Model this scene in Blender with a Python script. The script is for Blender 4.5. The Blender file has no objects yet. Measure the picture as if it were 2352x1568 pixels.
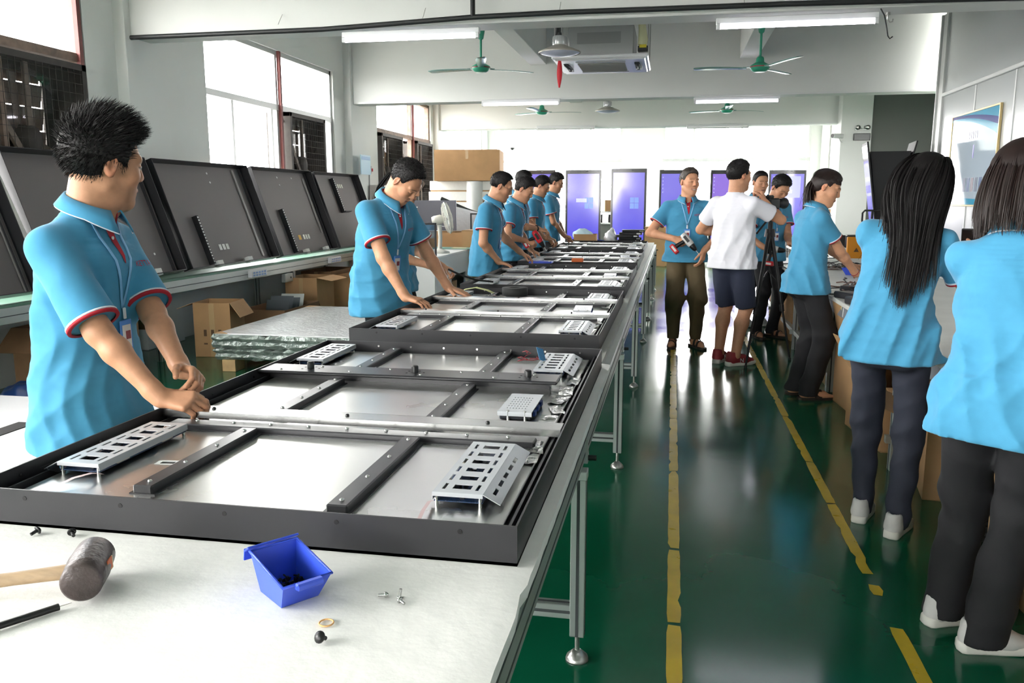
import bpy, bmesh, math, random
import numpy as np
from mathutils import Vector, Matrix, Euler, Quaternion
random.seed(7); rng = np.random.default_rng(7)
S = bpy.context.scene
C = S.collection
R = math.radians
# ---------------------------------------------------------------- camera
H = 1.42
cam_d = bpy.data.cameras.new('camera'); cam = bpy.data.objects.new('camera', cam_d); C.objects.link(cam)
cam_d.sensor_width = 36.0; cam_d.lens = 36.0*1900/2352
cam_d.clip_start = 0.05; cam_d.clip_end = 200
cam.location = (0, 0, H)
cam.rotation_euler = (R(90-9.677), 0, R(10.838))
S.camera = cam
# ---------------------------------------------------------------- world, light, exposure
SKY = 15.0
w = bpy.data.worlds.new('overcast_sky'); S.world = w; w.use_nodes = True
bg = w.node_tree.nodes['Background']; bg.inputs[0].default_value = (1, .985, .965, 1); bg.inputs[1].default_value = SKY
S.view_settings.view_transform = 'Standard'; S.view_settings.look = 'None'
S.view_settings.gamma = 1.0; S.view_settings.use_curve_mapping = False
S.view_settings.exposure = 0.74
S.cycles.max_bounces = 5; S.cycles.diffuse_bounces = 3; S.cycles.glossy_bounces = 3
S.cycles.transparent_max_bounces = 12; S.cycles.sample_clamp_indirect = 6
S.cycles.adaptive_threshold = .14; S.cycles.caustics_reflective = False; S.cycles.caustics_refractive = False
def portal(loc, sx, sy, rot):
    l = bpy.data.lights.new('window_portal', 'AREA'); l.shape = 'RECTANGLE'; l.size = sx; l.size_y = sy
    l.cycles.is_portal = True
    o = bpy.data.objects.new('window_portal', l); C.objects.link(o); o.location = loc; o.rotation_euler = rot
    return o
# ---------------------------------------------------------------- materials
MATS = {}
def lin(c):
    return tuple(((v/255)/12.92 if v/255 <= .04045 else ((v/255+.055)/1.055)**2.4) for v in c)
def mat(name, rgb=None, rough=.5, metal=0, spec=.5, var=0, vscale=8, bump=0, bscale=60, coat=0, emit=None, estr=0, trans=0, alpha=1, attr=None, stretch=None, rvar=0, sheen=0, detail=4, grain=None):
    if name in MATS: return MATS[name]
    m = bpy.data.materials.new(name); m.use_nodes = True; MATS[name] = m
    nt = m.node_tree; p = nt.nodes['Principled BSDF']
    col = lin(rgb) if rgb else (.5,.5,.5)
    p.inputs['Base Color'].default_value = (*col, 1); m.diffuse_color = (*col, 1)
    p.inputs['Roughness'].default_value = rough; p.inputs['Metallic'].default_value = metal
    p.inputs['Specular IOR Level'].default_value = spec; p.inputs['Coat Weight'].default_value = coat
    p.inputs['Coat Roughness'].default_value = .08
    if sheen: p.inputs['Sheen Weight'].default_value = sheen
    if trans: p.inputs['Transmission Weight'].default_value = trans
    if alpha < 1: p.inputs['Alpha'].default_value = alpha
    if emit: p.inputs['Emission Color'].default_value = (*lin(emit), 1); p.inputs['Emission Strength'].default_value = estr
    src = None
    if attr:
        a = nt.nodes.new('ShaderNodeAttribute'); a.attribute_name = attr; src = a.outputs['Color']
    if var or bump or rvar:
        tc = nt.nodes.new('ShaderNodeTexCoord'); vec = tc.outputs['Object']
        if stretch:
            mp = nt.nodes.new('ShaderNodeMapping'); mp.inputs['Scale'].default_value = stretch
            nt.links.new(vec, mp.inputs['Vector']); vec = mp.outputs['Vector']
    if var:
        n = nt.nodes.new('ShaderNodeTexNoise'); n.inputs['Scale'].default_value = vscale; n.inputs['Detail'].default_value = detail
        nt.links.new(vec, n.inputs['Vector'])
        mr = nt.nodes.new('ShaderNodeMapRange'); mr.inputs[1].default_value = .3; mr.inputs[2].default_value = .7
        mr.inputs[3].default_value = 1-var; mr.inputs[4].default_value = 1+var
        nt.links.new(n.outputs['Fac'], mr.inputs[0])
        mx = nt.nodes.new('ShaderNodeMix'); mx.data_type = 'RGBA'; mx.blend_type = 'MULTIPLY'; mx.inputs[0].default_value = 1
        if src: nt.links.new(src, mx.inputs[6])
        else: mx.inputs[6].default_value = (*col, 1)
        nt.links.new(mr.outputs[0], mx.inputs[7]); src = mx.outputs[2]
    if src: nt.links.new(src, p.inputs['Base Color'])
    if rvar:
        n = nt.nodes.new('ShaderNodeTexNoise'); n.inputs['Scale'].default_value = vscale*.7; n.inputs['Detail'].default_value = 5
        nt.links.new(vec, n.inputs['Vector'])
        mr = nt.nodes.new('ShaderNodeMapRange'); mr.inputs[1].default_value = .3; mr.inputs[2].default_value = .7
        mr.inputs[3].default_value = max(.02, rough-rvar); mr.inputs[4].default_value = rough+rvar
        nt.links.new(n.outputs['Fac'], mr.inputs[0]); nt.links.new(mr.outputs[0], p.inputs['Roughness'])
    if bump:
        n = nt.nodes.new('ShaderNodeTexNoise'); n.inputs['Scale'].default_value = bscale; n.inputs['Detail'].default_value = detail
        nt.links.new(vec, n.inputs['Vector'])
        b = nt.nodes.new('ShaderNodeBump'); b.inputs['Strength'].default_value = bump; b.inputs['Distance'].default_value = .01
        nt.links.new(n.outputs['Fac'], b.inputs['Height']); nt.links.new(b.outputs[0], p.inputs['Normal'])
    return m
def glass_mat(name, refl=.06, tint=(1,1,1)):
    if name in MATS: return MATS[name]
    m = bpy.data.materials.new(name); m.use_nodes = True; MATS[name] = m; nt = m.node_tree
    nt.nodes.remove(nt.nodes['Principled BSDF']); out = nt.nodes['Material Output']
    t = nt.nodes.new('ShaderNodeBsdfTransparent'); t.inputs[0].default_value = (*tint, 1)
    g = nt.nodes.new('ShaderNodeBsdfGlossy'); g.inputs['Roughness'].default_value = .03
    mx = nt.nodes.new('ShaderNodeMixShader'); mx.inputs[0].default_value = refl
    nt.links.new(t.outputs[0], mx.inputs[1]); nt.links.new(g.outputs[0], mx.inputs[2]); nt.links.new(mx.outputs[0], out.inputs[0])
    return m
# ---------------------------------------------------------------- mesh builder
class MB:
    def __init__(s): s.v = []; s.f = []; s.m = []; s.sm = []
    def add(s, vs, fs, mi=0, smooth=False, M=None):
        o = len(s.v)
        if M is not None: vs = [M @ Vector(v) for v in vs]
        s.v += [tuple(v) for v in vs]; s.f += [tuple(i+o for i in f) for f in fs]; s.m += [mi]*len(fs); s.sm += [smooth]*len(fs); return s
    def box(s, c, d, rot=None, bev=0, mi=0, M=None):
        x, y, z = (q/2 for q in d)
        T = Matrix.Translation(c)
        if rot is not None: T = T @ Euler(rot).to_matrix().to_4x4()
        if M is not None: T = M @ T
        if bev <= 0:
            vs = [(-x,-y,-z),(x,-y,-z),(x,y,-z),(-x,y,-z),(-x,-y,z),(x,-y,z),(x,y,z),(-x,y,z)]
            fs = [(0,3,2,1),(4,5,6,7),(0,1,5,4),(1,2,6,5),(2,3,7,6),(3,0,4,7)]
            return s.add(vs, fs, mi, False, T)
        b = min(bev, x*.95, y*.95, z*.95); vs = []; idx = {}
        for sx in (-1,1):
            for sy in (-1,1):
                for sz in (-1,1):
                    for a in range(3):
                        p = [sx*(x-b), sy*(y-b), sz*(z-b)]; p[a] = (sx*x, sy*y, sz*z)[a]
                        idx[sx,sy,sz,a] = len(vs); vs.append(p)
        fs = []
        for a in range(3):
            o1, o2 = [(1,2),(2,0),(0,1)][a]
            for sg in (-1,1):
                q = []
                for (u, v) in ((-1,-1),(1,-1),(1,1),(-1,1)):
                    k = [0,0,0]; k[a] = sg; k[o1] = u; k[o2] = v; q.append(idx[k[0],k[1],k[2],a])
                fs.append(tuple(q if sg > 0 else q[::-1]))
        for a in range(3):
            o1, o2 = [(1,2),(2,0),(0,1)][a]
            for u in (-1,1):
                for v in (-1,1):
                    k0 = [0,0,0]; k0[o1] = u; k0[o2] = v; k1 = k0[:]; k0[a] = -1; k1[a] = 1
                    q = [idx[(*k0,o1)], idx[(*k1,o1)], idx[(*k1,o2)], idx[(*k0,o2)]]
                    fs.append(tuple(q if u*v < 0 else q[::-1]))
        for sx in (-1,1):
            for sy in (-1,1):
                for sz in (-1,1):
                    q = [idx[sx,sy,sz,a] for a in range(3)]
                    fs.append(tuple(q if sx*sy*sz > 0 else q[::-1]))
        return s.add(vs, fs, mi, False, T)
    def cyl(s, p0, p1, r0, r1=None, n=16, caps=True, mi=0, smooth=True, M=None):
        r1 = r0 if r1 is None else r1
        p0 = Vector(p0); p1 = Vector(p1); d = (p1-p0).normalized()
        a = d.orthogonal().normalized(); b = d.cross(a)
        vs = []
        for (p, r) in ((p0, r0), (p1, r1)):
            for k in range(n):
                t = 2*math.pi*k/n; vs.append(p + a*math.cos(t)*r + b*math.sin(t)*r)
        fs = [(k, (k+1)%n, n+(k+1)%n, n+k) for k in range(n)]
        s.add(vs, fs, mi, smooth, M)
        if caps: s.add(vs, [tuple(range(n-1,-1,-1)), tuple(range(n,2*n))], mi, False, M)
        return s
    def tube(s, pts, r, n=8, mi=0, caps=True, M=None, closed=False, flat=None):
        pts = [Vector(p) for p in pts]; N = len(pts); rr = r if hasattr(r,'__len__') else [r]*N
        vs = []; up = None
        for i, p in enumerate(pts):
            d = (pts[(i+1)%N]-pts[i-1]) if closed else (pts[min(i+1,N-1)]-pts[max(i-1,0)])
            d.normalize()
            if up is None: up = d.orthogonal().normalized()
            up = (up - d*up.dot(d))
            up = up.normalized() if up.length > 1e-6 else d.orthogonal().normalized()
            b = d.cross(up)
            for k in range(n):
                t = 2*math.pi*k/n; vs.append(p + up*math.cos(t)*rr[i] + b*math.sin(t)*rr[i]*(flat or 1))
        L = N if closed else N-1
        fs = [(i*n+k, i*n+(k+1)%n, ((i+1)%N)*n+(k+1)%n, ((i+1)%N)*n+k) for i in range(L) for k in range(n)]
        s.add(vs, fs, mi, True, M)
        if caps and not closed: s.add(vs, [tuple(range(n-1,-1,-1)), tuple(range((N-1)*n, N*n))], mi, False, M)
        return s
    def lathe(s, prof, n=24, mi=0, M=None, smooth=True):
        vs = []; 
        for (r, z) in prof:
            for k in range(n):
                t = 2*math.pi*k/n; vs.append((r*math.cos(t), r*math.sin(t), z))
        fs = [(i*n+k, i*n+(k+1)%n, (i+1)*n+(k+1)%n, (i+1)*n+k) for i in range(len(prof)-1) for k in range(n)]
        return s.add(vs, fs, mi, smooth, M)
    def prism(s, poly, h0, h1, axis='z', mi=0, M=None):
        n = len(poly)
        def P(a, b, h): return {'z': (a,b,h), 'y': (a,h,b), 'x': (h,a,b)}[axis]
        vs = [P(a,b,h0) for a,b in poly]+[P(a,b,h1) for a,b in poly]
        fs = [tuple(range(n))[::-1], tuple(range(n,2*n))]+[(k,(k+1)%n,n+(k+1)%n,n+k) for k in range(n)]
        return s.add(vs, fs, mi, False, M)
    def quad(s, a, b, c, d, mi=0, M=None): return s.add([a,b,c,d], [(0,1,2,3)], mi, False, M)
    def mesh(s, name, mats):
        me = bpy.data.meshes.new(name); me.from_pydata(s.v, [], s.f)
        for m in (mats if isinstance(mats, (list,tuple)) else [mats]): me.materials.append(m)
        me.polygons.foreach_set('material_index', s.m); me.polygons.foreach_set('use_smooth', s.sm)
        me.update(); bm = bmesh.new(); bm.from_mesh(me); bmesh.ops.recalc_face_normals(bm, faces=bm.faces); bm.to_mesh(me); bm.free()
        return me
    def build(s, name, mats, parent=None, loc=None, rot=None):
        return obj(name, s.mesh(name, mats), parent, loc, rot)
def obj(name, me, parent=None, loc=None, rot=None):
    o = bpy.data.objects.new(name, me); C.objects.link(o)
    if parent: o.parent = parent
    if loc is not None: o.location = loc
    if rot is not None: o.rotation_euler = rot
    return o
def tag(o, label=None, cat=None, group=None, kind=None):
    if label: o['label'] = label
    if cat: o['category'] = cat
    if group: o['group'] = group
    if kind: o['kind'] = kind
    return o
def thing(name, label, cat, loc=(0,0,0), rz=0, group=None, rot=None):
    o = bpy.data.objects.new(name, None); C.objects.link(o); o.empty_display_size = .1
    o.location = loc; o.rotation_euler = rot if rot is not None else (0,0,rz)
    return tag(o, label, cat, group)
def copy_tree(o, parent=None):
    c = o.copy(); C.objects.link(c); c.parent = parent
    for ch in list(o.children): copy_tree(ch, c)
    return c
def struct(name, mb, mats, parent=None, label=None):
    o = mb.build(name, mats, parent)
    if not parent: o['kind'] = 'structure'
    if label: o['label'] = label
    return o
def text_mesh(name, body, size, m, parent, M, extrude=.0008, align='CENTER'):
    cu = bpy.data.curves.new(name, 'FONT'); cu.body = body; cu.size = size; cu.extrude = extrude; cu.align_x = align; cu.align_y = 'CENTER'; cu.resolution_u = 2
    t = bpy.data.objects.new(name, cu); C.objects.link(t); bpy.context.view_layer.update()
    me = bpy.data.meshes.new_from_object(t); bpy.data.objects.remove(t); bpy.data.curves.remove(cu)
    me.materials.clear(); me.materials.append(m); me.transform(M)
    return obj(name, me, parent)
# ================================================================ setting
M_wall = mat('wall_paint', (226,228,224), .75, var=.025, vscale=1.3, bump=.03, bscale=90)
M_ceil = mat('ceiling_paint', (222,225,222), .8, var=.02, vscale=1)
M_grey = mat('grey_paint', (112,115,110), .8, var=.03, vscale=1.5)
M_panel = mat('partition_panel', (186,190,190), .24, var=.012, vscale=.8, bump=.02, bscale=3)
M_alum = mat('window_aluminium', (188,190,188), .45, .3)
M_rust = mat('rusty_window_frame', (132,112,98), .7, var=.25, vscale=14)
M_redpipe = mat('red_oxide_paint', (120,62,58), .6, var=.15, vscale=10)
M_glass = glass_mat('window_glass', .05)
WX = -5.0; CZ = 3.95; BZ = 2.88
D = [7.1, 12.5, 17.4, 1.75]; BACK = 22.6; FRONT = -5.0; PX = 3.43
# floor: green epoxy
def floor_material():
    m = mat('green_epoxy_floor', (10,92,58), .17); nt = m.node_tree; p = nt.nodes['Principled BSDF']
    tc = nt.nodes.new('ShaderNodeTexCoord')
    n1 = nt.nodes.new('ShaderNodeTexNoise'); n1.inputs['Scale'].default_value = .9; n1.inputs['Detail'].default_value = 6
    n2 = nt.nodes.new('ShaderNodeTexNoise'); n2.inputs['Scale'].default_value = 14; n2.inputs['Detail'].default_value = 8; n2.inputs['Roughness'].default_value = .7
    nt.links.new(tc.outputs['Object'], n1.inputs['Vector']); nt.links.new(tc.outputs['Object'], n2.inputs['Vector'])
    cr = nt.nodes.new('ShaderNodeValToRGB'); e = cr.color_ramp.elements
    e[0].position = .3; e[0].color = (*lin((6,74,50)),1); e[1].position = .72; e[1].color = (*lin((14,96,66)),1)
    nt.links.new(n1.outputs['Fac'], cr.inputs[0])
    cr2 = nt.nodes.new('ShaderNodeValToRGB'); f = cr2.color_ramp.elements
    f[0].position = .69; f[0].color = (0,0,0,1); f[1].position = .78; f[1].color = (.35,.35,.35,1)
    nt.links.new(n2.outputs['Fac'], cr2.inputs[0])
    mx = nt.nodes.new('ShaderNodeMix'); mx.data_type = 'RGBA'
    nt.links.new(cr2.outputs[0], mx.inputs[0]); nt.links.new(cr.outputs[0], mx.inputs[6]); mx.inputs[7].default_value = (*lin((120,150,130)),1)
    nt.links.new(mx.outputs[2], p.inputs['Base Color'])
    mr = nt.nodes.new('ShaderNodeMapRange'); mr.inputs[1].default_value = .3; mr.inputs[2].default_value = .7; mr.inputs[3].default_value = .1; mr.inputs[4].default_value = .22
    nt.links.new(n1.outputs['Fac'], mr.inputs[0]); nt.links.new(mr.outputs[0], p.inputs['Roughness'])
    n3 = nt.nodes.new('ShaderNodeTexNoise'); n3.inputs['Scale'].default_value = 5; n3.inputs['Detail'].default_value = 3
    nt.links.new(tc.outputs['Object'], n3.inputs['Vector'])
    b = nt.nodes.new('ShaderNodeBump'); b.inputs['Strength'].default_value = .06; b.inputs['Distance'].default_value = .01
    nt.links.new(n3.outputs['Fac'], b.inputs['Height']); nt.links.new(b.outputs[0], p.inputs['Normal'])
    p.inputs['Specular IOR Level'].default_value = .5
    return m
struct('floor', MB().box((0,(BACK+FRONT)/2,-.05),(10.4,BACK-FRONT+.4,.1)), floor_material())
M_ground = mat('outdoor_concrete', (150,150,146), .9)
struct('outdoor_ground', MB().box((0,9,-1.2),(160,160,.1)), M_ground)
struct('ceiling', MB().box((0,(BACK+FRONT)/2,CZ+.1),(10.4,BACK-FRONT+.4,.2)), M_ceil)
# left wall with window openings: (y0, y1, z0, z1)
WINS = [(-3.6,1.2,1.0,3.3),(2.9,6.6,1.0,3.3),(8.5,12.0,1.0,3.3),(13.85,17.1,1.0,3.35),(18.2,22.0,.7,3.4)]
mb = MB(); TH = .2; ys = FRONT
for (a,b,c,d) in WINS:
    mb.box((WX-TH/2,(ys+a)/2,CZ/2),(TH,a-ys,CZ)); mb.box((WX-TH/2,(a+b)/2,c/2),(TH,b-a,c)); mb.box((WX-TH/2,(a+b)/2,(d+CZ)/2),(TH,b-a,CZ-d)); ys = b
mb.box((WX-TH/2,(ys+BACK)/2,CZ/2),(TH,BACK-ys,CZ))
struct('wall_left', mb, M_wall)
# back wall with three wide openings
BW = [(-4.8,-3.6,.75,3.4),(-3.2,-1.35,.75,3.4),(-.3,3.4,.75,3.4)]
mb = MB(); xs = WX
for (a,b,c,d) in BW:
    mb.box(((xs+a)/2,BACK+.1,CZ/2),(a-xs,.2,CZ)); mb.box(((a+b)/2,BACK+.1,c/2),(b-a,.2,c)); mb.box(((a+b)/2,BACK+.1,(d+CZ)/2),(b-a,.2,CZ-d)); xs = b
mb.box(((xs+5.1)/2,BACK+.1,CZ/2),(5.1-xs,.2,CZ))
struct('wall_back', mb, M_wall)
FILL_WIN = [(-4.4,-2.3,.9,3.3)]  # window opening behind the camera, added as a fill light source
mb = MB(); xs = WX-.1
for (a,b,c,d) in FILL_WIN:
    mb.box(((xs+a)/2,FRONT-.1,CZ/2),(a-xs,.2,CZ)); mb.box(((a+b)/2,FRONT-.1,c/2),(b-a,.2,c)); mb.box(((a+b)/2,FRONT-.1,(d+CZ)/2),(b-a,.2,CZ-d)); xs = b
mb.box(((xs+5.1)/2,FRONT-.1,CZ/2),(5.1-xs,.2,CZ)); struct('wall_front', mb, M_wall)
for (a,b,c,d) in FILL_WIN: portal(((a+b)/2,FRONT-.25,(c+d)/2), b-a, d-c, (R(90),0,0))
# right side: bright bay at the far end (unseen side window added for its light), grey recess, glossy partition nearest the camera
mb = MB()
mb.box((3.75,(17.4+18.0)/2,CZ/2),(.2,.6,CZ)); mb.box((3.75,(21.6+BACK)/2,CZ/2),(.2,BACK-21.6,CZ)); mb.box((3.75,19.8,.4),(.2,3.6,.8)); mb.box((3.75,19.8,(3.4+CZ)/2),(.2,3.6,CZ-3.4))
struct('wall_right', mb, M_wall)
mb = MB(); mb.box((4.35,17.28,CZ/2),(1.4,.2,CZ)); mb.box((5.05,14.8,CZ/2),(.1,5.4,CZ))
struct('wall_recess', mb, M_grey)
pw = struct('wall_partition', MB().box((PX+.05,(12.2+FRONT)/2,CZ/2),(.1,12.2-FRONT,CZ)), M_panel, label='glossy white panel partition')
M_trim = mat('white_trim', (222,224,222), .4)
for y in [12.2]:
    mb = MB(); mb.box((PX-.012,12.1,1.9),(.03,.16,3.8),bev=.004); mb.box((PX+.03,12.215,1.9),(.16,.03,3.8),bev=.004); struct('trim_1', mb, M_trim)
struct('trim_2', MB().box((PX-.018,(12.0+FRONT)/2,2.77),(.036,12.0-FRONT,.045),bev=.006), M_trim)
for k in range(9):
    y = 12.0-1.18*(k+1)
    MB().box((PX-.004,y,1.38),(.008,.03,2.74)).build('panel_joint', M_trim, pw)
mb = MB(); mb.box((PX-.01,(12.0+FRONT)/2,.06),(.02,12.0-FRONT,.12)); struct('baseboard_right', mb, M_grey)
# columns and beams
mb = MB()
COLS = []
for i,y in enumerate(D):
    mb = MB(); mb.box((WX+.05,y+.22,CZ/2),(.12,.62,CZ),bev=.006); struct('pilaster', mb, M_wall, label='white wall pilaster under a ceiling beam')
mb = MB(); mb.box((3.37,17.3,CZ/2),(.55,.55,CZ),bev=.006); struct('column', mb, M_wall)
for i,y in enumerate(D):
    xr = PX if i < 1 else 5.0
    mb = MB(); mb.box(((WX+xr)/2,y+.15,(BZ+CZ)/2),(xr-WX,.3,CZ-BZ),bev=.008); struct('ceiling_beam', mb, M_wall)
for x in (-2.0, .98):
    for (a,b) in ((FRONT,7.1),(7.4,12.5),(12.8,17.4),(17.7,BACK)):
        mb = MB(); mb.box((x,(a+b)/2,(3.38+CZ)/2),(.24,b-a,CZ-3.38),bev=.006); struct('ceiling_joist', mb, M_wall)
# thin conduit along beams 1 and 2 underside
for (y,z) in ((12.47,BZ+.01),(17.37,BZ+.02)):
    MB().box((-.8,y,z),(8,.02,.025)).build('conduit', M_trim)['kind'] = 'structure'
# ---------------------------------------------------------------- windows
wn = [0]
def window(x, y0, y1, z0, z1, mull, trans, frame=M_alum, subs=(), red=(), glazed=True):
    wn[0] += 1
    W = thing('window_%d' % wn[0], 'side window', None, (x, y0, z0)); W['kind'] = 'structure'; del W['label']
    L = y1-y0; Hh = z1-z0; t = .055
    mb = MB(); mb.box((0,L/2,t/2),(.09,L,t)); mb.box((0,L/2,Hh-t/2),(.09,L,t)); mb.box((0,t/2,Hh/2),(.09,t,Hh)); mb.box((0,L-t/2,Hh/2),(.09,t,Hh))
    mb.build('window_frame', frame, W)
    MB().box((0,L/2,trans-z0),(.1,L,.07)).build('transom', frame, W)
    ms = sorted(mull)
    for m in ms: MB().box((0,m-y0,Hh/2),(.08,.05,Hh)).build('mullion', frame, W)
    for m in red: MB().box((.06,m-y0,Hh/2),(.04,.045,Hh)).build('rusty_post', M_redpipe, W)
    for (a,za,zb) in subs: MB().box((.0,a-y0,(za+zb)/2-z0),(.05,.05,zb-za)).build('sash_bar', frame, W)
    ed = [y0]+ms+[y1]
    for a,b in zip(ed[:-1],ed[1:]):
        if not glazed: continue
        MB().box((-.02,(a+b)/2-y0,(trans+z1)/2-z0),(.008,b-a-.05,z1-trans-.1)).build('glass_pane', M_glass, W)
        MB().box((-.02,(a+b)/2-y0,(trans+z0)/2-z0),(.008,b-a-.05,trans-z0-.1)).build('glass_pane', M_glass, W)
    return W
window(WX-.08, -3.6,1.2,1.0,3.3, [-2.0,-.4], 2.6, glazed=False)
window(WX-.08, 2.9,6.6,1.0,3.3, [4.0,5.68], 2.62, M_rust, red=(6.56,))
window(WX-.08, 8.5,12.0,1.0,3.3, [10.25], 2.6, M_alum, subs=((9.14,1.0,2.6),(10.12,1.0,2.6)), red=(10.3,))
window(WX-.08, 13.85,17.1,1.0,3.35, [15.9], 2.62, M_rust, subs=((15.2,1.0,2.6),), red=(15.95,))
window(WX-.08, 18.2,22.0,.7,3.4, [20.1], 2.6, glazed=False)  # unseen left window of the far bay, added to brighten it
portal((WX-.3,-1.2,2.15), 2.3, 4.8, (0,R(-90),0)); portal((WX-.3,4.75,2.15), 2.3, 3.7, (0,R(-90),0)); portal((WX-.3,10.25,2.15), 2.3, 3.5, (0,R(-90),0))
portal((WX-.3,15.5,2.2), 2.35, 3.25, (0,R(-90),0)); portal((WX-.3,20.1,2.05), 2.7, 3.8, (0,R(-90),0)); portal((3.95,19.8,2.1), 2.6, 3.6, (0,R(90),0))
# right far bay window: unseen, added to brighten the bay
W = window(3.75, 18.0,21.6,.8,3.4, [19.8], 2.5, glazed=False)
M_wframe = mat('white_window_frame', (225,226,224), .5)
def back_window(x0,x1,z0,z1,mull,trans,yy=None):
    wn[0] += 1
    W = thing('window_%d' % wn[0], None, None, (x0, BACK+.05 if yy is None else yy, z0)); W['kind'] = 'structure'
    L = x1-x0; Hh = z1-z0; t = .06
    mb = MB(); mb.box((L/2,0,t/2),(L,.08,t)); mb.box((L/2,0,Hh-t/2),(L,.08,t)); mb.box((t/2,0,Hh/2),(t,.08,Hh)); mb.box((L-t/2,0,Hh/2),(t,.08,Hh)); mb.build('window_frame', M_wframe, W)
    MB().box((L/2,0,trans-z0),(L,.1,.08)).build('transom', M_alum, W)
    for m in mull: MB().box((m-x0,0,Hh/2),(.05,.07,Hh)).build('mullion', M_wframe, W)
    ed = [x0]+mull+[x1]
    for a,b in zip(ed[:-1],ed[1:]):
        if yy is not None: continue
        MB().box(((a+b)/2-x0,.01,(trans+z1)/2-z0),(b-a-.05,.008,z1-trans-.1)).build('glass_pane', M_glass, W)
        MB().box(((a+b)/2-x0,.01,(trans-z0)/2),(b-a-.05,.008,trans-z0-.1)).build('glass_pane', M_glass, W)
back_window(-4.8,-3.6,.75,3.4,[-4.2],2.46); back_window(-3.2,-1.35,.75,3.4,[-2.2],2.46); back_window(-.3,3.4,.75,3.4,[.5,1.7,2.5],2.46)
for (a,b,c,d) in FILL_WIN: back_window(a,b,c,d,[(a+b)/2],2.4,FRONT-.1)  # frame of the added fill window, out of view
for (a,b,c,d) in BW: portal(((a+b)/2,BACK+.25,(c+d)/2), b-a, d-c, (R(-90),0,0))
# ---------------------------------------------------------------- worn yellow floor tape
def tape_mat():
    m = mat('yellow_floor_paint', (196,168,40), .35, var=.12, vscale=9, rvar=.1); return m
M_tape = tape_mat()
def tape(x0, segs, wd, name, label):
    T = thing(name, label, 'floor marking', (x0, segs[0][0], 0))
    for (a,b) in segs:
        n = max(2, int((b-a)/.05)); vs = []; fs = []
        for i in range(n+1):
            y = a+(b-a)*i/n; j = lambda: float(rng.normal(0,.0012)) + (float(rng.choice([0]*14+[.010])))
            ca = .85 if i in (0,n) else 1
            vs += [(-wd/2*ca+abs(j()), y-segs[0][0]+float(rng.normal(0,.004)), .0012), (wd/2*ca-abs(j()), y-segs[0][0]+float(rng.normal(0,.004)), .0012)]
            if i: fs.append((2*i-2,2*i-1,2*i+1,2*i))
        MB().add(vs, fs).build('tape_piece', M_tape, T)
    return T
tape(.05, [(.9,1.66),(1.68,2.27),(2.29,2.655),(2.68,3.28),(3.30,4.3),(4.31,5.4),(5.41,6.8),(6.81,8.6),(8.61,11.0)], .05, 'floor_line', 'straight yellow line painted down the aisle beside the assembly table')
tape(.785, [(1.2,2.3),(2.36,2.78),(3.02,3.1),(3.2,3.95),(3.97,4.6),(4.61,5.6),(5.6,7.2),(7.21,9.0),(9.01,11.0)], .048, 'floor_line', 'worn broken yellow line near the feet of the women at right')
# ================================================================ assembly table
M_al = mat('aluminium_profile', (188,194,192), .38, .75, var=.03, vscale=5)
M_slot = mat('profile_slot', (70,74,76), .6, .3)
M_steel = mat('zinc_steel', (176,176,172), .3, .9)
M_mattop = mat('grey_bench_mat', (176,178,170), .35, var=.04, vscale=6)
def foam_material():
    m = mat('white_foam_sheet', (236,236,231), .8, var=.02, vscale=22, bump=.15, bscale=30); return m
M_foam = foam_material()
TZ = .75
T = thing('assembly_table', 'long aluminium frame assembly table carrying the row of display chassis', 'table', (-.87,6.9,0))
TY0, TY1 = .15, 13.6; ox, oy = -.87, 6.9
def L2(x,y,z): return (x-ox, y-oy, z)
MB().box(L2(-.87,(3.42+TY1)/2,.735),(1.2,TY1-3.42,.03)).build('table_top', M_mattop, T)
MB().box(L2(-.87,(TY0+3.42)/2,.7),(1.2,3.42-TY0,.04)).build('table_board', mat('ply_board',(196,182,158),.7,var=.08,vscale=6), T)
for sx,x in ((1,-.262),(-1,-1.478)):
    mb = MB(); mb.box(L2(x,(TY0+TY1)/2,.675),(.045,TY1-TY0,.09),bev=.003)
    for z in (.652,.697): mb.box(L2(x+sx*.0212,(TY0+TY1)/2,z),(.0035,TY1-TY0,.008),mi=1)
    mb.build('side_rail', [M_al,M_slot], T)
LEGY = [.45,2.39,4.32,6.31,8.4,10.05,12.1,13.4]
def profile_leg(mb, x, y, z0, z1, s=.045):
    mb.box((x,y,(z0+z1)/2),(s,s,z1-z0),bev=.002)
    for (dx,dy) in ((0,-1),(0,1),(1,0),(-1,0)):
        mb.box((x+dx*s*.49,y+dy*s*.49,(z0+z1)/2),(.009 if dx==0 else .004,.009 if dy==0 else .004,z1-z0-.004),mi=1)
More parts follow.
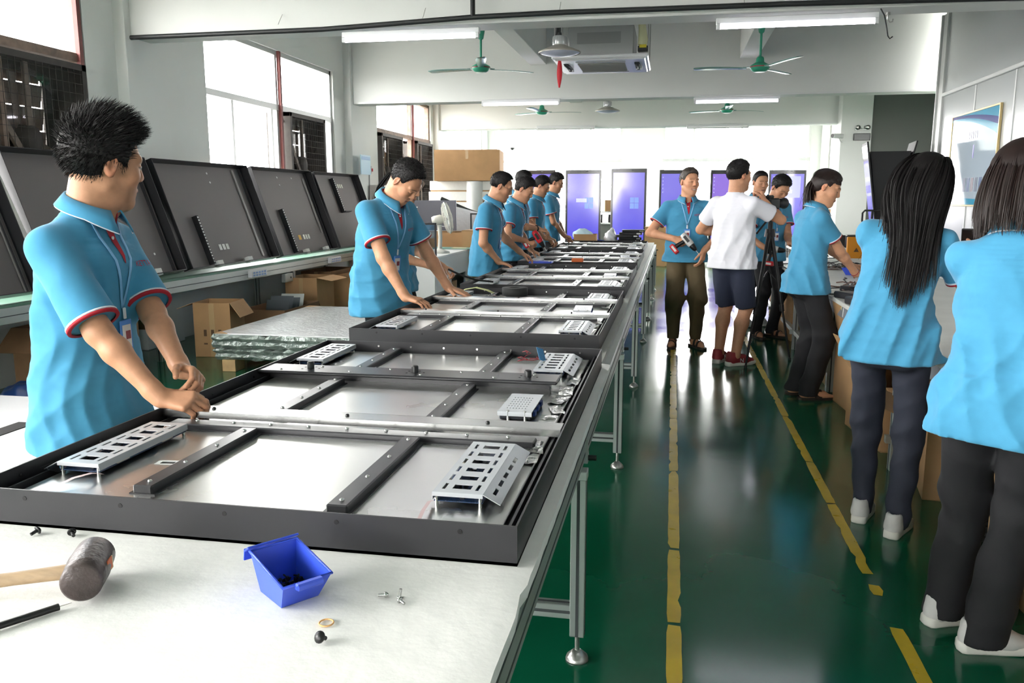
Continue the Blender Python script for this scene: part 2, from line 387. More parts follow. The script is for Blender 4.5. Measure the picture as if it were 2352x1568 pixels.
for y in LEGY:
    for x in (-.25,-1.49):
        mb = MB(); lx,ly,_ = L2(x,y,0); profile_leg(mb,lx,ly,.085,.62); mb.box((lx,ly,.607),(.05,.05,.028),bev=.002)
        g = mb.build('leg', [M_al,M_slot], T)
        mb = MB(); mb.cyl((lx,ly,.03),(lx,ly,.088),.008,n=10); mb.lathe([(0,.034),(.012,.034),(.02,.026),(.033,.014),(.036,.004),(.036,0),(0,0)],20,M=Matrix.Translation((lx,ly,0)))
        mb.build('levelling_foot', M_steel, g)
        sx = 1 if x > -1 else -1
        mb = MB(); mb.prism([(0,0),(.06,0),(0,.075)],-.018,.018,axis='y',M=Matrix.Translation((lx+(.0 if sx>0 else 0),ly+.06,.62))@Matrix.Rotation(R(90),4,'Z')); mb.cyl((lx+sx*.02,ly+.06,.64),(lx+sx*.045,ly+.06,.64),.009,n=8,mi=1)
        mb.build('bracket', [M_al, mat('black_plastic',(22,22,24),.4)], T)
    mb = MB(); lx,ly,_ = L2(-.87,y,0); mb.box((lx,ly,.165),(1.2,.04,.045),bev=.002); mb.box((lx,ly-.0195,.165),(1.2,.004,.009),mi=1); mb.box((lx,ly,.1865),(1.2,.009,.004),mi=1)
    mb.build('cross_rail', [M_al,M_slot], T)
# foam sheet: gently lumpy, broken right edge
def foam_sheet():
    nx, ny = 34, 80; x0,x1,y0,y1 = -1.52,-.232,.2,3.40; vs=[]; fs=[]
    for j in range(ny+1):
        for i in range(nx+1):
            x=x0+(x1-x0)*i/nx; y=y0+(y1-y0)*j/ny
            e = 0
            if i==nx: e = -abs(float(rng.normal(0,.0015))) - (.006 if rng.random()<.05 else 0)
            z = TZ-.0005-abs(float(rng.normal(0,.0006))) - (.004 if i in (0,nx) else 0)
            vs.append((x+e,y,z))
    n=len(vs)
    for v in list(vs): vs.append((v[0],v[1],.721))
    q=lambda i,j:j*(nx+1)+i
    for j in range(ny):
        for i in range(nx): fs += [(q(i,j),q(i+1,j),q(i+1,j+1),q(i,j+1))]
        fs += [(q(nx,j),n+q(nx,j),n+q(nx,j+1),q(nx,j+1)), (q(0,j),q(0,j+1),n+q(0,j+1),n+q(0,j))]
    for i in range(nx): fs += [(q(i,0),n+q(i,0),n+q(i+1,0),q(i+1,0)), (q(i,ny),q(i+1,ny),n+q(i+1,ny),n+q(i,ny))]
    mb = MB(); mb.add(vs,fs,0,True); return mb
o = foam_sheet().build('foam_sheet', M_foam); tag(o,'pitted white foam sheet covering the near end of the assembly table','foam sheet')
md = o.modifiers.new('e','EDGE_SPLIT'); md.split_angle = R(40)
# ================================================================ display chassis
M_blk = mat('black_powder_coat', (40,40,43), .42, .0, spec=.45, bump=.05, bscale=900)
M_bar = mat('black_bracket', (52,52,55), .34, .1, bump=.04, bscale=700)
M_plate = mat('galvanised_plate', (222,222,219), .30, 1.0, var=.04, vscale=3, rvar=.05, bump=.015, bscale=9)
M_alu = mat('brushed_aluminium_bar', (205,206,204), .26, 1.0, var=.03, vscale=30, stretch=(.05,1,1))
M_cover = mat('white_zinc_cover', (206,210,214), .38, .35)
M_pcb = mat('blue_circuit_board', (22,52,92), .45, var=.4, vscale=260, bump=.5, bscale=300)
M_comp = mat('board_components', (34,36,44), .45)
M_conn = mat('cream_connector', (222,214,190), .5)
M_foil = mat('foil_tape', (214,214,212), .16, 1.0, bump=.9, bscale=55)
M_screw = mat('bright_screw', (205,205,203), .22, 1)
M_dark = mat('dark_hole', (8,8,9), .7)
M_white = mat('white_paper', (238,238,236), .7)
M_knob = mat('black_knob', (16,16,17), .4)
M_wire = mat('pale_wire', (206,180,180), .5)
M_redw = mat('red_wire', (150,40,48), .5)
CW, CL, CHh = 1.178, 1.88, .078
def holes_plate(mb, x0, x1, y0, y1, z, t, holes, mi=0, M=None):
    xs = sorted(set([x0,x1]+[h[0] for h in holes]+[h[1] for h in holes])); ys = sorted(set([y0,y1]+[h[2] for h in holes]+[h[3] for h in holes]))
    for b,d in zip(ys[:-1],ys[1:]):
        run = None
        for a,c in list(zip(xs[:-1],xs[1:]))+[(None,None)]:
            solid = a is not None and not any(h[0]<=a+1e-6 and h[1]>=c-1e-6 and h[2]<=b+1e-6 and h[3]>=d-1e-6 for h in holes)
            if solid: run = (run[0] if run else a, c)
            elif run:
                mb.box(((run[0]+run[1])/2,(b+d)/2,z),(run[1]-run[0],d-b,t),mi=mi,M=M); run=None
def driver_board(parent, x, y, z, flip=1, L=.36, rz=0, wires=False):
    """vented metal cover over a blue board on four stand-offs; flip=+1 puts the sloping skirt at +x"""
    B = bpy.data.objects.new('driver_board', None); C.objects.link(B); B.parent = parent; B.location = (x,y,z); B.rotation_euler=(0,0,rz)
    mb = MB(); mb.box((0,0,.010),(.105,L-.01,.002))
    r = random.Random(int(x*1000)+int(y*77))
    mb.build('circuit_board', M_pcb, B)
    mb = MB()
    for k in range(26):
        w=r.uniform(.006,.016); mb.box((r.uniform(-.042,.042),r.uniform(-L/2+.02,L/2-.02),.0165),(w,r.uniform(.006,.02),.011),mi=0 if r.random()<.7 else 1)
    for k in range(2): mb.box((flip*-.048,-L*.25+k*L*.5,.016),(.011,.045,.010),mi=2)
    mb.build('components', [M_comp,M_screw,M_conn], B)['kind']='stuff'
    mb = MB(); n=6; hs=[]
    for k in range(n):
        yc=-L/2+.04+k*(L-.08)/(n-1); hs.append((-.018,.022,yc-.014,yc+.014))
        for xx in (-.036,.036): hs.append((xx-.0035,xx+.0035,yc-.019,yc+.019))
    holes_plate(mb,-.054,.054,-L/2,L/2,.030,.0016,hs)
    for s in (-1,1): mb.box((s*.0535 if s*flip<0 else 0,-L/2,.024) if False else (0,s*L/2,.026),(.108,.0016,.008))
    # skirt
    Ms = Matrix.Translation((flip*.054,0,.030))@Matrix.Rotation(flip*R(28),4,'Y')
    hs=[(flip*.02-.004,flip*.02+.004,-L/2+.03+k*.055,-L/2+.066+k*.055) for k in range(5)]
    a,b = (0,.042) if flip>0 else (-.042,0)
    holes_plate(mb,a,b,-L/2,L/2,0,.0016,hs,M=Ms)
    mb.box((-flip*.054,0,.022),(.0016,L,.016)) if not wires else None
    mb.build('vented_cover', M_cover, B)
    mb=MB()
    for sx in (-1,1):
        for sy in (-1,1): mb.cyl((sx*.047,sy*(L/2-.008),0),(sx*.047,sy*(L/2-.008),.028),.004,n=8)
    mb.build('standoffs', M_screw, B)['kind']='stuff'
    return B
def frame_mb():
    mb=MB(); t=.004; hx=CW/2; hy=CL/2
    mb.box((0,0,.003),(CW,CL,.006))
    for s in (-1,1):
        mb.box((s*(hx-t/2),0,CHh/2),(t,CL,CHh)); mb.box((0,s*(hy-t/2),CHh/2),(CW-2*t,t,CHh))
        mb.box((s*(hx-.028),0,.034),(.006,CL-.02,.03))
    return mb
def screws(parent, pts, r=.0055, m=M_screw, name='screw'):
    for p in pts:
        obj(name, SCREW if m is M_screw else SCREWB, parent, p)
SCREW = MB().lathe([(.0055,0),(.0055,.0015),(.0035,.0035),(0,.004)],8).mesh('screw', M_screw)
SCREWB = MB().lathe([(.006,0),(.006,.002),(.004,.005),(0,.006)],8).mesh('screw', M_knob)
PZ=.040
def bar(parent,x,y0,y1,name='black_bar'):
    mb=MB(); mb.box((x,(y0+y1)/2,PZ+.010),(.046,y1-y0,.020),bev=.003); mb.box((x,(y0+y1)/2,PZ+.0015),(.062,y1-y0+.004,.003)); g=mb.build(name,M_bar,parent)
    n=4; screws(g,[(x,y0+.03+k*(y1-y0-.06)/(n-1),PZ+.020) for k in range(n)])
    return g
def alu_bar(parent,y):
    mb=MB(); mb.box((0,y,PZ+.030),(CW-.02,.066,.004)); mb.box((0,y-.034,PZ+.0225),(CW-.02,.004,.019)); mb.box((0,y+.034,PZ+.0225),(CW-.02,.004,.019))
    mb.box((-CW/2+.012,y,.045),(.004,.06,.05)); mb.box((CW/2-.012,y,.045),(.004,.06,.05))
    g=mb.build('aluminium_bar',M_alu,parent); screws(g,[(x,y,PZ+.032) for x in (-.44,-.03,.375)],m=M_knob)
def rail(parent,y):
    mb=MB(); mb.box((.0,y,PZ+.008),(1.04,.052,.016),bev=.003); mb.box((0,y,PZ+.0015),(1.07,.075,.003)); g=mb.build('black_rail',M_bar,parent)
    screws(g,[(-.45+k*.112,y+.012,PZ+.016) for k in range(9)])
def plate(parent):
    mb=MB(); mb.box((.0,0,PZ-.004),(1.085,1.80,.008),bev=.002); return mb.build('back_plate',M_plate,parent)
def foil(parent, pts):
    for (x,y,w,l,a) in pts:
        mb=MB(); n=4; vs=[];fs=[]
        for j in range(n+1):
            for i in range(n+1): vs.append((w*(i/n-.5),l*(j/n-.5),float(rng.uniform(0,.006))))
        fs=[(j*(n+1)+i,j*(n+1)+i+1,(j+1)*(n+1)+i+1,(j+1)*(n+1)+i) for j in range(n) for i in range(n)]
        mb.add(vs,fs,0,False); mb.build('foil_tape',M_foil,parent,(x,y,PZ+.001),(0,0,a))
def side_holes(parent):
    g=MB()
    for x in (-.452,-.23,.0,.235,.48): g.cyl((x,-CL/2-.0008,.06),(x,-CL/2+.001,.06),.0048,n=10)
    g.build('screw_holes',M_dark,parent)['kind']='stuff'
    g=MB()
    for k in range(7): 
        yy=-.8+k*.27
        g.cyl((-CW/2+.0035,yy,.055),(-CW/2+.0055,yy,.055),.004,n=8); g.cyl((CW/2-.0055,yy,.055),(CW/2-.0035,yy,.055),.004,n=8)
    for k in range(8): g.cyl((-.5+k*.143,CL/2-.0055,.06),(-.5+k*.143,CL/2-.0035,.06),.0045,n=8)
    g.build('rivets',M_screw,parent)['kind']='stuff'
def small_box(parent,x,y,rz=0):
    B=bpy.data.objects.new('control_box',None); C.objects.link(B); B.parent=parent; B.location=(x,y,PZ); B.rotation_euler=(0,0,rz)
    mb=MB(); hs=[(-.03+i*.009-.0015,-.03+i*.009+.0015,-.075+j*.026,-.066+j*.026) for i in range(7) for j in range(6)]
    holes_plate(mb,-.05,.05,-.115,.115,.026,.0015,hs); mb.box((0,-.115,.02),(.1,.0015,.012)); mb.box((-.05,0,.02),(.0015,.23,.012)); mb.build('perforated_lid',M_cover,B)
    mb=MB(); mb.box((0,0,.012),(.094,.22,.02),bev=.003); mb.build('box_body',M_comp,B)
    mb=MB(); 
    for k in range(3): mb.box((.05,-.06+k*.06,.012),(.008,.03,.014))
    mb.build('blue_connectors',mat('blue_connector',(40,70,140),.5),B)
    mb=MB(); mb.cyl((-.02,-.112,0),(-.02,-.112,.03),.004,n=8); mb.cyl((.03,-.112,0),(.03,-.112,.03),.004,n=8); mb.build('standoffs',M_screw,B)['kind']='stuff'
def wires(parent, c, n, spread, m, seed=1, r=.0014):
    rr=random.Random(seed)
    for k in range(n):
        p=Vector(c); pts=[]
        for i in range(9):
            pts.append(p.copy()); p=p+Vector((rr.uniform(-spread,spread),rr.uniform(-spread,spread),rr.uniform(-spread*.4,spread*.5))); p.z=max(PZ+.004,p.z)
        MB().tube(pts,r,5).build('wire',m,parent)
# --- nearest chassis
Y1=1.42
c1 = thing('display_chassis','nearest black display chassis, with a black crossbar carrying three knobs','display chassis',(-.851,Y1+CL/2,TZ),0,'display chassis on the assembly table')
frame_mb().build('frame',M_blk,c1); plate(c1); side_holes(c1)
def cy(y): return y-(Y1+CL/2)
def cx(x): return x+.851
for (x,a,b) in ((-1.112,1.535,2.01),(-.652,1.505,2.01),(-1.125,2.20,2.66),(-.655,2.19,2.66),(-1.12,2.83,3.27),(-.65,2.83,3.28)): bar(c1,cx(x),cy(a),cy(b))
alu_bar(c1,cy(2.135)); rail(c1,cy(2.05))
mb=MB(); mb.box((cx(-.9),cy(2.735),PZ+.028),(1.08,.125,.012),bev=.004); mb.box((cx(-.9),cy(2.735),PZ+.012),(1.02,.05,.024)); xb=mb.build('black_crossbar',M_bar,c1)
screws(xb,[(cx(-1.36+k*.13),cy(2.765 if k%2 else 2.70),PZ+.034) for k in range(8)])
for x in (-1.262,-.871,-.468):
    k=MB().lathe([(.0125,0),(.0125,.021),(.0105,.024),(0,.024)],16).build('mount_knob',M_knob,xb,(cx(x),cy(2.735),PZ+.034))
    h=MB()
    for a in range(5): h.cyl((math.cos(a*1.256)*.032,math.sin(a*1.256)*.026,.0),(math.cos(a*1.256)*.032,math.sin(a*1.256)*.026,.0006),.004,n=8)
    h.build('holes',M_dark,k)['kind']='stuff'
driver_board(c1,cx(-1.335),cy(1.80),PZ,-1,.36); driver_board(c1,cx(-.42),cy(1.775),PZ,1,.37); driver_board(c1,cx(-1.35),cy(3.09),PZ,-1,.34); driver_board(c1,cx(-.42),cy(3.05),PZ,1,.33)
small_box(c1,cx(-.43),cy(2.40))
foil(c1,[(cx(-.345),cy(2.03),.07,.11,.2),(cx(-.33),cy(1.93),.05,.08,.1),(cx(-.335),cy(2.30),.05,.1,0),(cx(-.325),cy(2.42),.04,.09,.3),(cx(-.335),cy(2.55),.05,.1,-.2),(cx(-.33),cy(2.68),.045,.12,.1),(cx(-.32),cy(2.83),.04,.1,0)])
foil(c1,[(cx(-1.36),cy(2.04),.05,.05,.4)])
mb=MB(); mb.box((0,0,.0004),(.06,.03,.0008)); st=mb.build('barcode_sticker',M_white,c1,(cx(-1.185),cy(1.745),PZ+.0005),(0,0,.1))
bmk=MB(); rr=random.Random(3); xx=-.017
while xx<.017: 
    ww=rr.choice([.0008,.0014,.002]); bmk.box((xx,-.003,.0010),(ww,.014,.0004)); xx+=ww+rr.choice([.0008,.0015])
bmk.build('barcode',M_dark,st)
# ribbon cables from the boards to the near wall
for (a,b,wd) in (((-1.27,1.62),(-1.33,1.50),.012),((-.475,1.60),(-.47,1.44),.008)):
    mb=MB(); A=Vector((cx(a[0]),cy(a[1]),PZ+.008)); Bv=Vector((cx(b[0]),cy(b[1]),PZ+.002)); Mx=(A+Bv)/2+Vector((0,0,.012)); s=(Bv-A).cross(Vector((0,0,1))).normalized()*wd/2
    P3=[A,(A*.6+Mx*.4)+Vector((0,0,.006)),Mx,(Bv*.6+Mx*.4),Bv]; vs=[q for p in P3 for q in (p-s,p+s)]
    mb.add(vs,[(2*i,2*i+1,2*i+3,2*i+2) for i in range(4)],0,True); mb.build('ribbon_cable',M_wire,c1)
wires(c1,(cx(-.545),cy(3.09),PZ+.03),3,.022,M_redw,5)
mb=MB(); mb.box((0,0,0),(.03,.07,.0016)); lp=mb.build('loose_board',mat('light_blue_board',(52,120,168),.4,var=.3,vscale=200),c1,(cx(-.475),cy(3.075),PZ+.05),(R(35),R(20),R(35)))
# bottom-left clear film strip on board
MB().box((0,0,0),(.05,.36,.0006),rot=(0,.15,0)).build('clear_film',glass_mat('clear_film',.22),c1,(cx(-1.405),cy(1.79),PZ+.012))
# --- the four others share a template
t2 = thing('display_chassis','black display chassis second from the near end, under the hands of the man looking down','display chassis',(-.891,3.64+CL/2,TZ),0,'display chassis on the assembly table')
frame_mb().build('frame',M_blk,t2); plate(t2); side_holes(t2)
for x in (-.262,.20):
    bar(t2,x,-CL/2+.07,-CL/2+.62); bar(t2,x,-CL/2+.82,-CL/2+1.26); bar(t2,x,-CL/2+1.46,-CL/2+1.8)
for y in (.76,1.40): alu_bar(t2,-CL/2+y); rail(t2,-CL/2+y-.085)
for s in (-1,1): driver_board(t2,s*.44 - (.02 if s<0 else 0),-CL/2+.33,PZ,s,.34)
driver_board(t2,.44,-CL/2+1.62,PZ,1,.28); driver_board(t2,-.46,-CL/2+1.62,PZ,-1,.28)
small_box(t2,.41,-CL/2+1.03,.05)
foil(t2,[(.515,-CL/2+.62,.07,.1,.2),(.52,-CL/2+.5,.05,.08,0),(.52,-CL/2+1.25,.05,.1,.1)])
LAB=['black display chassis third from the near end, with boards and two silver bars','black display chassis fourth from the near end, behind the blue tray','black display chassis at the far end of the table, before the cardboard box']
for i,(x,y,sc) in enumerate(((-.897,5.77,1.06),(-.905,8.10,1.08),(-.93,10.36,1.1))):
    o=copy_tree(t2); o.location=(x,y+CL*sc/2,TZ); o.scale=(1,sc,1); o['label']=LAB[i]
wires(t2,(-.2,-CL/2+1.55,PZ+.02),4,.03,M_wire,9)
# ================================================================ things on the near foam
M_wood = mat('worn_wood_handle',(176,150,118),.6,var=.18,vscale=30,stretch=(.2,3,3))
M_rub = mat('scuffed_rubber',(74,64,62),.4,var=.3,vscale=26,bump=.25,bscale=90)
ml = thing('mallet','rubber mallet with a scuffed dark head and worn wooden handle','mallet',(-.978,1.190,.79),0)
ax = Vector((-.45,.89,0)).normalized()
def lathe_along(prof, n, p, d): return Matrix.Translation(p)@d.to_track_quat('Z','Y').to_matrix().to_4x4()
Mh = lathe_along(None,0,Vector((0,0,0)),ax)
MB().lathe([(0,-.062),(.029,-.062),(.0335,-.058),(.0345,-.03),(.036,0),(.0345,.03),(.0335,.058),(.029,.062),(0,.062)],32,M=Mh).build('head',M_rub,ml)
pr = Vector((-ax.y,ax.x,0)); hd = Vector((-.93,-.36,0)).normalized()
mb=MB(); pts=[hd*t+Vector((0,0,-.002-.02*t/.3)) for t in (.02,.06,.12,.2,.3)]; mb.tube(pts,[.014,.013,.012,.0135,.0145],12,flat=.75); mb.build('handle',M_wood,ml)
mb=MB(); e=-hd*.0345+Vector((0,0,.004)); mb.box((0,0,0),(.002,.026,.02),M=Matrix.Translation(e)@Matrix.Rotation(math.atan2(hd.y,hd.x),4,'Z')); mb.build('label_patch',mat('orange_label',(206,92,30),.5),ml)
mb=MB(); e=-hd*.0352+Vector((0,0,.002))+ax*.012; mb.box((0,0,0),(.002,.012,.022),M=Matrix.Translation(e)@Matrix.Rotation(math.atan2(hd.y,hd.x),4,'Z')); mb.build('label_patch',mat('cream_label',(216,200,150),.5),ml)
# blue parts bin
M_bin = mat('blue_plastic_bin',(58,88,214),.35,spec=.5,var=.03,vscale=10)
bn = thing('parts_bin','small blue plastic parts bin with screws on the foam sheet','bin',(-.622,1.235,TZ),R(-38))
def bin_mesh(sc=1):
    # local: +x = open low front, -x = high back
    mb=MB(); b=[(-.05,-.034),(.03,-.034),(.03,.034),(-.05,.034)]; t=[(-.062,-.044,.072),(.062,-.044,.05),(.062,.044,.05),(-.062,.044,.072)]
    O=[(x,y,0) for x,y in b]+t; th=.0025
    I=[(x*(1-.06),y*(1-.08),th) for x,y in b]+[(x*.955,y*.935,z) for x,y,z in t]
    fs=[(0,3,2,1),(0,1,5,4),(1,2,6,5),(2,3,7,6),(3,0,4,7)]
    mb.add([tuple(k*sc for k in v) for v in O],fs); mb.add([tuple(k*sc for k in v) for v in I],[(0,1,2,3),(4,5,1,0),(5,6,2,1),(6,7,3,2),(7,4,0,3)])
    mb.add([tuple(k*sc for k in v) for v in (O[4:]+I[4:])],[(0,1,5,4),(1,2,6,5),(2,3,7,6),(3,0,4,7)])
    return mb
bin_mesh().build('bin_shell',M_bin,bn)
mb=MB(); P4=[(-.062,-.044,.072),(.062,-.044,.05),(.062,.044,.05),(-.062,.044,.072)]
mb.tube(P4,.003,6,closed=True); mb.build('rim',M_bin,bn)
mb=MB(); mb.box((-.070,0,.074),(.02,.096,.004),rot=(0,R(-35),0),bev=.001); mb.box((-.079,0,.062),(.003,.096,.022),rot=(0,R(12),0)); mb.build('hanging_lip',M_bin,bn)
mb=MB(); mb.box((.068,0,.047),(.014,.05,.012),bev=.003); mb.build('label_slot',M_bin,bn)
mb=MB(); rr=random.Random(2)
for k in range(60):
    x=rr.uniform(-.04,.022); y=rr.uniform(-.028,.028); d=Vector((rr.uniform(-1,1),rr.uniform(-1,1),rr.uniform(-.3,.6))).normalized()
    p=Vector((x,y,.007+rr.uniform(0,.014))); mb.cyl(p,p+d*.008,.0016,n=5); mb.cyl(p-d*.002,p,.0035,n=6)
o=mb.build('screw_pile',M_knob,bn); o['kind']='stuff'; o['label']='heap of small black screws'
# loose fasteners
def machine_screw(name,label,p,d,m,head=.0075,L=.014,r=.0035,group=None):
    o=thing(name,label,'screw',p,0,group); d=Vector(d).normalized(); Mq=d.to_track_quat('Z','Y').to_matrix().to_4x4()
    zo=Matrix.Translation((0,0,0))
    MB().lathe([(0,-.006),(head*.55,-.0055),(head,-.002),(head,0),(0,0)],14,M=Mq).build('head',m,o); mb=MB(); mb.cyl((0,0,0),(0,0,L),r,n=10,M=Mq); mb.build('shank',m,o)
    return o
machine_screw('black_screw','black screw on the foam, left one of the pair by the chassis',(-1.25,1.386,TZ+.0075),(-.3,-.8,-.25),M_knob,.0085)
machine_screw('black_screw','black screw on the foam, right one of the pair by the chassis',(-1.175,1.392,TZ+.0075),(.75,-.6,-.25),M_knob,.0085)
machine_screw('black_screw','single round black screw head beside the orange washer ring',(-.510,1.098,TZ+.010),(.25,.75,-.5),M_knob,.0095)
machine_screw('silver_screw','silver screw lying apart at left of the loose silver screws',(-.462,1.258,TZ+.005),(-1,-.1,-.1),M_screw,.005,.012,.0025)
machine_screw('silver_screw','upright silver screw among the loose silver screws on foam',(-.437,1.262,TZ+.0015),(.1,.15,1),M_screw,.005,.014,.0025)
machine_screw('silver_screw','silver screw at front right of the loose silver screws',(-.430,1.243,TZ+.005),(.7,-.5,-.1),M_screw,.005,.012,.0025)
o=MB().tube([(math.cos(a*.4488)*.0115,math.sin(a*.4488)*.0115,0) for a in range(14)],.0014,6,closed=True).build('washer_ring',mat('pale_orange_ring',(226,178,116),.5),None,(-.525,1.156,TZ+.0015)); tag(o,'pale orange rubber ring lying on the foam sheet','ring')
sd=thing('marking_rod','thin black rod with a metal needle tip on the foam','tool',(-1.0,1.02,TZ+.006))
a=Vector((-.12,-.12,0)); b=Vector((.022,.094,0)); MB().tube([a,a.lerp(b,.5),b],.0058,10).build('grip',M_knob,sd); MB().cyl(b,b+(b-a).normalized()*.02,.0012,.0004,8).build('needle',M_screw,sd)
# ================================================================ ceiling fittings
M_fan = mat('green_fan_enamel',(58,160,128),.35)
M_fanb = mat('fan_blade',(150,186,178),.25,.3)
M_tube = mat('fluorescent_tube',(255,255,255),.4,emit=(246,240,255),estr=14)
M_fix = mat('light_fixture_white',(214,216,216),.4)
M_pipe = mat('black_pipe',(30,33,34),.5)
pp = thing('ceiling_pipe','long bent black pipe running under the nearest ceiling beam','pipe',(0,7.0,2.9))
PTS=[(-4.86,.05,-.03),(-4.2,.02,-.035),(-3.6,0,-.038),(-3.0,0,-.036),(-2.4,0,-.015),(-1.67,0,.012),(-.9,0,.02),(-.2,0,.015),(.8,0,.012),(1.7,0,.0),(2.5,0,-.015),(3.38,0,-.02)]
MB().tube([Vector(p) for p in PTS],.021,12).build('pipe_run',M_pipe,pp)
for x in (-1.67,1.58): MB().cyl((x,0,.01),(x,0,1.0),.02,n=12).build('riser',M_pipe,pp)
for x in (-3.4,-2.1,-.95,.5,1.15,2.2):
    MB().cyl((x,.0,.02),(x,.09,.12),.003,n=6).build('hanger_wire',M_steel,pp)
def tube_light(x,y,z,label,on=True,L=1.2):
    o=thing('tube_light',label,'light',(x,y,z),0,'fluorescent tube lights under the beams')
    mb=MB(); mb.box((0,.015,.035),(L,.05,.05),bev=.006); mb.build('housing',M_fix,o)
    mb=MB(); mb.cyl((-L/2+.03,-.005,-.012),(L/2-.03,-.005,-.012),.014,n=14); mb.build('tube',M_tube if on else M_fix,o)
    for s in (-1,1): MB().box((s*(L/2-.018),-.003,-.006),(.03,.034,.045),bev=.004).build('lamp_holder',M_fix,o)
    return o
tube_light(-2.21,6.98,2.77,'lit tube light under the nearest beam, left of the pendant lamp')
tube_light(.89,6.98,2.765,'lit tube light under the nearest beam, at right over the aisle')
tube_light(-2.25,12.42,2.83,'lit tube light under the middle beam, at left',L=1.18)
tube_light(.84,12.42,2.80,'lit tube light under the middle beam, at right',L=1.18)
tube_light(-2.2,17.32,2.87,'unlit tube light under the farthest beam, at left',False)
tube_light(.83,17.32,2.85,'unlit tube light under the farthest beam, at right',False)
def ceiling_fan(x,y,z,a0,label,top,drop=.33):
    o=thing('ceiling_fan',label,'fan',(x,y,z),0,'green ceiling fans')
    MB().lathe([(0,-.05),(.06,-.05),(.085,-.035),(.105,-.01),(.105,.015),(.08,.03),(.045,.05),(.04,.09),(.03,.105),(.013,.11)],28).build('motor',M_fan,o)
    MB().lathe([(.106,-.006),(.108,0),(.106,.006)],28).build('trim_ring',mat('red_trim',(140,50,60),.4),o)
    MB().cyl((0,0,.1),(0,0,drop),.013,n=10).build('down_rod',M_fan,o)
    MB().lathe([(.02,drop-.05),(.03,drop-.04),(.045,drop+.04),(.045,drop+.07),(0,drop+.07)],20).build('canopy',M_fan,o)
    MB().cyl((0,0,drop+.07),(0,0,top-z),.006,n=6).build('hook_rod',M_steel,o)
    for k in range(3):
        mb=MB(); vs=[]; fs=[]; N=8
        for i in range(N+1):
            r=.14+.56*i/N; wd=(.032+.026*math.sin(min(1,i/N*1.2)*math.pi*.5))*(1 if i<N else .7); dz=.012*math.sin(i/N*2)-.01
            for s in (-1,1): vs+= [(r,s*wd,dz+s*wd*.12+.003),(r,s*wd,dz+s*wd*.12-.003)]
        for i in range(N):
            b=4*i; fs+=[(b,b+2,b+6,b+4),(b+1,b+5,b+7,b+3),(b,b+4,b+5,b+1),(b+2,b+3,b+7,b+6)]
        mb.add(vs,fs,0,True); mb.box((.115,0,0),(.12,.03,.008))
        mb.build('blade',M_fanb,o,rot=(0,0,a0+k*2*math.pi/3))
ceiling_fan(-2.21,9.65,2.92,R(-77),'green ceiling fan nearest at left, by the left tube light',3.38,.36)
ceiling_fan(.88,9.65,2.84,R(178),'green ceiling fan nearest at right, over the aisle',3.38,.40)
ceiling_fan(-2.3,14.8,2.95,R(20),'small far green ceiling fan at left, behind the middle beam',3.38,.3)
ceiling_fan(.85,14.8,2.92,R(150),'small far green ceiling fan at right, behind the middle beam',3.38,.3)
tube_light(-2.21,1.66,2.77,'lit tube light under the beam above the camera, at left'); tube_light(.89,1.66,2.77,'lit tube light under the beam above the camera, at right')  # out-of-view tubes added to brighten the near end of the table
# pendant lamps
M_lampm=mat('pendant_metal',(186,188,188),.3,.6); M_lampd=mat('pendant_diffuser',(216,220,238),.4)
def pendant(x,y,z,label,top):
    o=thing('pendant_lamp',label,'lamp',(x,y,z),0,'round pendant work lamps')
    MB().lathe([(.185,-.005),(.187,.006),(.12,.035),(.062,.06),(.055,.065)],36).build('shade',mat('shade_taupe',(168,164,154),.35,.3),o)
    MB().lathe([(0,-.03),(.06,-.026),(.13,-.016),(.18,0),(.184,.004)],36).build('diffuser',M_lampd,o)
    mb=MB(); mb.lathe([(.055,.06),(.06,.07),(.06,.135),(.05,.14),(0,.14)],24)
    for k in range(20): mb.box((.061*math.cos(k*.314),.061*math.sin(k*.314),.1),(.006,.003,.06),rot=(0,0,k*.314))
    mb.build('heat_sink',M_lampm,o)
    MB().cyl((0,0,.14),(0,0,.17),.022,.016,12).build('socket',M_pipe,o)
    MB().tube([(0,0,.17),(.006,0,.22),(-.004,0,.28),(0,0,top-z)],.0035,6).build('cord',M_pipe,o)
pendant(-1.02,7.55,2.70,'round pendant lamp hanging beside the ceiling air conditioner',3.9)
pendant(-1.01,12.95,2.75,'far round pendant lamp hanging between the two far fans',3.9)
# air conditioner
ac=thing('air_conditioner','ceiling cassette air conditioner with grey body above its white panel','air conditioner',(-.76,9.05,2.83))
mb=MB(); mb.box((0,0,0),(.96,.96,.035),bev=.012); mb.box((0,0,-.022),(.9,.9,.02),bev=.01); mb.build('front_panel',mat('ac_white',(224,226,226),.3),ac)
mb=MB(); mb.box((0,0,-.035),(.48,.48,.008)); g=mb.build('intake_grille',mat('ac_grey_grille',(146,146,140),.5),ac)
for k in range(14): MB().box((0,-.22+k*.034,-.041),(.47,.006,.006)).build('grille_slat',mat('ac_grey_grille',None),g)
for (x,y,a,b) in ((0,-.34,.5,.05),(0,.34,.5,.05),(-.36,0,.05,.5),(.36,0,.05,.5)):
    MB().box((x,y,-.034),(a,b,.006)).build('louvre',M_dark if x else mat('ac_slot',(170,170,168),.4),ac)
for x in (-.38,-.34,.34,.38): MB().tube([(x,-.18,-.036),(x+.02,-.06,-.05),(x+.02,.06,-.05),(x,.18,-.036)],.008,6).build('air_flap',M_pipe,ac)
mb=MB(); mb.box((0,0,.17),(.66,.66,.3),bev=.01); g=mb.build('body',mat('ac_body_zinc',(150,153,152),.45,.35),ac)
mb=MB(); 
for (a,b) in ((-.23,-.03),(-.02,.18)): mb.box(((a+b)/2,-.332,.2),(b-a,.004,.09))
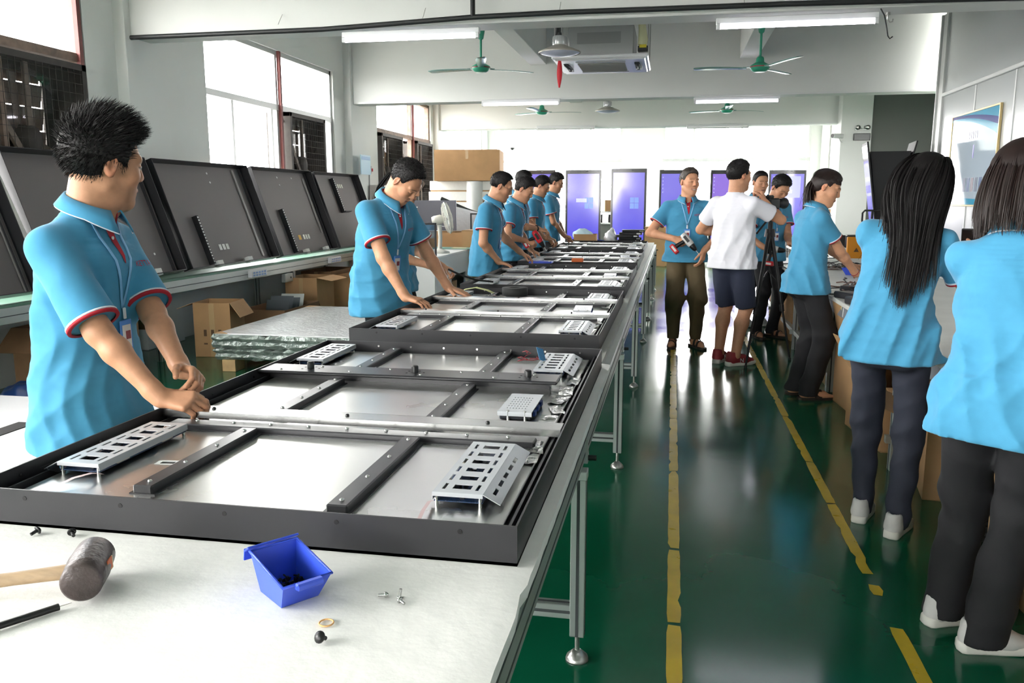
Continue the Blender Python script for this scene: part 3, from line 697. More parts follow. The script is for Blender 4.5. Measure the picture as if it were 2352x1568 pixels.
mb.box((-.02,-.331,.2),(.44,.002,.11)); mb.build('knockout_panels',mat('ac_body_dark',(128,131,130),.5,.3),g)
mb=MB(); mb.tube([(.40,-.25,.36),(.41,-.28,.27),(.42,-.30,.17),(.41,-.30,.12)],[.035,.04,.05,.045],12); mb.build('insulated_hose',mat('cream_insulation',(206,208,166),.7,bump=.4,bscale=60),ac)
mb=MB(); mb.box((.42,-.29,.085),(.10,.1,.05),bev=.004); mb.box((.42,-.342,.105),(.07,.004,.03),mi=1); mb.build('drain_pump',[M_knob,mat('yellow_label',(206,190,40),.5)],ac)
for x in (-.47,.47):
    for y in (-.3,.3): MB().cyl((x,y,.05),(x,y,1.1),.006,n=6).build('hanger_rod',M_steel,ac)
for x in (-.44,): MB().cyl((x,-.3,.17),(x,-.3,.36),.03,n=10).build('drain_cap',M_pipe,ac)
mb=MB(); vs=[];N=10
for i in range(N+1):
    t=i/N; wd=.007+.02*math.sin(t*math.pi)**1.0; vs+=[(-wd,.01*math.sin(t*4),-t*.30),(wd,.01*math.sin(t*4)+.004,-t*.30)]
mb.add(vs,[(2*i,2*i+1,2*i+3,2*i+2) for i in range(N)],0,True); o=mb.build('red_ribbon',mat('red_ribbon',(206,42,54),.6),None,(-1.16,8.6,2.84)); tag(o,'red ribbon hanging below the air conditioner','ribbon')
sm=o.modifiers.new('s','SOLIDIFY'); sm.thickness=.002
mb=MB(); mb.tube([(0,0,0),(.0,0,-.03),(.02,0,-.055),(.04,0,-.05),(.042,0,-.03)],.006,8); mb.cyl((0,0,0),(0,0,.02),.02,n=10); o=mb.build('ceiling_hook',M_steel,None,(1.62,7.3,2.86)); tag(o,'small steel hook under the nearest beam at right','hook')
o=MB().tube([(0,0,0),(.03,0,-.05),(.05,0,-.13),(.065,0,-.2),(.08,0,-.22),(.1,0,-.205)],.005,6).build('loose_cable',M_pipe,None,(1.5,7.0,2.85)); tag(o,'loose black cable hanging from the end of the right tube light','cable')
# ================================================================ people: implicit surfaces meshed by surface nets
from mathutils.bvhtree import BVHTree
def nrm(v): v=np.asarray(v,float); return v/(np.linalg.norm(v)+1e-12)
class Field:
    def __init__(s, lo, hi, h):
        s.lo=np.array(lo,float); s.h=h; n=np.maximum(4,np.ceil((np.array(hi,float)-s.lo)/h).astype(int)+1)
        s.ax=[s.lo[i]+h*np.arange(n[i]) for i in range(3)]; s.d=np.full(tuple(n),.5,np.float32)
    def sub(s, lo, hi):
        sl=[]
        for i in range(3):
            a=int(np.searchsorted(s.ax[i],lo[i])); b=int(np.searchsorted(s.ax[i],hi[i],side='right'))
            a=max(0,a-1); b=min(len(s.ax[i]),b+1)
            if b<=a: return None,None
            sl.append(slice(a,b))
        X=s.ax[0][sl[0]][:,None,None]; Y=s.ax[1][sl[1]][None,:,None]; Z=s.ax[2][sl[2]][None,None,:]
        return tuple(sl),(X,Y,Z)
    def put(s, sl, v, k):
        a=s.d[sl]
        if k<=0: s.d[sl]=np.minimum(a,v)
        else:
            h=np.clip(.5+.5*(a-v)/k,0,1); s.d[sl]=a*(1-h)+v*h-k*h*(1-h)
    def carve(s, sl, v, k=.003):
        a=s.d[sl]; v=-v; h=np.clip(.5-.5*(a-v)/k,0,1); s.d[sl]=a*(1-h)+v*h+k*h*(1-h)
    def cone(s,p0,p1,r0,r1,k=.01,cut=None,neg=False,flat=None):
        p0=np.asarray(p0,float); p1=np.asarray(p1,float); m=max(r0,r1)+k+2.5*s.h
        sl,g=s.sub(np.minimum(p0,p1)-m,np.maximum(p0,p1)+m)
        if sl is None: return
        X,Y,Z=g; b=p1-p0; L2=float(b@b)+1e-12
        px,py,pz=X-p0[0],Y-p0[1],Z-p0[2]
        t=np.clip((px*b[0]+py*b[1]+pz*b[2])/L2,0,1)
        qx,qy,qz=px-t*b[0],py-t*b[1],pz-t*b[2]
        q2=qx*qx+qy*qy+qz*qz
        if flat is not None:
            ax,f=np.asarray(flat[0]),flat[1]; c=qx*ax[0]+qy*ax[1]+qz*ax[2]; q2=q2+c*c*(f*f-1)
        v=np.sqrt(np.maximum(q2,1e-12))-(r0+t*(r1-r0))
        if cut is not None:
            for (cp,cn) in cut: v=np.maximum(v,(X-cp[0])*cn[0]+(Y-cp[1])*cn[1]+(Z-cp[2])*cn[2])
        (s.carve if neg else s.put)(sl,v,k)
    def ell(s,c,r,k=.01,Rm=None,neg=False,n=2):
        c=np.asarray(c,float); r=np.asarray(r,float); m=max(r)+k+2.5*s.h
        sl,g=s.sub(c-m,c+m)
        if sl is None: return
        P=[g[0]-c[0],g[1]-c[1],g[2]-c[2]]
        if Rm is not None: P=[P[0]*Rm[0][i]+P[1]*Rm[1][i]+P[2]*Rm[2][i] for i in range(3)]
        e=sum((abs(P[i])/r[i])**n for i in range(3)); e=np.maximum(e,1e-9)**(1/n)
        v=(e-1)*min(r)
        if n==2:
            gq=np.sqrt(sum((P[i]/r[i]**2)**2 for i in range(3)))+1e-9; v=e*(e-1)/gq
        (s.carve if neg else s.put)(sl,v,k)
    def loft(s,rings,k=.004,n=2.4,sub=3):
        """rings: (center, R(3x3 cols side,front,up), half width, half depth)"""
        rr=[]
        for i in range(len(rings)-1):
            A,B=rings[i],rings[i+1]
            for j in range(sub):
                u=j/sub; Rm=A[1]*(1-u)+B[1]*u; Rm=np.stack([nrm(Rm[:,q]) for q in range(3)],1); rr.append((A[0]*(1-u)+B[0]*u,Rm,A[2]*(1-u)+B[2]*u,A[3]*(1-u)+B[3]*u))
        rr.append(rings[-1])
        if len(rr)>4:
            W=np.array([q[2] for q in rr]); Dp=np.array([q[3] for q in rr]); Ce=np.array([q[0] for q in rr])
            for _ in range(2):
                for ar in (W,Dp): ar[1:-1]=(ar[:-2]+2*ar[1:-1]+ar[2:])/4
            rr=[(Ce[i],rr[i][1],W[i],Dp[i]) for i in range(len(rr))]
        for (c0,R0,w0,d0),(c1,R1,w1,d1) in zip(rr[:-1],rr[1:]):
            ex=np.array([c+sx*Rm[:,0]*w+sy*Rm[:,1]*dd for c,Rm,w,dd in ((c0,R0,w0,d0),(c1,R1,w1,d1)) for sx in (-1,1) for sy in (-1,1)]); m=.03+2.5*s.h
            sl,g=s.sub(ex.min(0)-m,ex.max(0)+m)
            if sl is None: continue
            X,Y,Z=g; b=c1-c0; L=np.linalg.norm(b); u=b/L
            px,py,pz=X-c0[0],Y-c0[1],Z-c0[2]
            tt=(px*u[0]+py*u[1]+pz*u[2])/L; t=np.clip(tt,0,1)
            sd=nrm(R0[:,0]+R1[:,0]); sd=nrm(sd-u*(sd@u)); fr=np.cross(u,sd)
            a=px*sd[0]+py*sd[1]+pz*sd[2]; f=px*fr[0]+py*fr[1]+pz*fr[2]
            w=w0+(w1-w0)*t; dd=d0+(d1-d0)*t
            e=((abs(a)/w)**n+(abs(f)/dd)**n+1e-9)**(1/n); v=(e-1)*np.minimum(w,dd)
            ov=np.maximum(np.maximum(-tt*L,(tt-1)*L)-.010,0); v=np.where(ov>0,np.sqrt(np.maximum(v,0)**2+ov**2),v)
            s.put(sl,v,k)
    def plane(s,p,n):
        v=(s.ax[0][:,None,None]-p[0])*n[0]+(s.ax[1][None,:,None]-p[1])*n[1]+(s.ax[2][None,None,:]-p[2])*n[2]
        s.d=np.maximum(s.d,v)
    def add(s,fn):
        s.d=s.d+fn(s.ax[0][:,None,None],s.ax[1][None,:,None],s.ax[2][None,None,:])
    def mesh(s):
        d=s.d; ins=d<0; nx,ny,nz=d.shape
        cnt=np.zeros((nx-1,ny-1,nz-1),np.int8)
        cor=[(i,j,k) for i in (0,1) for j in (0,1) for k in (0,1)]
        def cs(a,c): return a[c[0]:nx-1+c[0],c[1]:ny-1+c[1],c[2]:nz-1+c[2]]
        for c in cor: cnt+=cs(ins,c)
        act=(cnt>0)&(cnt<8); ci=np.argwhere(act)
        if len(ci)==0: return np.zeros((0,3)),np.zeros((0,4),int)
        idx=np.full(act.shape,-1,np.int64); idx[act]=np.arange(len(ci))
        acc=np.zeros((len(ci),3)); num=np.zeros(len(ci))
        for a in range(3):
            for u in (0,1):
                for v in (0,1):
                    c0=[0,0,0]; o=[q for q in range(3) if q!=a]; c0[o[0]]=u; c0[o[1]]=v; c1=c0[:]; c1[a]=1
                    da=d[ci[:,0]+c0[0],ci[:,1]+c0[1],ci[:,2]+c0[2]]; db=d[ci[:,0]+c1[0],ci[:,1]+c1[1],ci[:,2]+c1[2]]
                    mk=(da<0)!=(db<0); t=np.where(mk,da/np.where(mk,da-db,1),0)
                    p=np.tile(np.array(c0,float),(len(ci),1)); p[:,a]=t
                    acc[mk]+=p[mk]; num[mk]+=1
        V=s.lo+s.h*(ci+acc/num[:,None])
        F=[]
        for a in range(3):
            o=[q for q in range(3) if q!=a]
            lo=[slice(None)]*3; hi=[slice(None)]*3; lo[a]=slice(0,-1); hi[a]=slice(1,None)
            ch=ins[tuple(lo)]!=ins[tuple(hi)]; e=np.argwhere(ch); e=e[(e[:,o[0]]>0)&(e[:,o[1]]>0)&(e[:,o[0]]<d.shape[o[0]]-1)&(e[:,o[1]]<d.shape[o[1]]-1)]
            def g(du,dv):
                q=e.copy(); q[:,o[0]]+=du; q[:,o[1]]+=dv; return idx[q[:,0],q[:,1],q[:,2]]
            Q=np.stack([g(-1,-1),g(0,-1),g(0,0),g(-1,0)],1); fl=ins[e[:,0],e[:,1],e[:,2]]
            if a==1: fl=~fl
            Q[~fl]=Q[~fl][:,::-1]; F.append(Q)
        F=np.concatenate(F); F=F[(F>=0).all(1)]
        return V,F
def np_mesh(name,V,F,mats,cols=None,smooth=True,mi=None):
    me=bpy.data.meshes.new(name); F=np.asarray(F)
    if isinstance(F,np.ndarray) and F.ndim==2:
        k=F.shape[1]; me.vertices.add(len(V)); me.vertices.foreach_set('co',np.asarray(V,np.float32).ravel())
        me.loops.add(F.size); me.loops.foreach_set('vertex_index',F.ravel().astype(np.int32))
        me.polygons.add(len(F)); me.polygons.foreach_set('loop_start',np.arange(0,F.size,k,dtype=np.int32)); me.polygons.foreach_set('loop_total',np.full(len(F),k,np.int32))
    for m in (mats if isinstance(mats,(list,tuple)) else [mats]): me.materials.append(m)
    me.update(calc_edges=True); me.validate()
    me.polygons.foreach_set('use_smooth',np.full(len(me.polygons),smooth))
    if mi is not None: me.polygons.foreach_set('material_index',np.asarray(mi,np.int32))
    if cols is not None:
        a=me.color_attributes.new('Col','FLOAT_COLOR','POINT'); c=np.ones((len(V),4),np.float32); c[:,:3]=cols; a.data.foreach_set('color',c.ravel())
    return me
def rot(ax,deg):
    return np.array(Matrix.Rotation(R(deg),3,ax))
M_skin = mat('skin',None,.48,spec=.4,attr='Col',var=.05,vscale=60,bump=.04,bscale=300)
M_shirt = mat('blue_polo_cotton',(68,148,186),.85,var=.03,vscale=30,bump=.12,bscale=900,sheen=.15)
M_shirt_red = mat('polo_red_trim',(176,30,46),.8)
M_shirt_wht = mat('polo_white_trim',(226,230,236),.8)
M_tee = mat('white_tee_cotton',(232,232,238),.85,bump=.1,bscale=900)
M_black_tr = mat('black_trousers',(26,26,30),.8,bump=.1,bscale=500)
M_navy_tr = mat('dark_navy_trousers',(44,48,62),.8,var=.08,vscale=12,bump=.15,bscale=700)
M_olive_tr = mat('olive_trousers',(98,84,58),.8,var=.06,vscale=10)
M_navy_sh = mat('navy_shorts',(40,46,66),.8,var=.05,vscale=14)
M_hair = mat('black_hair',(20,17,17),.55,spec=.3,var=.2,vscale=40)
M_hairb = mat('dark_brown_hair',(38,27,24),.5,spec=.35,var=.25,vscale=40)
M_lany = mat('pale_blue_lanyard',(130,190,232),.6)
M_badge = mat('blue_badge_holder',(92,150,226),.35)
M_shoe = mat('white_sneaker',(206,204,202),.6,var=.05,vscale=20,bump=.1,bscale=300)
M_sole = mat('white_rubber_sole',(222,220,212),.5)
M_sand = mat('brown_sandal_leather',(52,40,36),.6)
HAND={'flat':(8,12,8,18),'relaxed':(25,32,22,25),'rest':(18,28,20,20),'fist':(70,85,55,45),'grip':(55,62,38,40),'pinch':(50,45,25,48),'work':(42,50,30,42)}
def solve_elbow(Sx,W,a,b,pole):
    d=W-Sx; L=np.linalg.norm(d)
    if L>(a+b)*.995: W=Sx+d/L*(a+b)*.995; d=W-Sx; L=np.linalg.norm(d)
    x=(a*a-b*b+L*L)/(2*L); y=math.sqrt(max(a*a-x*x,1e-8)); u=d/L; p=np.asarray(pole,float); p=nrm(p-u*(p@u))
    return Sx+u*x+p*y, W
def hand_pts(W,hd,pn,right,pose,s):
    hd=nrm(hd); pn=nrm(np.asarray(pn,float)-hd*(np.asarray(pn,float)@hd)); ts=np.cross(hd,pn)*(1 if right else -1)
    A=HAND[pose] if isinstance(pose,str) else pose; segs=[]
    for i,(lat,kd,ls,r0) in enumerate(((.027,.086,(.043,.026,.021),.0092),(.009,.090,(.047,.030,.022),.0094),(-.010,.086,(.043,.028,.021),.009),(-.027,.078,(.034,.021,.018),.0080))):
        kn=W+(hd*kd+ts*lat)*s; segs.append((W+(hd*.012+ts*lat*.55)*s,kn,.0135*s,.0115*s,'m'))
        ang=0; p=kn; dirn=nrm(hd+ts*lat*1.5*(1 if A[0]<40 else .2))
        cu=[A[0],A[1],A[2]]; rr=r0
        for j in range(3):
            ang+=cu[j]*(1+.06*(i-1.5)); dv=dirn*math.cos(R(ang))+pn*math.sin(R(ang)); q=p+dv*ls[j]*s; segs.append((p,q,rr*s,rr*.9*s,'f')); p=q; rr*=.9
    b=W+(hd*.022+ts*.022-pn*-.004)*s; tA=A[3]; dirn=nrm(hd*.72+ts*.62+pn*.25*(tA/30)); p=b
    segs.append((W+(hd*.01+ts*.01)*s,b,.014*s,.014*s,'m'))
    for j,(l,rr) in enumerate(((.040,.0125),(.032,.0105),(.025,.0095))):
        q=p+dirn*l*s; segs.append((p,q,rr*s,rr*.9*s,'t')); p=q; dirn=nrm(dirn+(-ts*.5+pn*.35+hd*.2)*(tA/40)*.55)
    return segs
SKIN=np.array(lin((206,152,118)))
def make_person(label,loc,facing,h=1.70,sex='m',lean=0,side=0,twist=0,head=(0,0,0),handR=None,handL=None,legs=None,shirt='polo',lower=('trousers',M_black_tr),hair='short',hairm=None,vox=.006,skin=1.0,shoes='sneaker',lanyard=True,badge=None,build=1.0,hem=.80,logo=True,smile=False,eyes='open',headh=None,fold=1.0,lower_only=None,name='person',elbow=(None,None),sleeve=.60,seed=1,pelvis=(0,0),belly=0,collar=True,shdrop=0):
    """loc = feet position, facing in degrees (0 = +Y). hand* = (world wrist xyz, finger dir (world), palm normal (world), pose)"""
    s=h/1.70; W0=np.array([loc[0],loc[1],0.0]); th=R(facing); Rw=np.array([[math.cos(th),-math.sin(th),0],[math.sin(th),math.cos(th),0],[0,0,1]])
    toL=lambda p: Rw.T@(np.asarray(p,float)-W0); dirL=lambda v: Rw.T@np.asarray(v,float)
    P=thing(name,label,'person',tuple(W0),th,None)
    rs=np.random.default_rng(seed)
    fem=(sex=='f'); sw=(.86 if fem else 1.0)
    # spine
    N=60; zs=np.linspace(.90*s,1.56*s,N); cen=np.zeros((N,3)); cen[0]=(pelvis[0],pelvis[1],zs[0]); Rs=[]
    for i,z in enumerate(zs):
        u=np.clip((z/s-.92)/.40,0,1); Rm=rot('Y',side*u)@rot('X',-lean*u)@rot('Z',twist*u); Rs.append(Rm)
        if i: cen[i]=cen[i-1]+Rm@np.array([0,0,zs[i]-zs[i-1]])
    def at(z):
        z=z*s
        if z<=zs[0]: return np.array([pelvis[0],pelvis[1],z]),np.eye(3)
        q=min(N-1.001,(z-zs[0])/(zs[-1]-zs[0])*(N-1)); i=int(q); q-=i; return cen[i]*(1-q)+cen[i+1]*q,Rs[i] if q<.5 else Rs[i+1]
    def pt(x,y,z): c,Rm=at(z); return c+Rm@np.array([x*s,y*s,0])
    bw=build*sw
    sx_=(.168*build if not fem else .150); shR=pt(sx_,-.012,1.345-shdrop); shL=pt(-sx_,-.012,1.345-shdrop)
    ua,fa=.298*s,.26*s
    hc,hR=at(1.50); HR=hR@rot('Z',-head[0])@rot('X',-head[1])@rot('Y',head[2])   # head yaw + = to own right, pitch + = down, roll
    hpv=hc+hR@np.array([0,.012*s,0]); ho=hpv+HR@np.array([0,.012*s,.085*s])        # head origin (between the ears)
    hs=(.97 if fem else 1.02)*(headh or 1.0)
    V_all=[];F_all=[];C_all=[]; off=0
    def addp(V,F,Cc):
        nonlocal off
        V_all.append(V);F_all.append(F+off);C_all.append(Cc); off+=len(V)
    base=SKIN*skin
    # ---- head and neck (head-local, then placed)
    hv=min(vox,.006)*(.62 if vox<.0065 else .9); f=Field((-.11,-.15,-.26),(.11,.15,.15),hv)
    nb=HR.T@((pt(0,-.012,1.38))-ho)/hs
    f.ell((0,-.016,.030),(.0745,.094,.082),.02); f.ell((0,.022,-.02),(.064,.066,.088),.03)
    f.ell((0,.052,-.066),(.040 if fem else .045,.038,.046),.03)
    for sx in (-1,1):
        f.cone((sx*.012,.068,-.098),(sx*.050,.0,-.06),.017,.018,.025); f.ell((sx*.042,.058,-.022),(.022,.024,.022),.025)
        f.cone((sx*.010,.086,.024),(sx*.046,.070,.027),.0085,.009,.015)
        f.ell((sx*.031,.094,.006),(.018,.014,.012),.012,neg=True); f.ell((sx*.031,.0755,.004),(.0145,.0125,.0105),.004)
        f.cone((sx*.016,.0875,.0105),(sx*.044,.078,.0085),.0035,.003,.004)
        f.ell((sx*.0115,.093,-.030),(.0085,.010,.0075),.006)
    f.cone((0,.085,.014),(0,.1025,-.024),.0075,.0098,.012); f.ell((0,.078,-.103),(.020,.016,.016),.02)
    ow=.031 if smile else .022
    f.cone((-ow,.083,-.064+(.004 if smile else 0)),(0,.094,-.0635),.0045,.0065,.008); f.cone((ow,.083,-.064+(.004 if smile else 0)),(0,.094,-.0635),.0045,.0065,.008)
    f.cone((-.017,.084,-.074),(.017,.084,-.074),.0065,.0065,.009); f.cone((-ow*.9,.096,-.0685),(ow*.9,.096,-.0685),.0022,.0022,.004,neg=True)
    nk=(.048 if fem else .055)
    f.cone((0,-.028,-.045),nb,nk*.98,nk*1.12,.03); f.cone((0,.03,-.09),nb+np.array([0,.02,0]),.03,.045,.04)
    for sx in (-1,1):
        Re=rot('Z',sx*-22)@rot('Y',sx*-8); c=np.array([sx*.0775,-.012,-.004])
        f.ell(c,(.0085,.0185,.031),.006,Rm=Re); f.ell(c+np.array([sx*.0085,.004,.001]),(.007,.0105,.019),.004,Rm=Re,neg=True); f.ell(c+np.array([0,.004,-.024]),(.007,.010,.010),.005)
    V,F=f.mesh()
    x,y,z=V[:,0],V[:,1],V[:,2]; col=np.tile(base,(len(V),1))
    def blend(mask,c):
        nonlocal col
        m=np.clip(mask,0,1)[:,None]; col=col*(1-m)+np.array(c)*m
    red=base*np.array([1.05,.80,.78])
    g=lambda cx,cy,cz,r: np.exp(-(((x-cx)**2+(y-cy)**2+(z-cz)**2)/r**2))
    blend(.6*g(0,.105,-.03,.016)+.5*(g(.045,.06,-.03,.022)+g(-.045,.06,-.03,.022)),red); blend(.75*np.clip((np.abs(x)-.074)/.008,0,1)*(y<.02),red); blend(.8*(g(.086,-.002,-.006,.009)+g(-.086,-.002,-.006,.009)),base*.28)  # last blend paints the shade of the ear hollow into the skin
    lipw=ow*1.15; lm=(np.abs(x)<lipw)*(y>.07)*np.clip(1-np.abs(z+.069-(x*x*8 if smile else 0))/.0095,0,1)**.5*np.clip((lipw-np.abs(x))/.008,0,1); blend(.75*lm,lin((168,92,84)))
    if smile: tm=(y>.06)*np.clip((.0042*(1-(x/(ow*.85))**2)-np.abs(z+.0680-x*x*8))/.0012,0,1); blend(tm*1.0,lin((238,232,222)))
    else: tm=(np.abs(x)<ow*.9)*(y>.07)*np.clip(1-np.abs(z+.0685)/.0028,0,1); blend(tm*.8,lin((70,34,30)))
    for sx in (-1,1):
        bx=x*sx; bz=.0275-.10*np.clip(bx-.03,0,1)+.06*np.clip(.025-bx,0,1)*-1
        bm=(bx>.010)*(bx<.052)*(y>.045)*np.clip(1-np.abs(z-bz)/.0055,0,1)*np.clip((.054-bx)/.01,0,1); blend(.85*bm,lin((34,26,24)))
        ex=(bx-.031)/.0165; ez=(z-.004)/.0065
        if eyes=='open':
            em=(ex**2+ez**2<1)*(y>.06); blend(em*.9,lin((222,214,208))); im=((bx-.031)**2+(z-.0045)**2<.0056**2)*(y>.06); blend(im*1.0,lin((26,18,16)))
            um=(np.abs(ex)<1.1)*(y>.06)*np.clip(1-np.abs(z-(.0105-.005*ex**2))/.0026,0,1); blend(um*.85,lin((30,22,20)))
        else:
            um=(np.abs(ex)<1.15)*(y>.06)*np.clip(1-np.abs(z-(-.001+ (.002 if eyes=='down' else .003)*(1-ex**2)*(-1 if eyes=='down' else 1)))/.003,0,1); blend(um*.9,lin((32,22,20)))
        blend(.9*((np.abs(bx-.0105)<.005)*(y>.08)*(np.abs(z+.0365)<.0025)),lin((70,36,30)))
    if not fem: blend(.13*np.clip((-.035-z)/.03,0,1)*np.clip((z+.14)/.03,0,1)*np.clip((y-.0)/.05,0,1),lin((90,80,76)))
    V=ho+(V*hs)@HR.T; addp(V,F,col)
    # ---- arms
    arms={}
    for right,Sh,spec,el in ((True,shR,handR,elbow[0]),(False,shL,handL,elbow[1])):
        sg=1 if right else -1
        if spec is None: spec=(tuple(Rw@(np.array([sg*.27*s,.03,.86*s])+np.array([pelvis[0],pelvis[1],0]))+W0),tuple(Rw@np.array([-sg*.05,.15,-1])),tuple(Rw@np.array([-sg*1.0,.1,0])),'relaxed')
        Wp=toL(spec[0]); pole=np.array([sg*.6,-.8,-.35]) if el is None else dirL(el)
        E,Wp=solve_elbow(Sh,Wp,ua,fa,pole); hd=dirL(spec[1]); pn=dirL(spec[2])
        sc=s*(.90 if fem else 1.02); segs=hand_pts(Wp,hd,pn,right,spec[3],sc)
        pts=np.array([Sh,E,Wp]+[q[1] for q in segs]); av=vox*.62 if vox<.0065 else vox*.75
        f=Field(pts.min(0)-.07,pts.max(0)+.07,av); m=(.86 if fem else 1.0)*s
        f.cone(Sh,E,.048*m,.040*m,.02); fd=nrm(Wp-E); q1=E+fd*fa*.28
        f.cone(E,q1,.0375*m,.039*m,.02); f.cone(q1,Wp,.039*m,.0255*m,.02,flat=None); f.cone(Wp-fd*.03,Wp+nrm(hd)*.01,.026*m,.022*m,.02)
        for (a,b,r0,r1,kd) in segs: f.cone(a,b,r0,r1,{'m':.012,'f':.0035,'t':.006}[kd]*s)
        V,F=f.mesh(); col=np.tile(base,(len(V),1)); 
        kn=np.array([q[1] for q in segs if q[4]=='f']); dd=np.min(np.linalg.norm(V[:,None,:]-kn[None,:,:],axis=2),axis=1) if len(V)<60000 else np.ones(len(V)); mm=(.35*np.exp(-(dd/.012)**2))[:,None]; col=col*(1-mm)+red*mm
        addp(V,F,col); arms[right]=(Sh,E,Wp,segs)
    # ---- torso / leg core, hidden under the clothes
    f=Field((-.42*s+min(0,cen[:,0].min()),min(-.3,cen[:,1].min()-.2),-.01),(.42*s+max(0,cen[:,0].max()),max(.35,cen[:,1].max()+.2),1.6*s),.013)
    f.loft([(*at(z),w*s*bw,d*s) for z,w,d in ((.86,.13,.085),(1.0,.125,.08),(1.15,.13,.085),(1.26,.13,.08),(1.33,.11,.06),(1.375,.06,.045))],.004)
    if legs is None: legs=((.10,.0,0),(-.10,.0,0))
    LJ={}
    for right,(fx,fy,fa_) in zip((True,False),legs):
        sg=1 if right else -1; lift=0
        hip=np.array([pelvis[0]+sg*.085*s,pelvis[1],.90*s]); ank=np.array([fx,fy,.085*s]); 
        kd=nrm(ank-hip); L=np.linalg.norm(ank-hip); a=.43*s; b=.415*s
        K,_=solve_elbow(hip,ank,a,b,np.array([sg*.12,1,0.])) if L<(a+b)*.995 else (hip+(ank-hip)*.51,ank)
        LJ[right]=(hip,K,ank,fa_); f.cone(hip,K,.072*s,.05*s,.02); f.cone(K,ank,.048*s,.034*s,.02)
    V,F=f.mesh(); bare=lower[0]=='shorts'
    addp(V,F,np.tile(base,(len(V),1)))
    if bare:
        for right in (True,False):
            hip,K,ank,_=LJ[right]; pts=np.array([K,ank]); f=Field(pts.min(0)-.1,pts.max(0)+.12,.009); c=(K*.68+ank*.32)+np.array([0,-.018,0])
            f.cone(hip*.3+K*.7,K,.068*s,.055*s,.03); f.cone(K,c,.054*s,.058*s,.03); f.cone(c,ank,.056*s,.038*s,.03); f.ell(ank,(.042*s,.045*s,.045*s),.02); V,F=f.mesh(); addp(V,F,np.tile(base,(len(V),1)))
    if shoes in('sandal','slipper'):
        for right in (True,False):
            hip,K,ank,ya=LJ[right]; Rf=rot('Z',ya); f=Field(ank-np.array([.2,.2,.1]),ank+np.array([.2,.28,.08]),.008); o=np.array([ank[0],ank[1],0])
            f.cone(ank,o+Rf@np.array([0,-.01,.05]),.036*s,.034*s,.02); f.cone(o+Rf@np.array([0,-.03,.045]),o+Rf@np.array([0,.10,.042]),.032,.030,.03,flat=((0,0,1),1.0)); f.cone(o+Rf@np.array([0,.09,.036]),o+Rf@np.array([.008,.165,.03]),.032,.018,.03,flat=((0,0,1),1.4)); V,F=f.mesh(); addp(V,F,np.tile(base,(len(V),1)))
    body=obj('body',np_mesh('body',np.concatenate(V_all),np.concatenate(F_all),M_skin,np.concatenate(C_all)),P)
    # ---- shirt
    lo=np.minimum.reduce([cen.min(0),arms[True][1],arms[False][1]])-.25; hi=np.maximum.reduce([cen.max(0),arms[True][1],arms[False][1]])+.25
    lo[2]=(hem-.05)*s; hi[2]=1.52*s+.02
    f=Field(lo,hi,vox*1.15)
    if fem: prof=((hem-.03,.200+max(0,.76-hem)*.25,.158+max(0,.76-hem)*.2,-.01),(.90,.188,.150,-.012),(1.04,.152,.112,-.004),(1.16,.154,.112,.004),(1.26,.164,.122,.010),(1.32,.154,.100,0),(1.362,.118,.074,-.006),(1.402,.076,.058,-.01),(1.432,.058,.053,-.01))
    else: prof=((hem-.03,.200+max(0,.76-hem)*.25,.150+max(0,.76-hem)*.2,0),(.90,.190,.138,0),(1.04,.170,.120,.004),(1.16,.172,.122,.006),(1.26,.182,.124,.008),(1.32-shdrop*.7,.170,.104,0),(1.362-shdrop*.5,.130,.078,-.006),(1.402,.086,.064,-.01),(1.432,.066,.059,-.01))
    rings=[]
    for z_,w_,d_,yo in prof:
        c,Rm=at(z_) if z_>=.9 else (np.array([pelvis[0],pelvis[1],z_*s]),np.eye(3))
        bl=belly*math.exp(-((z_-1.02)/.14)**2); rings.append((c+Rm@np.array([0,(yo+bl*.5)*s,0]),Rm,w_*s*(build if not fem else 1)*(1+bl*.8),(d_+bl*.5)*s))
    f.loft(rings,.004,2.3)
    ends={}
    for right in (True,False):
        Sh,E,Wp,_=arms[right]; ud=nrm(E-Sh); en=Sh+ud*ua*sleeve; r0,r1=(.054,.066) if fem else (.060,.076); r0*=s*(.9+.1*build); r1*=s*(.9+.1*build)
        inn=pt((.08 if right else -.08),-.008,1.37-shdrop*.4); f.cone(inn,Sh,.050*s,r0*.95,.03)
        f.cone(Sh,en+ud*.03,r0,r1,.028,cut=[(en,ud)]); ends[right]=(en,ud,r1)
    if fold:
        kk=[(rs.normal(size=3)*np.array([17,17,6]),rs.uniform(0,6.28),rs.normal(size=3)*8) for _ in range(3)]+[(rs.normal(size=3)*np.array([15,15,20]),rs.uniform(0,6.28),rs.normal(size=3)*7) for _ in range(2)]
        def fn(X,Y,Z):
            v=0
            for kv,ph,kw in kk: v=v+np.abs(np.sin((X*kv[0]+Y*kv[1]+Z*kv[2])+ph+1.3*np.sin(X*kw[0]+Y*kw[1]+Z*kw[2])))
            de=1
            for (en_,_u,_r) in ends.values(): de=np.minimum(de,np.sqrt((X-en_[0])**2+(Y-en_[1])**2+(Z-en_[2])**2))
            return (v/len(kk)-.80)*.034*fold*np.clip((de-.085)/.09,0,1)*np.clip((1.36*s-Z)/(.30*s),.32 if not lanyard else .12,1)
        f.add(fn)
    f.plane((0,0,hem*s),(0,0,-1))
    Rt=at(1.40)[1]
    if shirt=='polo' and collar: f.ell(pt(0,.085,1.44),(.026,.05,.055),.01,Rm=Rt,neg=True)
    V,F=f.mesh(); sm={'polo':M_shirt,'tee':M_tee}[shirt]
    sh=obj('polo_shirt' if shirt=='polo' else 't_shirt',np_mesh('shirt',V,F,sm),P)
    bvh=BVHTree.FromPolygons(V.tolist(),F.tolist())
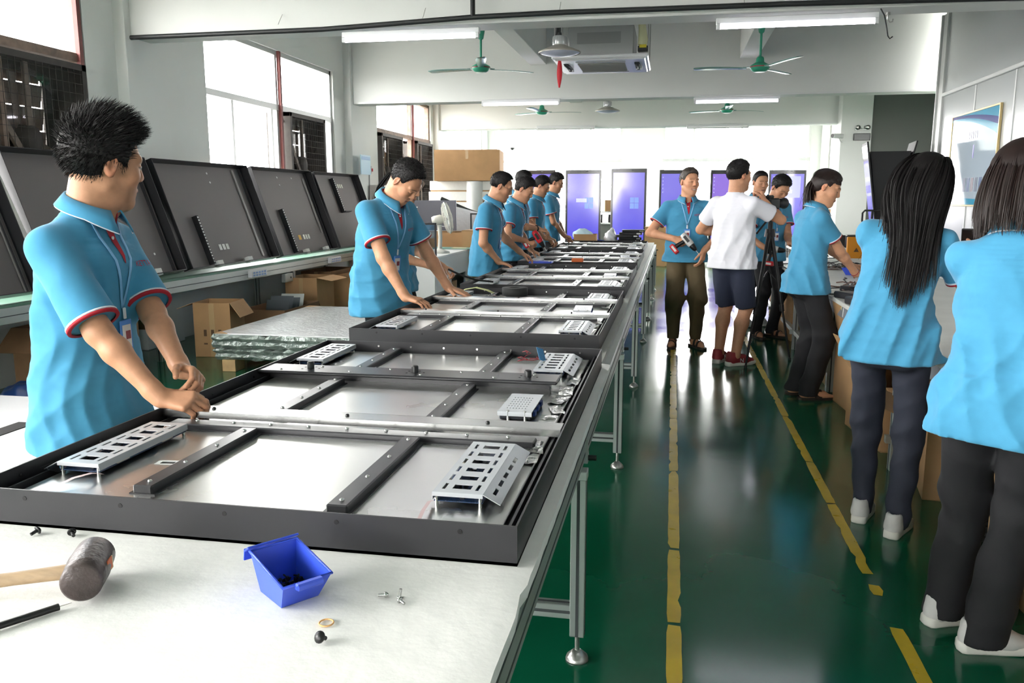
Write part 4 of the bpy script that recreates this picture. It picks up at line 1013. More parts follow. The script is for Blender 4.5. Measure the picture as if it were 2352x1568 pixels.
    def drape(x,z,off=.003,front=1):
        c,Rm=at(z); o=Vector(c+Rm@np.array([x*s,front*.5*s,0])); d=Vector(Rm@np.array([0,-front,0])); hit=bvh.ray_cast(o,d)
        return (hit[0]-d*off) if hit[0] is not None else o+d*.38*s
    for right in (True,False):
        if shirt!='polo': break
        en,ud,r=ends[right]; Mq=Matrix.Translation(en)@Vector(ud).to_track_quat('Z','Y').to_matrix().to_4x4()
        MB().lathe([(r*.90,-.008),(r*1.012,-.008),(r*1.015,-.002),(r*.9,-.002)],28,M=Mq).build('white_cuff_stripe',M_shirt_wht,P)
        MB().lathe([(r*.90,-.002),(r*1.015,-.002),(r*1.012,.006),(r*.86,.006)],28,M=Mq).build('red_cuff_stripe',M_shirt_red,P)
    if shirt=='polo' and collar:
        nr=(.061 if fem else .070)*s; oa=20; n=26; vs=[];fs=[];mi=[]
        cb,Rb=at(1.446); cf=cb+Rb@np.array([0,.004*s,0])
        for i in range(n+1):
            a=R(90+oa+(360-2*oa)*i/n); fr=(math.sin(a)+1)/2; ed=max(0,1-min(i,n-i)/4)
            dv=np.array([math.cos(a),math.sin(a)*1.08,0]); drop=-.034*fr*s
            for (rr,zz) in ((.98,-.020),(1.0,.020),(1.09,.025),(1.40+.10*ed,-.014-.022*ed)):
                vs.append(tuple(cf+Rb@(dv*nr*rr+np.array([0,.012*ed*s*(rr>1.3),zz*s+drop]))))
        for i in range(n):
            for j in range(3): fs.append((4*i+j,4*i+4+j,4*i+5+j,4*i+1+j)); mi.append(1 if j==0 else 0)
        me=bpy.data.meshes.new('collar'); me.from_pydata(vs,[],fs); me.materials.append(M_shirt); me.materials.append(M_shirt_red); me.polygons.foreach_set('material_index',mi); me.polygons.foreach_set('use_smooth',[True]*len(fs))
        co=obj('collar',me,P); m_=co.modifiers.new('t','SOLIDIFY'); m_.thickness=.004
        ed=MB().tube([Vector(vs[4*i+3])+Vector((0,0,-.001)) for i in range(n+1)],.0022,5); ed.build('collar_edge',M_shirt_wht,co)
        pl=MB(); pv=[]; 
        for i in range(7):
            z_=1.425-.024*i; w_=.020*(1-i/6)**.6+.002
            for xx in (-w_,0,w_): pv.append(drape(xx,z_,.0022))
        pl.add(pv,[(3*i+j,3*i+j+1,3*i+j+4,3*i+j+3) for i in range(6) for j in range(2)],0,True); pl.build('placket',M_shirt_red,P)
        for zb in (1.395,1.355):
            b=drape(.004,zb,.005); MB().lathe([(0,-.002),(.0055,-.002),(.0055,.001),(0,.001)],10,M=Matrix.Translation(b)@Matrix.Rotation(R(90),4,'X')).build('button',M_white,P)
        if logo:
            tx=text_mesh('chest_logo','KETTA',.024,mat('logo_red',(196,30,52),.7),P,Matrix.Identity(4),0)
            for v in tx.data.vertices: v.co=drape(-.088-v.co.x,1.275+v.co.y,.008)
    if lanyard:
        L=badge or 1.08; pc=(.03,L)
        n=9; tip=None
        for sx in (-1,1):
            pts=[]
            for i in range(n+1):
                t=i/n; x_=sx*.070*(1-t)+.012*t; z_=1.425*(1-t)+(L+.06)*t; pts.append(drape(x_*1.0,z_,.004))
            wv=Vector(at(1.25)[1]@np.array([1,0,0]))*.006*s; vs=[q for p in pts for q in (p-wv,p+wv)]
            mb=MB(); mb.add(vs,[(2*i,2*i+1,2*i+3,2*i+2) for i in range(n)],0,True); tip=pts[-1]; o=mb.build('lanyard_strap',M_lany,P); m_=o.modifiers.new('t','SOLIDIFY'); m_.thickness=.0015
        bp=drape(.012,L-.02,.008); dn=Vector((0,0,-1)); nf=Vector(at(L)[1]@np.array([0,1,0])); Mb=Matrix.Translation(tip)@Vector((0,0,1)).rotation_difference(Vector((0,0,1))).to_matrix().to_4x4()
        low=drape(.012,L-.10,.006); vv=(low-tip).normalized(); xx=Vector(at(L)[1]@np.array([1,0,0])); yy=vv.cross(xx).normalized(); xx=yy.cross(vv).normalized()
        Mb=Matrix((xx,yy,-vv)).transposed().to_4x4(); Mb.translation=tip+yy*-.004*(1 if yy.dot(nf)<0 else -1)
        o_=1 if yy.dot(nf)>0 else -1
        MB().box((0,0,-.015),(.013,.006,.035),bev=.002,M=Mb).build('badge_clip',M_shirt_wht,P)
        bd=MB().box((0,0,-.085),(.060,.004,.098),bev=.0018,M=Mb).build('id_badge',M_badge,P)
        MB().box((0,o_*.0025,-.088),(.044,.001,.074),M=Mb).build('badge_card',M_white,bd)
        MB().box((-.006,o_*.0033,-.083),(.024,.0008,.026),M=Mb).build('badge_photo',mat('badge_red',(150,60,66),.5),bd)
    # ---- lower garment
    mtr=lower[1]; kn=np.array([LJ[True][2],LJ[False][2],LJ[True][1],LJ[False][1],LJ[True][0],LJ[False][0]])
    f=Field(np.array([*(kn.min(0)[:2]-.17),0.0]),np.array([*(kn.max(0)[:2]+.17),.99*s]),vox*1.4 if vox>.0065 else .0085)
    wd=lower[2] if len(lower)>2 else 1.0
    f.ell((pelvis[0],pelvis[1]-.012*s,.885*s),((.142 if not fem else .150)*s,.098*s,.11*s),.04)
    if fem: 
        for sx in(-1,1): f.ell((pelvis[0]+sx*.07*s,pelvis[1]-.055*s,.86*s),(.085*s,.085*s,.10*s),.04)
    cuffz=[]
    for right in (True,False):
        hip,K,ank,_=LJ[right]
        if bare:
            K2=K*.97+hip*.03; f.cone(hip,K2,.095*s,.088*s,.03,cut=[(K2,nrm(K2-hip))])
        else:
            low=ank+np.array([0,0,-.045*s]); f.cone(hip,K,.080*s*min(wd,1.12),.068*s*wd,.035); f.cone(K,low,.066*s*wd,(.056 if not fem else .05)*s*wd*(lower[3] if len(lower)>3 else 1),.03)
    kq=[(rs.normal(size=3)*np.array([16,16,11]),rs.uniform(0,6.28),rs.normal(size=3)*9) for _ in range(4)]
    def fn(X,Y,Z):
        v=0
        for kv,ph,kw in kq: v=v+np.abs(np.sin(X*kv[0]+Y*kv[1]+Z*kv[2]+ph+1.1*np.sin(X*kw[0]+Y*kw[1]+Z*kw[2])))
        return (v/4-.62)*.024*min(fold,1.1)*(.55+.8*np.exp(-((Z-.42*s)/.1)**2)+.7*np.exp(-((Z-.10*s)/.09)**2))
    f.add(fn)
    if not bare: f.plane((0,0,(lower[4] if len(lower)>4 else .035)*s),(0,0,-1))
    f.plane((0,0,.955*s),(0,0,1))
    V,F=f.mesh(); obj('shorts' if bare else 'trousers',np_mesh('lower',V,F,mtr),P)
    # ---- shoes
    for right in (True,False):
        hip,K,ank,ya=LJ[right]; sg=1 if right else -1; Mf=Matrix.Translation((ank[0],ank[1],ank[2]-.085*s))@Matrix.Rotation(R(ya),4,'Z')@Matrix.Scale(s*(.92 if fem else 1),4)
        outline=[(-.036,-.06),(-.03,-.078),(0,-.086),(.03,-.078),(.036,-.06),(.036,0),(.044,.08),(.048,.13),(.040,.175),(.018,.198),(-.008,.20),(-.030,.180),(-.040,.13),(-.036,.06),(-.034,0)]
        outline=[(a*(-1 if right else 1)*1.0,b) for a,b in outline]
        if shoes=='none': continue
        if shoes=='sandal' or shoes=='slipper':
            st=thing('sandal',None,None); st.parent=P; 
            MB().prism(outline,.001,.022,M=Mf).build('sandal_sole',M_sand,st)
            for (yy,zz,ww) in ((.10,.062,.03),(.045,.085,.028)) if shoes=='sandal' else ((.075,.072,.05),):
                mb=MB(); pts=[Mf@Vector((x_,yy,.015+(zz)*max(0,(1-(x_/.046)**2))**.5)) for x_ in np.linspace(-.046,.046,9)]; wv=(Mf.to_3x3()@Vector((0,1,0))).normalized()*ww/2; vs=[q for p in pts for q in (p-wv,p+wv)]
                mb.add(vs,[(2*i,2*i+1,2*i+3,2*i+2) for i in range(8)],0,True); o=mb.build('strap',M_sand,st); m_=o.modifiers.new('t','SOLIDIFY'); m_.thickness=.004
            if shoes=='sandal':
                mb=MB(); mb.tube([Mf@Vector((math.sin(t)*.036,-.02-math.cos(t)*.05,.055+.01*math.cos(t))) for t in np.linspace(-1.5,1.5,9)],.006,6,flat=1.6); mb.build('heel_strap',M_sand,st)
            continue
        us,ss,ac=(M_shoe,M_sole,None) if shoes=='sneaker' else shoes
        st=thing('sneaker',None,None); st.parent=P
        mb=MB(); n=len(outline); lv=[(0.0,1.0,.0),(.006,1.04,0),(.022,1.03,.0),(.030,.99,.004)]; vs=[]
        for z_,k_,_ in lv: vs+=[(a*k_,b*k_+.0,z_+(.012*max(0,b-.1)/.1 if z_<.01 else .006*max(0,b-.1)/.1)+(.008 if b<0 and z_>.01 else 0)) for a,b in outline]
        mb.add(vs,[tuple(range(n))[::-1],tuple(range(3*n,4*n))]+[(j*n+i,j*n+(i+1)%n,(j+1)*n+(i+1)%n,(j+1)*n+i) for j in range(3) for i in range(n)],0,True,Mf); mb.build('sole',ss,st)
        f=Field((-.07,-.12,-.01),(.07,.23,.14),.007 if vox<.0065 else .009); q=-1 if right else 1
        f.cone((0,-.045,.05),(0,-.04,.10),.037,.039,.02); f.cone((0,-.03,.05),(q*.003,.09,.045),.040,.041,.03,flat=((0,0,1),1.05)); f.cone((q*.003,.09,.040),(q*.006,.155,.034),.042,.034,.03,flat=((0,0,1),1.25)); f.cone((0,0,.085),(0,.07,.062),.030,.028,.03)
        f.plane((0,0,.022),(0,0,-1)); f.ell((0,-.03,.125),(.028,.035,.02),.006,neg=True); V,F=f.mesh(); V=np.array([Mf@Vector(v) for v in V]); obj('upper',np_mesh('upper',V,F,us),st)
        mb=MB(); 
        for k in range(5): y_=.035+k*.019; zt=.098-.0105*k-k*k*.0003; mb.tube([(-.02,y_,zt-.006),(0,y_+.004,zt+.002),(.02,y_,zt-.006)],.003,5,M=Mf)
        mb.build('laces',M_shoe if ac is None else M_shirt_wht,st)
        if ac is not None:
            for sx in (-1,1): text_mesh('shoe_logo','N',.05,M_shirt_wht,st,Mf@Matrix.Translation((sx*.044,.04,.048))@Matrix.Rotation(R(90*sx),4,'Z')@Matrix.Rotation(R(90),4,'X'),.002)
    P['_h']=0; del P['_h']
    # ---- hair
    make_hair(P,ho,HR,hs,hair,hairm or M_hair,vox,rs,s)
    return P,dict(ho=ho,HR=HR,arms=arms,at=at,pt=pt,drape=drape,Rw=Rw,W0=W0,hs=hs)
def ribbon(vs_out,fs_out,pts,w,nrmv):
    o=len(vs_out); n=len(pts)
    for i,p in enumerate(pts):
        d=pts[min(i+1,n-1)]-pts[max(i-1,0)]; sd=np.cross(d,nrmv); sd=sd/(np.linalg.norm(sd)+1e-9)*w*(1-(i/(n-1))**2*.85)
        vs_out.append(p-sd); vs_out.append(p+sd)
        if i: fs_out.append((o+2*i-2,o+2*i-1,o+2*i+1,o+2*i))
def make_hair(P,ho,HR,hs,style,m,vox,rs,s):
    near=vox<.0065; hv=.0045 if near else .008
    T=style.get('top',.016) if isinstance(style,dict) else .016
    st=style if isinstance(style,dict) else {'kind':style}
    kind=st.get('kind','short'); side=st.get('side',.006); T=st.get('top',{'buzz':.008,'short':.016,'spiky':.018,'pony':.012,'long':.016,'bob':.020}.get(kind,.016))
    f=Field((-.13,-.16,-.13),(.13,.14,.17),hv); fm=kind in('short','buzz','spiky')
    f.ell((0,-.018,.030),(.0755+side,.095+max(side,.006),.083+T),.01)
    f.ell((0,.004,.075),(.060+T*.6,.066+T*.5,.040+T),.03)
    if kind in('long','bob'): f.ell((0,-.03,-.03),(.084,.082,.10),.04)
    if kind=='pony': f.ell((0,-.06,-.01),(.062,.06,.07),.03)
    # face, ear and nape carving
    fz=st.get('line',.086 if kind not in('long','bob') else .07)
    f.ell((0,.112,fz-.118),(.080,.090,.118),.012,neg=True,n=4 if kind not in('long','bob') else 2)
    if kind not in('long','bob'):
        for sx in (-1,1): f.ell((sx*.082,.002,-.030),(.030,.034,.042),.008,neg=True)
        f.ell((0,-.075,-.115),(.12,.075,st.get('nape',.052)),.012,neg=True); f.ell((0,.0,-.115),(.12,.09,.075),.012,neg=True)
    V,F=f.mesh()
    if len(V)==0: return
    amp=st.get('noise',.0025); V=V+rs.normal(0,amp*.35,V.shape)
    base_name='hair'
    o=obj(base_name,np_mesh('hair',ho+(V*hs)@HR.T,F,m),P)
    vs=[];fs=[]
    nst={'spiky':5600,'short':5200,'buzz':500,'pony':900,'long':900,'bob':1100}.get(kind,1200)
    if not near: nst=int(nst*.35)
    nst=st.get('n',nst); ctr=np.array([0,-.015,.02])
    pick=rs.integers(0,len(V),nst)
    if kind in('spiky','short','buzz'):
        ln=st.get('len',{'spiky':.034,'short':.013,'buzz':.006}[kind])
        for i in pick:
            p=V[i]; n=nrm((p-ctr)*np.array([1,1,.9])); up=max(0,n[2]); fl=np.array(st.get('flow',(0,.25,.25)))
            d=nrm(n+fl*(.4+up)+rs.normal(0,.22,3))
            if kind!='spiky':
                tg=np.array([0,.9*up,-.7*(1-up)])+rs.normal(0,.25,3); tg=tg-n*(tg@n); d=nrm(n*.28+tg)
            l=ln*(.35+.75*up+.25*rs.random()) if kind=='spiky' else ln*(.5+.6*rs.random())
            if kind=='spiky' and n[2]<.0: d=nrm(n*.5+np.array([0,-.4,-.8])+rs.normal(0,.12,3)); l*=.9
            b=nrm(rs.normal(size=3)); g=nrm(d+fl*.5+np.array([0,0,-.25 if kind!='spiky' else -.05]))
            ribbon(vs,fs,[p-n*.003,p+d*l*.5,p+d*l*.5+g*l*.5],.0009 if near else .0016,b)
    else:
        # combed strands: follow the head down from the crown, then fall
        fall=st.get('fall',.02); 
        for q in range(nst):
            az=rs.uniform(-1,1)*R(150 if kind!='pony' else 165)+R(-90); t0=rs.uniform(.02,.5); t1=R(st.get('t1',105)); pts=[]; rad=1.03+rs.uniform(0,.035); jit=rs.normal(0,.06)
            aface=abs(((az-R(90)+math.pi)%(2*math.pi))-math.pi)
            for i in range(7):
                t=t0+(t1-t0)*i/6; pts.append(np.array([math.cos(az+jit*i/6)*math.sin(t)*(.083+T*.35)*rad,-.022+math.sin(az+jit*i/6)*math.sin(t)*(.103+T*.2)*rad,.030+math.cos(t)*(.085+T)*rad]))
            p=pts[-1].copy(); 
            if kind=='pony':
                tie=np.array([0,-.105,-.055]); pts=pts[:5]+[pts[4]*.55+tie*.45,tie*.9+pts[4]*.1]
            ribbon(vs,fs,pts,.0022 if near else .004,nrm(pts[3]-ctr))
    tail=st.get('tail')
    if vs:
        Vn=ho+(np.array(vs)*hs)@HR.T; k=obj('hair_strands',np_mesh('hair_strands',Vn,np.array(fs),m),P)
    return
# ================================================================ left side of the hall
M_card = mat('brown_cardboard',(176,138,96),.8,var=.07,vscale=5,bump=.05,bscale=40)
M_cardd = mat('dark_cardboard',(132,100,70),.8,var=.1,vscale=6)
M_tapec = mat('packing_tape',(190,160,118),.25)
M_print = mat('box_print',(96,72,50),.8)
M_gchass = mat('dark_grey_sheet',(108,102,101),.55,bump=.05,bscale=700)
def carton(label,loc,dims,rz=0,open_=True,flaps=(1,1,1,1),m=None,group=None,tape=True,ang=(25,25,25,25),printed=False,tilt=None):
    w,d,h=dims; m=m or M_card
    o=thing('carton',label,'box',loc,rz,group,rot=tilt)
    mb=MB(); t=.005
    mb.box((0,0,t/2),(w,d,t))
    for s in (-1,1): mb.box((s*(w/2-t/2),0,h/2),(t,d,h)); mb.box((0,s*(d/2-t/2),h/2),(w-2*t,t,h))
    if not open_: mb.box((0,0,h-t/2),(w,d,t))
    mb.build('box_body',m,o)
    if open_:
        for k,(on,a) in enumerate(zip(flaps,ang)):
            if not on: continue
            L=(w if k<2 else d); fl=min(w,d)/2*.95; s=1 if k%2==0 else -1
            f=MB(); f.box((0,fl/2,0),(L-.01,fl,t*.8))
            if k<2: f.build('flap',m,o,(0,s*d/2,h),(R(-a if s>0 else a),0,0) if s>0 else (R(-a),0,math.pi))
            else: f.build('flap',m,o,(s*w/2,0,h),(R(-a),0,-s*math.pi/2))
    if tape and not open_: MB().box((0,0,h+.0006),(.05,d+.004,.001)).build('tape',M_tapec,o)
    if tape:
        for s in (-1,1): MB().box((0,s*(d/2+.0006),h*.5 if open_ else h*.85),(.05,.001,h*.98 if open_ else h*.3)).build('tape',M_tapec,o)
    if printed:
        g=MB()
        for i in range(3): g.box((-w*.2+i*w*.2,-d/2-.0008,h*.45),(w*.08,.001,h*.12)); g.box((-w*.2+i*w*.2,-d/2-.0008,h*.25),(w*.1,.001,h*.03))
        g.build('printed_marks',M_print,o)
    return o
# --- leaning bench
BX=-4.42; BT=.72
bn2=thing('side_bench','aluminium bench along the window wall holding leaning black chassis','bench',(-4.65,8.2,0))
def q_(x,y,z): return (x+4.65,y-8.2,z)
MB().box(q_(-4.68,8.3,BT-.01),(.54,9.6,.02)).build('green_bench_top',mat('green_mat',(96,134,116),.5),bn2)
mb=MB(); mb.box(q_(BX,8.3,BT-.075),(.04,9.6,.11),bev=.003); mb.box(q_(BX+.0205,8.3,BT-.075),(.003,9.6,.006),mi=1); mb.build('front_rail',[M_al,M_slot],bn2)
MB().box(q_(-4.93,8.3,BT-.075),(.04,9.6,.11),bev=.003).build('back_rail',M_al,bn2)
for y in (3.9,6.55,9.25,11.3,13.0):
    for x in (BX-.03,-4.92):
        mb=MB(); profile_leg(mb,*q_(x,y,0)[:2],0,BT-.02,.05); mb.build('leg',[M_al,M_slot],bn2)
M_strip=mat('white_power_strip',(226,228,230),.4); M_blue_sock=mat('pale_blue_socket',(150,176,222),.5)
for i,(y,lb) in enumerate(((8.25,'white power strip on the side bench rail, nearer one'),(10.35,'white power strip on the side bench rail, farther one'))):
    o=thing('power_strip',lb,'power strip',(BX+.045,y,BT-.075),0,'power strips on the bench rail')
    MB().box((0,0,0),(.05,.34,.075),bev=.006).build('strip_body',M_strip,o)
    for k in range(5):
        for z in (-.014,.014): MB().box((.026,-.12+k*.06,z),(.004,.038,.018),bev=.001).build('socket',M_blue_sock,o)
o=thing('junction_box','grey metal junction box under the side bench rail','box',(BX+.02,9.0,BT-.19)); MB().box((0,0,0),(.05,.2,.1),bev=.004).build('box_body',M_al,o); MB().cyl((.026,.04,0),(.03,.04,0),.012,n=12).build('knockout',M_slot,o)
# --- chassis leaning on the bench
def lean_chassis(y0,y1,label,cfg):
    L=y1-y0; Hh=1.12; bx,bz=-4.50,BT+.035; tx,tz=-4.86,1.775
    up=Vector((tx-bx,0,tz-bz)); Hh=up.length; up.normalize()
    o=thing('leaning_chassis',label,'display chassis',(bx,(y0+y1)/2,bz),0,'empty chassis leaning against the window wall')
    yv=Vector((0,1,0)); nv=yv.cross(up).normalized()      # towards the room
    if nv.x<0: nv=-nv
    Mm=Matrix((yv,up,nv)).transposed().to_4x4()   # local x along wall, y up the slope, z out
    MB().box((0,Hh/2,0),(L,Hh,.006),M=Mm).build('back_sheet',M_gchass,o)
    for (a,b,c,d) in ((-L/2+.003,Hh/2,.006,Hh),(L/2-.003,Hh/2,.006,Hh)): MB().box((a,b,.05),(c,d,.1),M=Mm).build('side_wall',M_blk,o)
    MB().box((0,Hh-.003,.05),(L,.006,.1),M=Mm).build('side_wall',M_blk,o); MB().box((0,.003,.05),(L,.006,.1),M=Mm).build('side_wall',M_blk,o)
    MB().box((-L/2+.07,Hh/2,.015),(.006,Hh-.02,.03),M=Mm).build('inner_rail',M_blk,o); MB().box((L/2-.07,Hh/2,.015),(.006,Hh-.02,.03),M=Mm).build('inner_rail',M_blk,o)
    for (kind,a,b,l) in cfg:
        if kind=='strip':   # slotted black bracket
            g=MB().box((a,b+l/2,.03),(.03,l,.06),M=Mm).build('slotted_bracket',M_blk,o)
            n=int(l/.03); sl=MB()
            for k in range(n): sl.box((a-.002+.0155*0,b+.02+k*(l-.04)/max(1,n-1),.061),(.02,.012,.002),M=Mm)
            s_=sl.build('bright_slots',M_white,g); s_['kind']='stuff'
        if kind=='slot':
            for k in range(3): MB().box((a+k*.07,b,.0045),(.05,l,.003),M=Mm).build('port_opening',M_screw,o)
        if kind=='hole': MB().cyl(Mm@Vector((a,b,.003)),Mm@Vector((a,b,.006)),.012,n=10).build('bright_hole',M_white,o)
        if kind=='bar': MB().box((a,b+l/2,.012),(.03,l,.012),M=Mm).build('grey_strip',mat('grey_strip',(150,148,146),.4,.5),o)
        if kind=='yel': MB().box((a,b,.0045),(.07,l,.003),M=Mm).build('yellow_label',mat('amber_label',(214,164,50),.5),o)
        if kind=='ell': MB().box((a+.12,b,.04),(.24,.012,.07),M=Mm).build('bracket_arm',M_blk,o)
        if kind=='pad': MB().box((a,.02,.06),(.09,.06,.05),M=Mm).build('foam_pad',M_foam,o)
    return o
hl=lambda a,b:('hole',a,b,0)
lean_chassis(5.28,6.98,'dark chassis leaning on the side bench behind the spiky haired man',[('bar',.3,.06,.0) if False else hl(.6,.2),('pad',.45,0,0)])
lean_chassis(7.08,8.86,'large grey leaning chassis with two bright holes and a white port row',[('strip',-.42,.03,.5),('slot',-.12,.20,.06),hl(.15,1.0),hl(.15,.9),('bar',.68,.05,1.0),('pad',-.35,0,0),('pad',.25,0,0)])
lean_chassis(8.95,10.58,'grey leaning chassis with a yellow label beside its slotted bracket',[('strip',-.32,.03,.55),('yel',-.02,.22,.06),('slot',.10,.22,.06),hl(-.05,1.0),hl(-.05,.9),hl(.35,1.0),('bar',.66,.25,.75),('pad',-.1,0,0),('pad',.5,0,0)])
lean_chassis(10.66,12.30,'farthest leaning chassis, with an L shaped bracket near its top',[('strip',-.12,.52,.5),('ell',-.12,.52,0),('slot',.10,.92,.06),('pad',.3,0,0)])
o=lean_chassis(3.45,5.18,'leaning chassis at the left edge with a bright silver edge strip',[('bar',.80,.02,1.05)])
MB().box((.89,.55,.11),(.05,1.1,.012),M=Matrix.Translation((0,0,0))@Matrix(((0,-.38,.92,0),(1,0,0,0),(0,.92,.38,0),(0,0,0,1)))).build('silver_edge_strip',M_alu,o)
# --- wrapped stack on a pallet
M_wrap=mat('stretch_film',(226,230,230),.22,.2,var=.08,vscale=9,bump=1.0,bscale=26,coat=.5)
M_wraps=mat('stretch_film_side',(128,140,134),.15,.4,var=.2,vscale=14,bump=1.2,bscale=30,coat=.5)
pl=thing('wrapped_stack','flat stack of panels wrapped in clear stretch film on wooden blocks','stack',(-3.02,7.18,0))
def film_slab(z0,z1,w,d,m,nm):
    n=28; vs=[];fs=[]
    lv=[(z0,.985),(z0+(z1-z0)*.25,1.01),(z0+(z1-z0)*.5,.99),(z0+(z1-z0)*.75,1.012),(z1,.985)]
    for z,k in lv:
        for i in range(n*4):
            s=i//n; t=(i%n)/n; c=[(-1,-1),(1,-1),(1,1),(-1,1)]; a=c[s]; b=c[(s+1)%4]; x=a[0]*(1-t)+b[0]*t; y=a[1]*(1-t)+b[1]*t
            j=1+float(rng.normal(0,.006)); vs.append((x*w/2*k*j,y*d/2*k*j,z+float(rng.normal(0,.004))))
    N=4*n
    for l in range(len(lv)-1): fs+=[(l*N+i,l*N+(i+1)%N,(l+1)*N+(i+1)%N,(l+1)*N+i) for i in range(N)]
    fs.append(tuple(range((len(lv)-1)*N,len(lv)*N))); mb=MB(); mb.add(vs,fs,0,False); return mb.build(nm,m,pl)
film_slab(.10,.205,1.44,1.86,M_wraps,'wrapped_panel'); film_slab(.205,.315,1.46,1.90,M_wraps,'wrapped_panel')
MB().box((0,0,.318),(1.42,1.86,.012),bev=.004).build('film_top',M_wrap,pl)
for sx in (-1,1):
    for sy in (-1,1): MB().prism([(0,0),(.12*sx,0),(0,.10*sy)],.322,.327,M=Matrix.Translation((-sx*.715,-sy*.93,0))).build('card_corner',M_card,pl)
M_blockw=mat('pallet_wood',(190,158,112),.7,var=.12,vscale=12)
for x in (-.6,.05,.62):
    for y in (-.85,0,.85): MB().box((x,y,.05),(.12,.16,.1),bev=.003).build('wood_block',M_blockw,pl)
# --- cartons under and around the bench
GB='cartons under the side bench'
carton('tall printed carton standing by the bench post nearest the spiky haired man',(-4.12,7.0,0),(.34,.36,.5),.15,True,(0,0,1,1),ang=(40,40,55,20),group=GB,printed=True)
c_=carton('open carton under the side bench filled with grey metal plates',(-4.14,8.30,0),(.50,.85,.30),.0,True,(1,1,0,1),M_cardd,GB,ang=(60,70,30,20))
for k,(dy,a,h) in enumerate(((-.22,-28,.34),(-.12,-34,.38),(-.02,-40,.36),(.06,-45,.36),(.18,-50,.4))):
    o=thing('metal_plate',['grey metal plate leaning nearest the camera','second grey metal plate from the camera','middle one of the five grey metal plates','fourth grey metal plate from the camera','bright metal plate at the far side'][k]+' in the open carton','metal plate',(-4.14,8.30+dy*.8,.02),0,'grey plates in the open carton',rot=(R(a*.6),0,R(2*k))); MB().box((0,0,h/2+.02),(.26,.006,h),bev=.001).build('sheet',mat('grey_plate',(92,100,106),.4,.4) if k!=4 else M_al,o); MB().box((0,.004,h*.9),(.05,.004,.012)).build('slot',M_dark,o)
carton('tall brown carton under the side bench next to the metal plates',(-4.28,9.35,0),(.4,.5,.52),0,True,(0,0,1,0),group=GB,ang=(0,0,10,0))
carton('wide open brown carton under the side bench beyond the wrapped stack',(-3.98,10.35,.0),(.60,.9,.46),.02,True,(0,0,0,0),group=GB)
carton('dark carton behind the wide open one at the far bench end',(-4.58,10.6,0),(.42,.8,.50),.0,True,(1,0,0,0),M_cardd,GB,ang=(70,0,40,0))
carton('small carton beyond the wide open one under the side bench',(-4.1,11.45,0),(.5,.6,.40),.1,True,(1,0,0,0),group=GB,ang=(50,0,0,0))
carton('dark flat carton behind the spiky haired man under the bench',(-4.5,5.6,0),(.5,.8,.5),.05,True,(1,1,0,0),M_cardd,GB,ang=(40,40,0,0))
o=thing('plastic_bag','blue plastic bag lying on the floor under the side bench','bag',(-4.2,4.75,0)); f=Field((-.3,-.3,-.01),(.3,.3,.3),.02); f.ell((0,0,.1),(.22,.2,.12),.03); f.ell((.08,.05,.16),(.12,.1,.1),.04); f.add(lambda X,Y,Z:.012*np.sin(X*40+Z*30)*np.sin(Y*36+X*20)); f.plane((0,0,.0),(0,0,-1)); V,F=f.mesh(); obj('bag_body',np_mesh('bag',V,F,mat('blue_bag',(36,60,110),.3)),o)
# panels lying at the left edge in front of the bench: white-topped low table
o=thing('panel_stack','flat white panels with black edges lying low at the left edge','panel',(-3.05,3.05,0)); MB().box((0,0,.30),(1.5,1.9,.035),bev=.003).build('white_panel',mat('white_board',(214,214,216),.4),o); MB().box((.0,0,.265),(1.52,1.92,.03),bev=.003).build('black_edge',M_blk,o)
for x in(-.6,.6):
    for y in(-.8,.8): MB().box((x,y,.125),(.12,.12,.25),bev=.004).build('support_block',M_blockw,o)
MB().box((-.1,.28,.319),(.10,.34,.004)).build('cut_out',M_dark,o)
# --- white counter with monitors, fan
wc=thing('white_counter','white box counter with a rounded cut-out at its end','counter',(-3.12,10.5,0))
M_wht=mat('white_laminate',(228,230,228),.35)
MB().box((0,0,.735),(.72,1.9,.03),bev=.004).build('top',M_wht,wc)
for s in (-1,1):
    mb=MB(); mb.box((s*.34,0,.36),(.03,1.86,.72)) if s<0 else None
    if s>0:
        hs=[(-.20,.55,.10,.46)]; holes_plate(mb,-.93,.93,0,.72,0,.03,hs,M=Matrix(((0,0,1,.34),(1,0,0,0),(0,1,0,0),(0,0,0,1))))
    mb.build('side_panel',M_wht,wc)
MB().box((0,-.93,.36),(.7,.03,.72),bev=.003).build('end_panel',M_wht,wc); MB().box((0,.93,.36),(.7,.03,.72),bev=.003).build('end_panel',M_wht,wc)
carton('brown carton standing inside the cut-out of the white counter',(-3.05,10.6,.015),(.4,.6,.34),0,False)
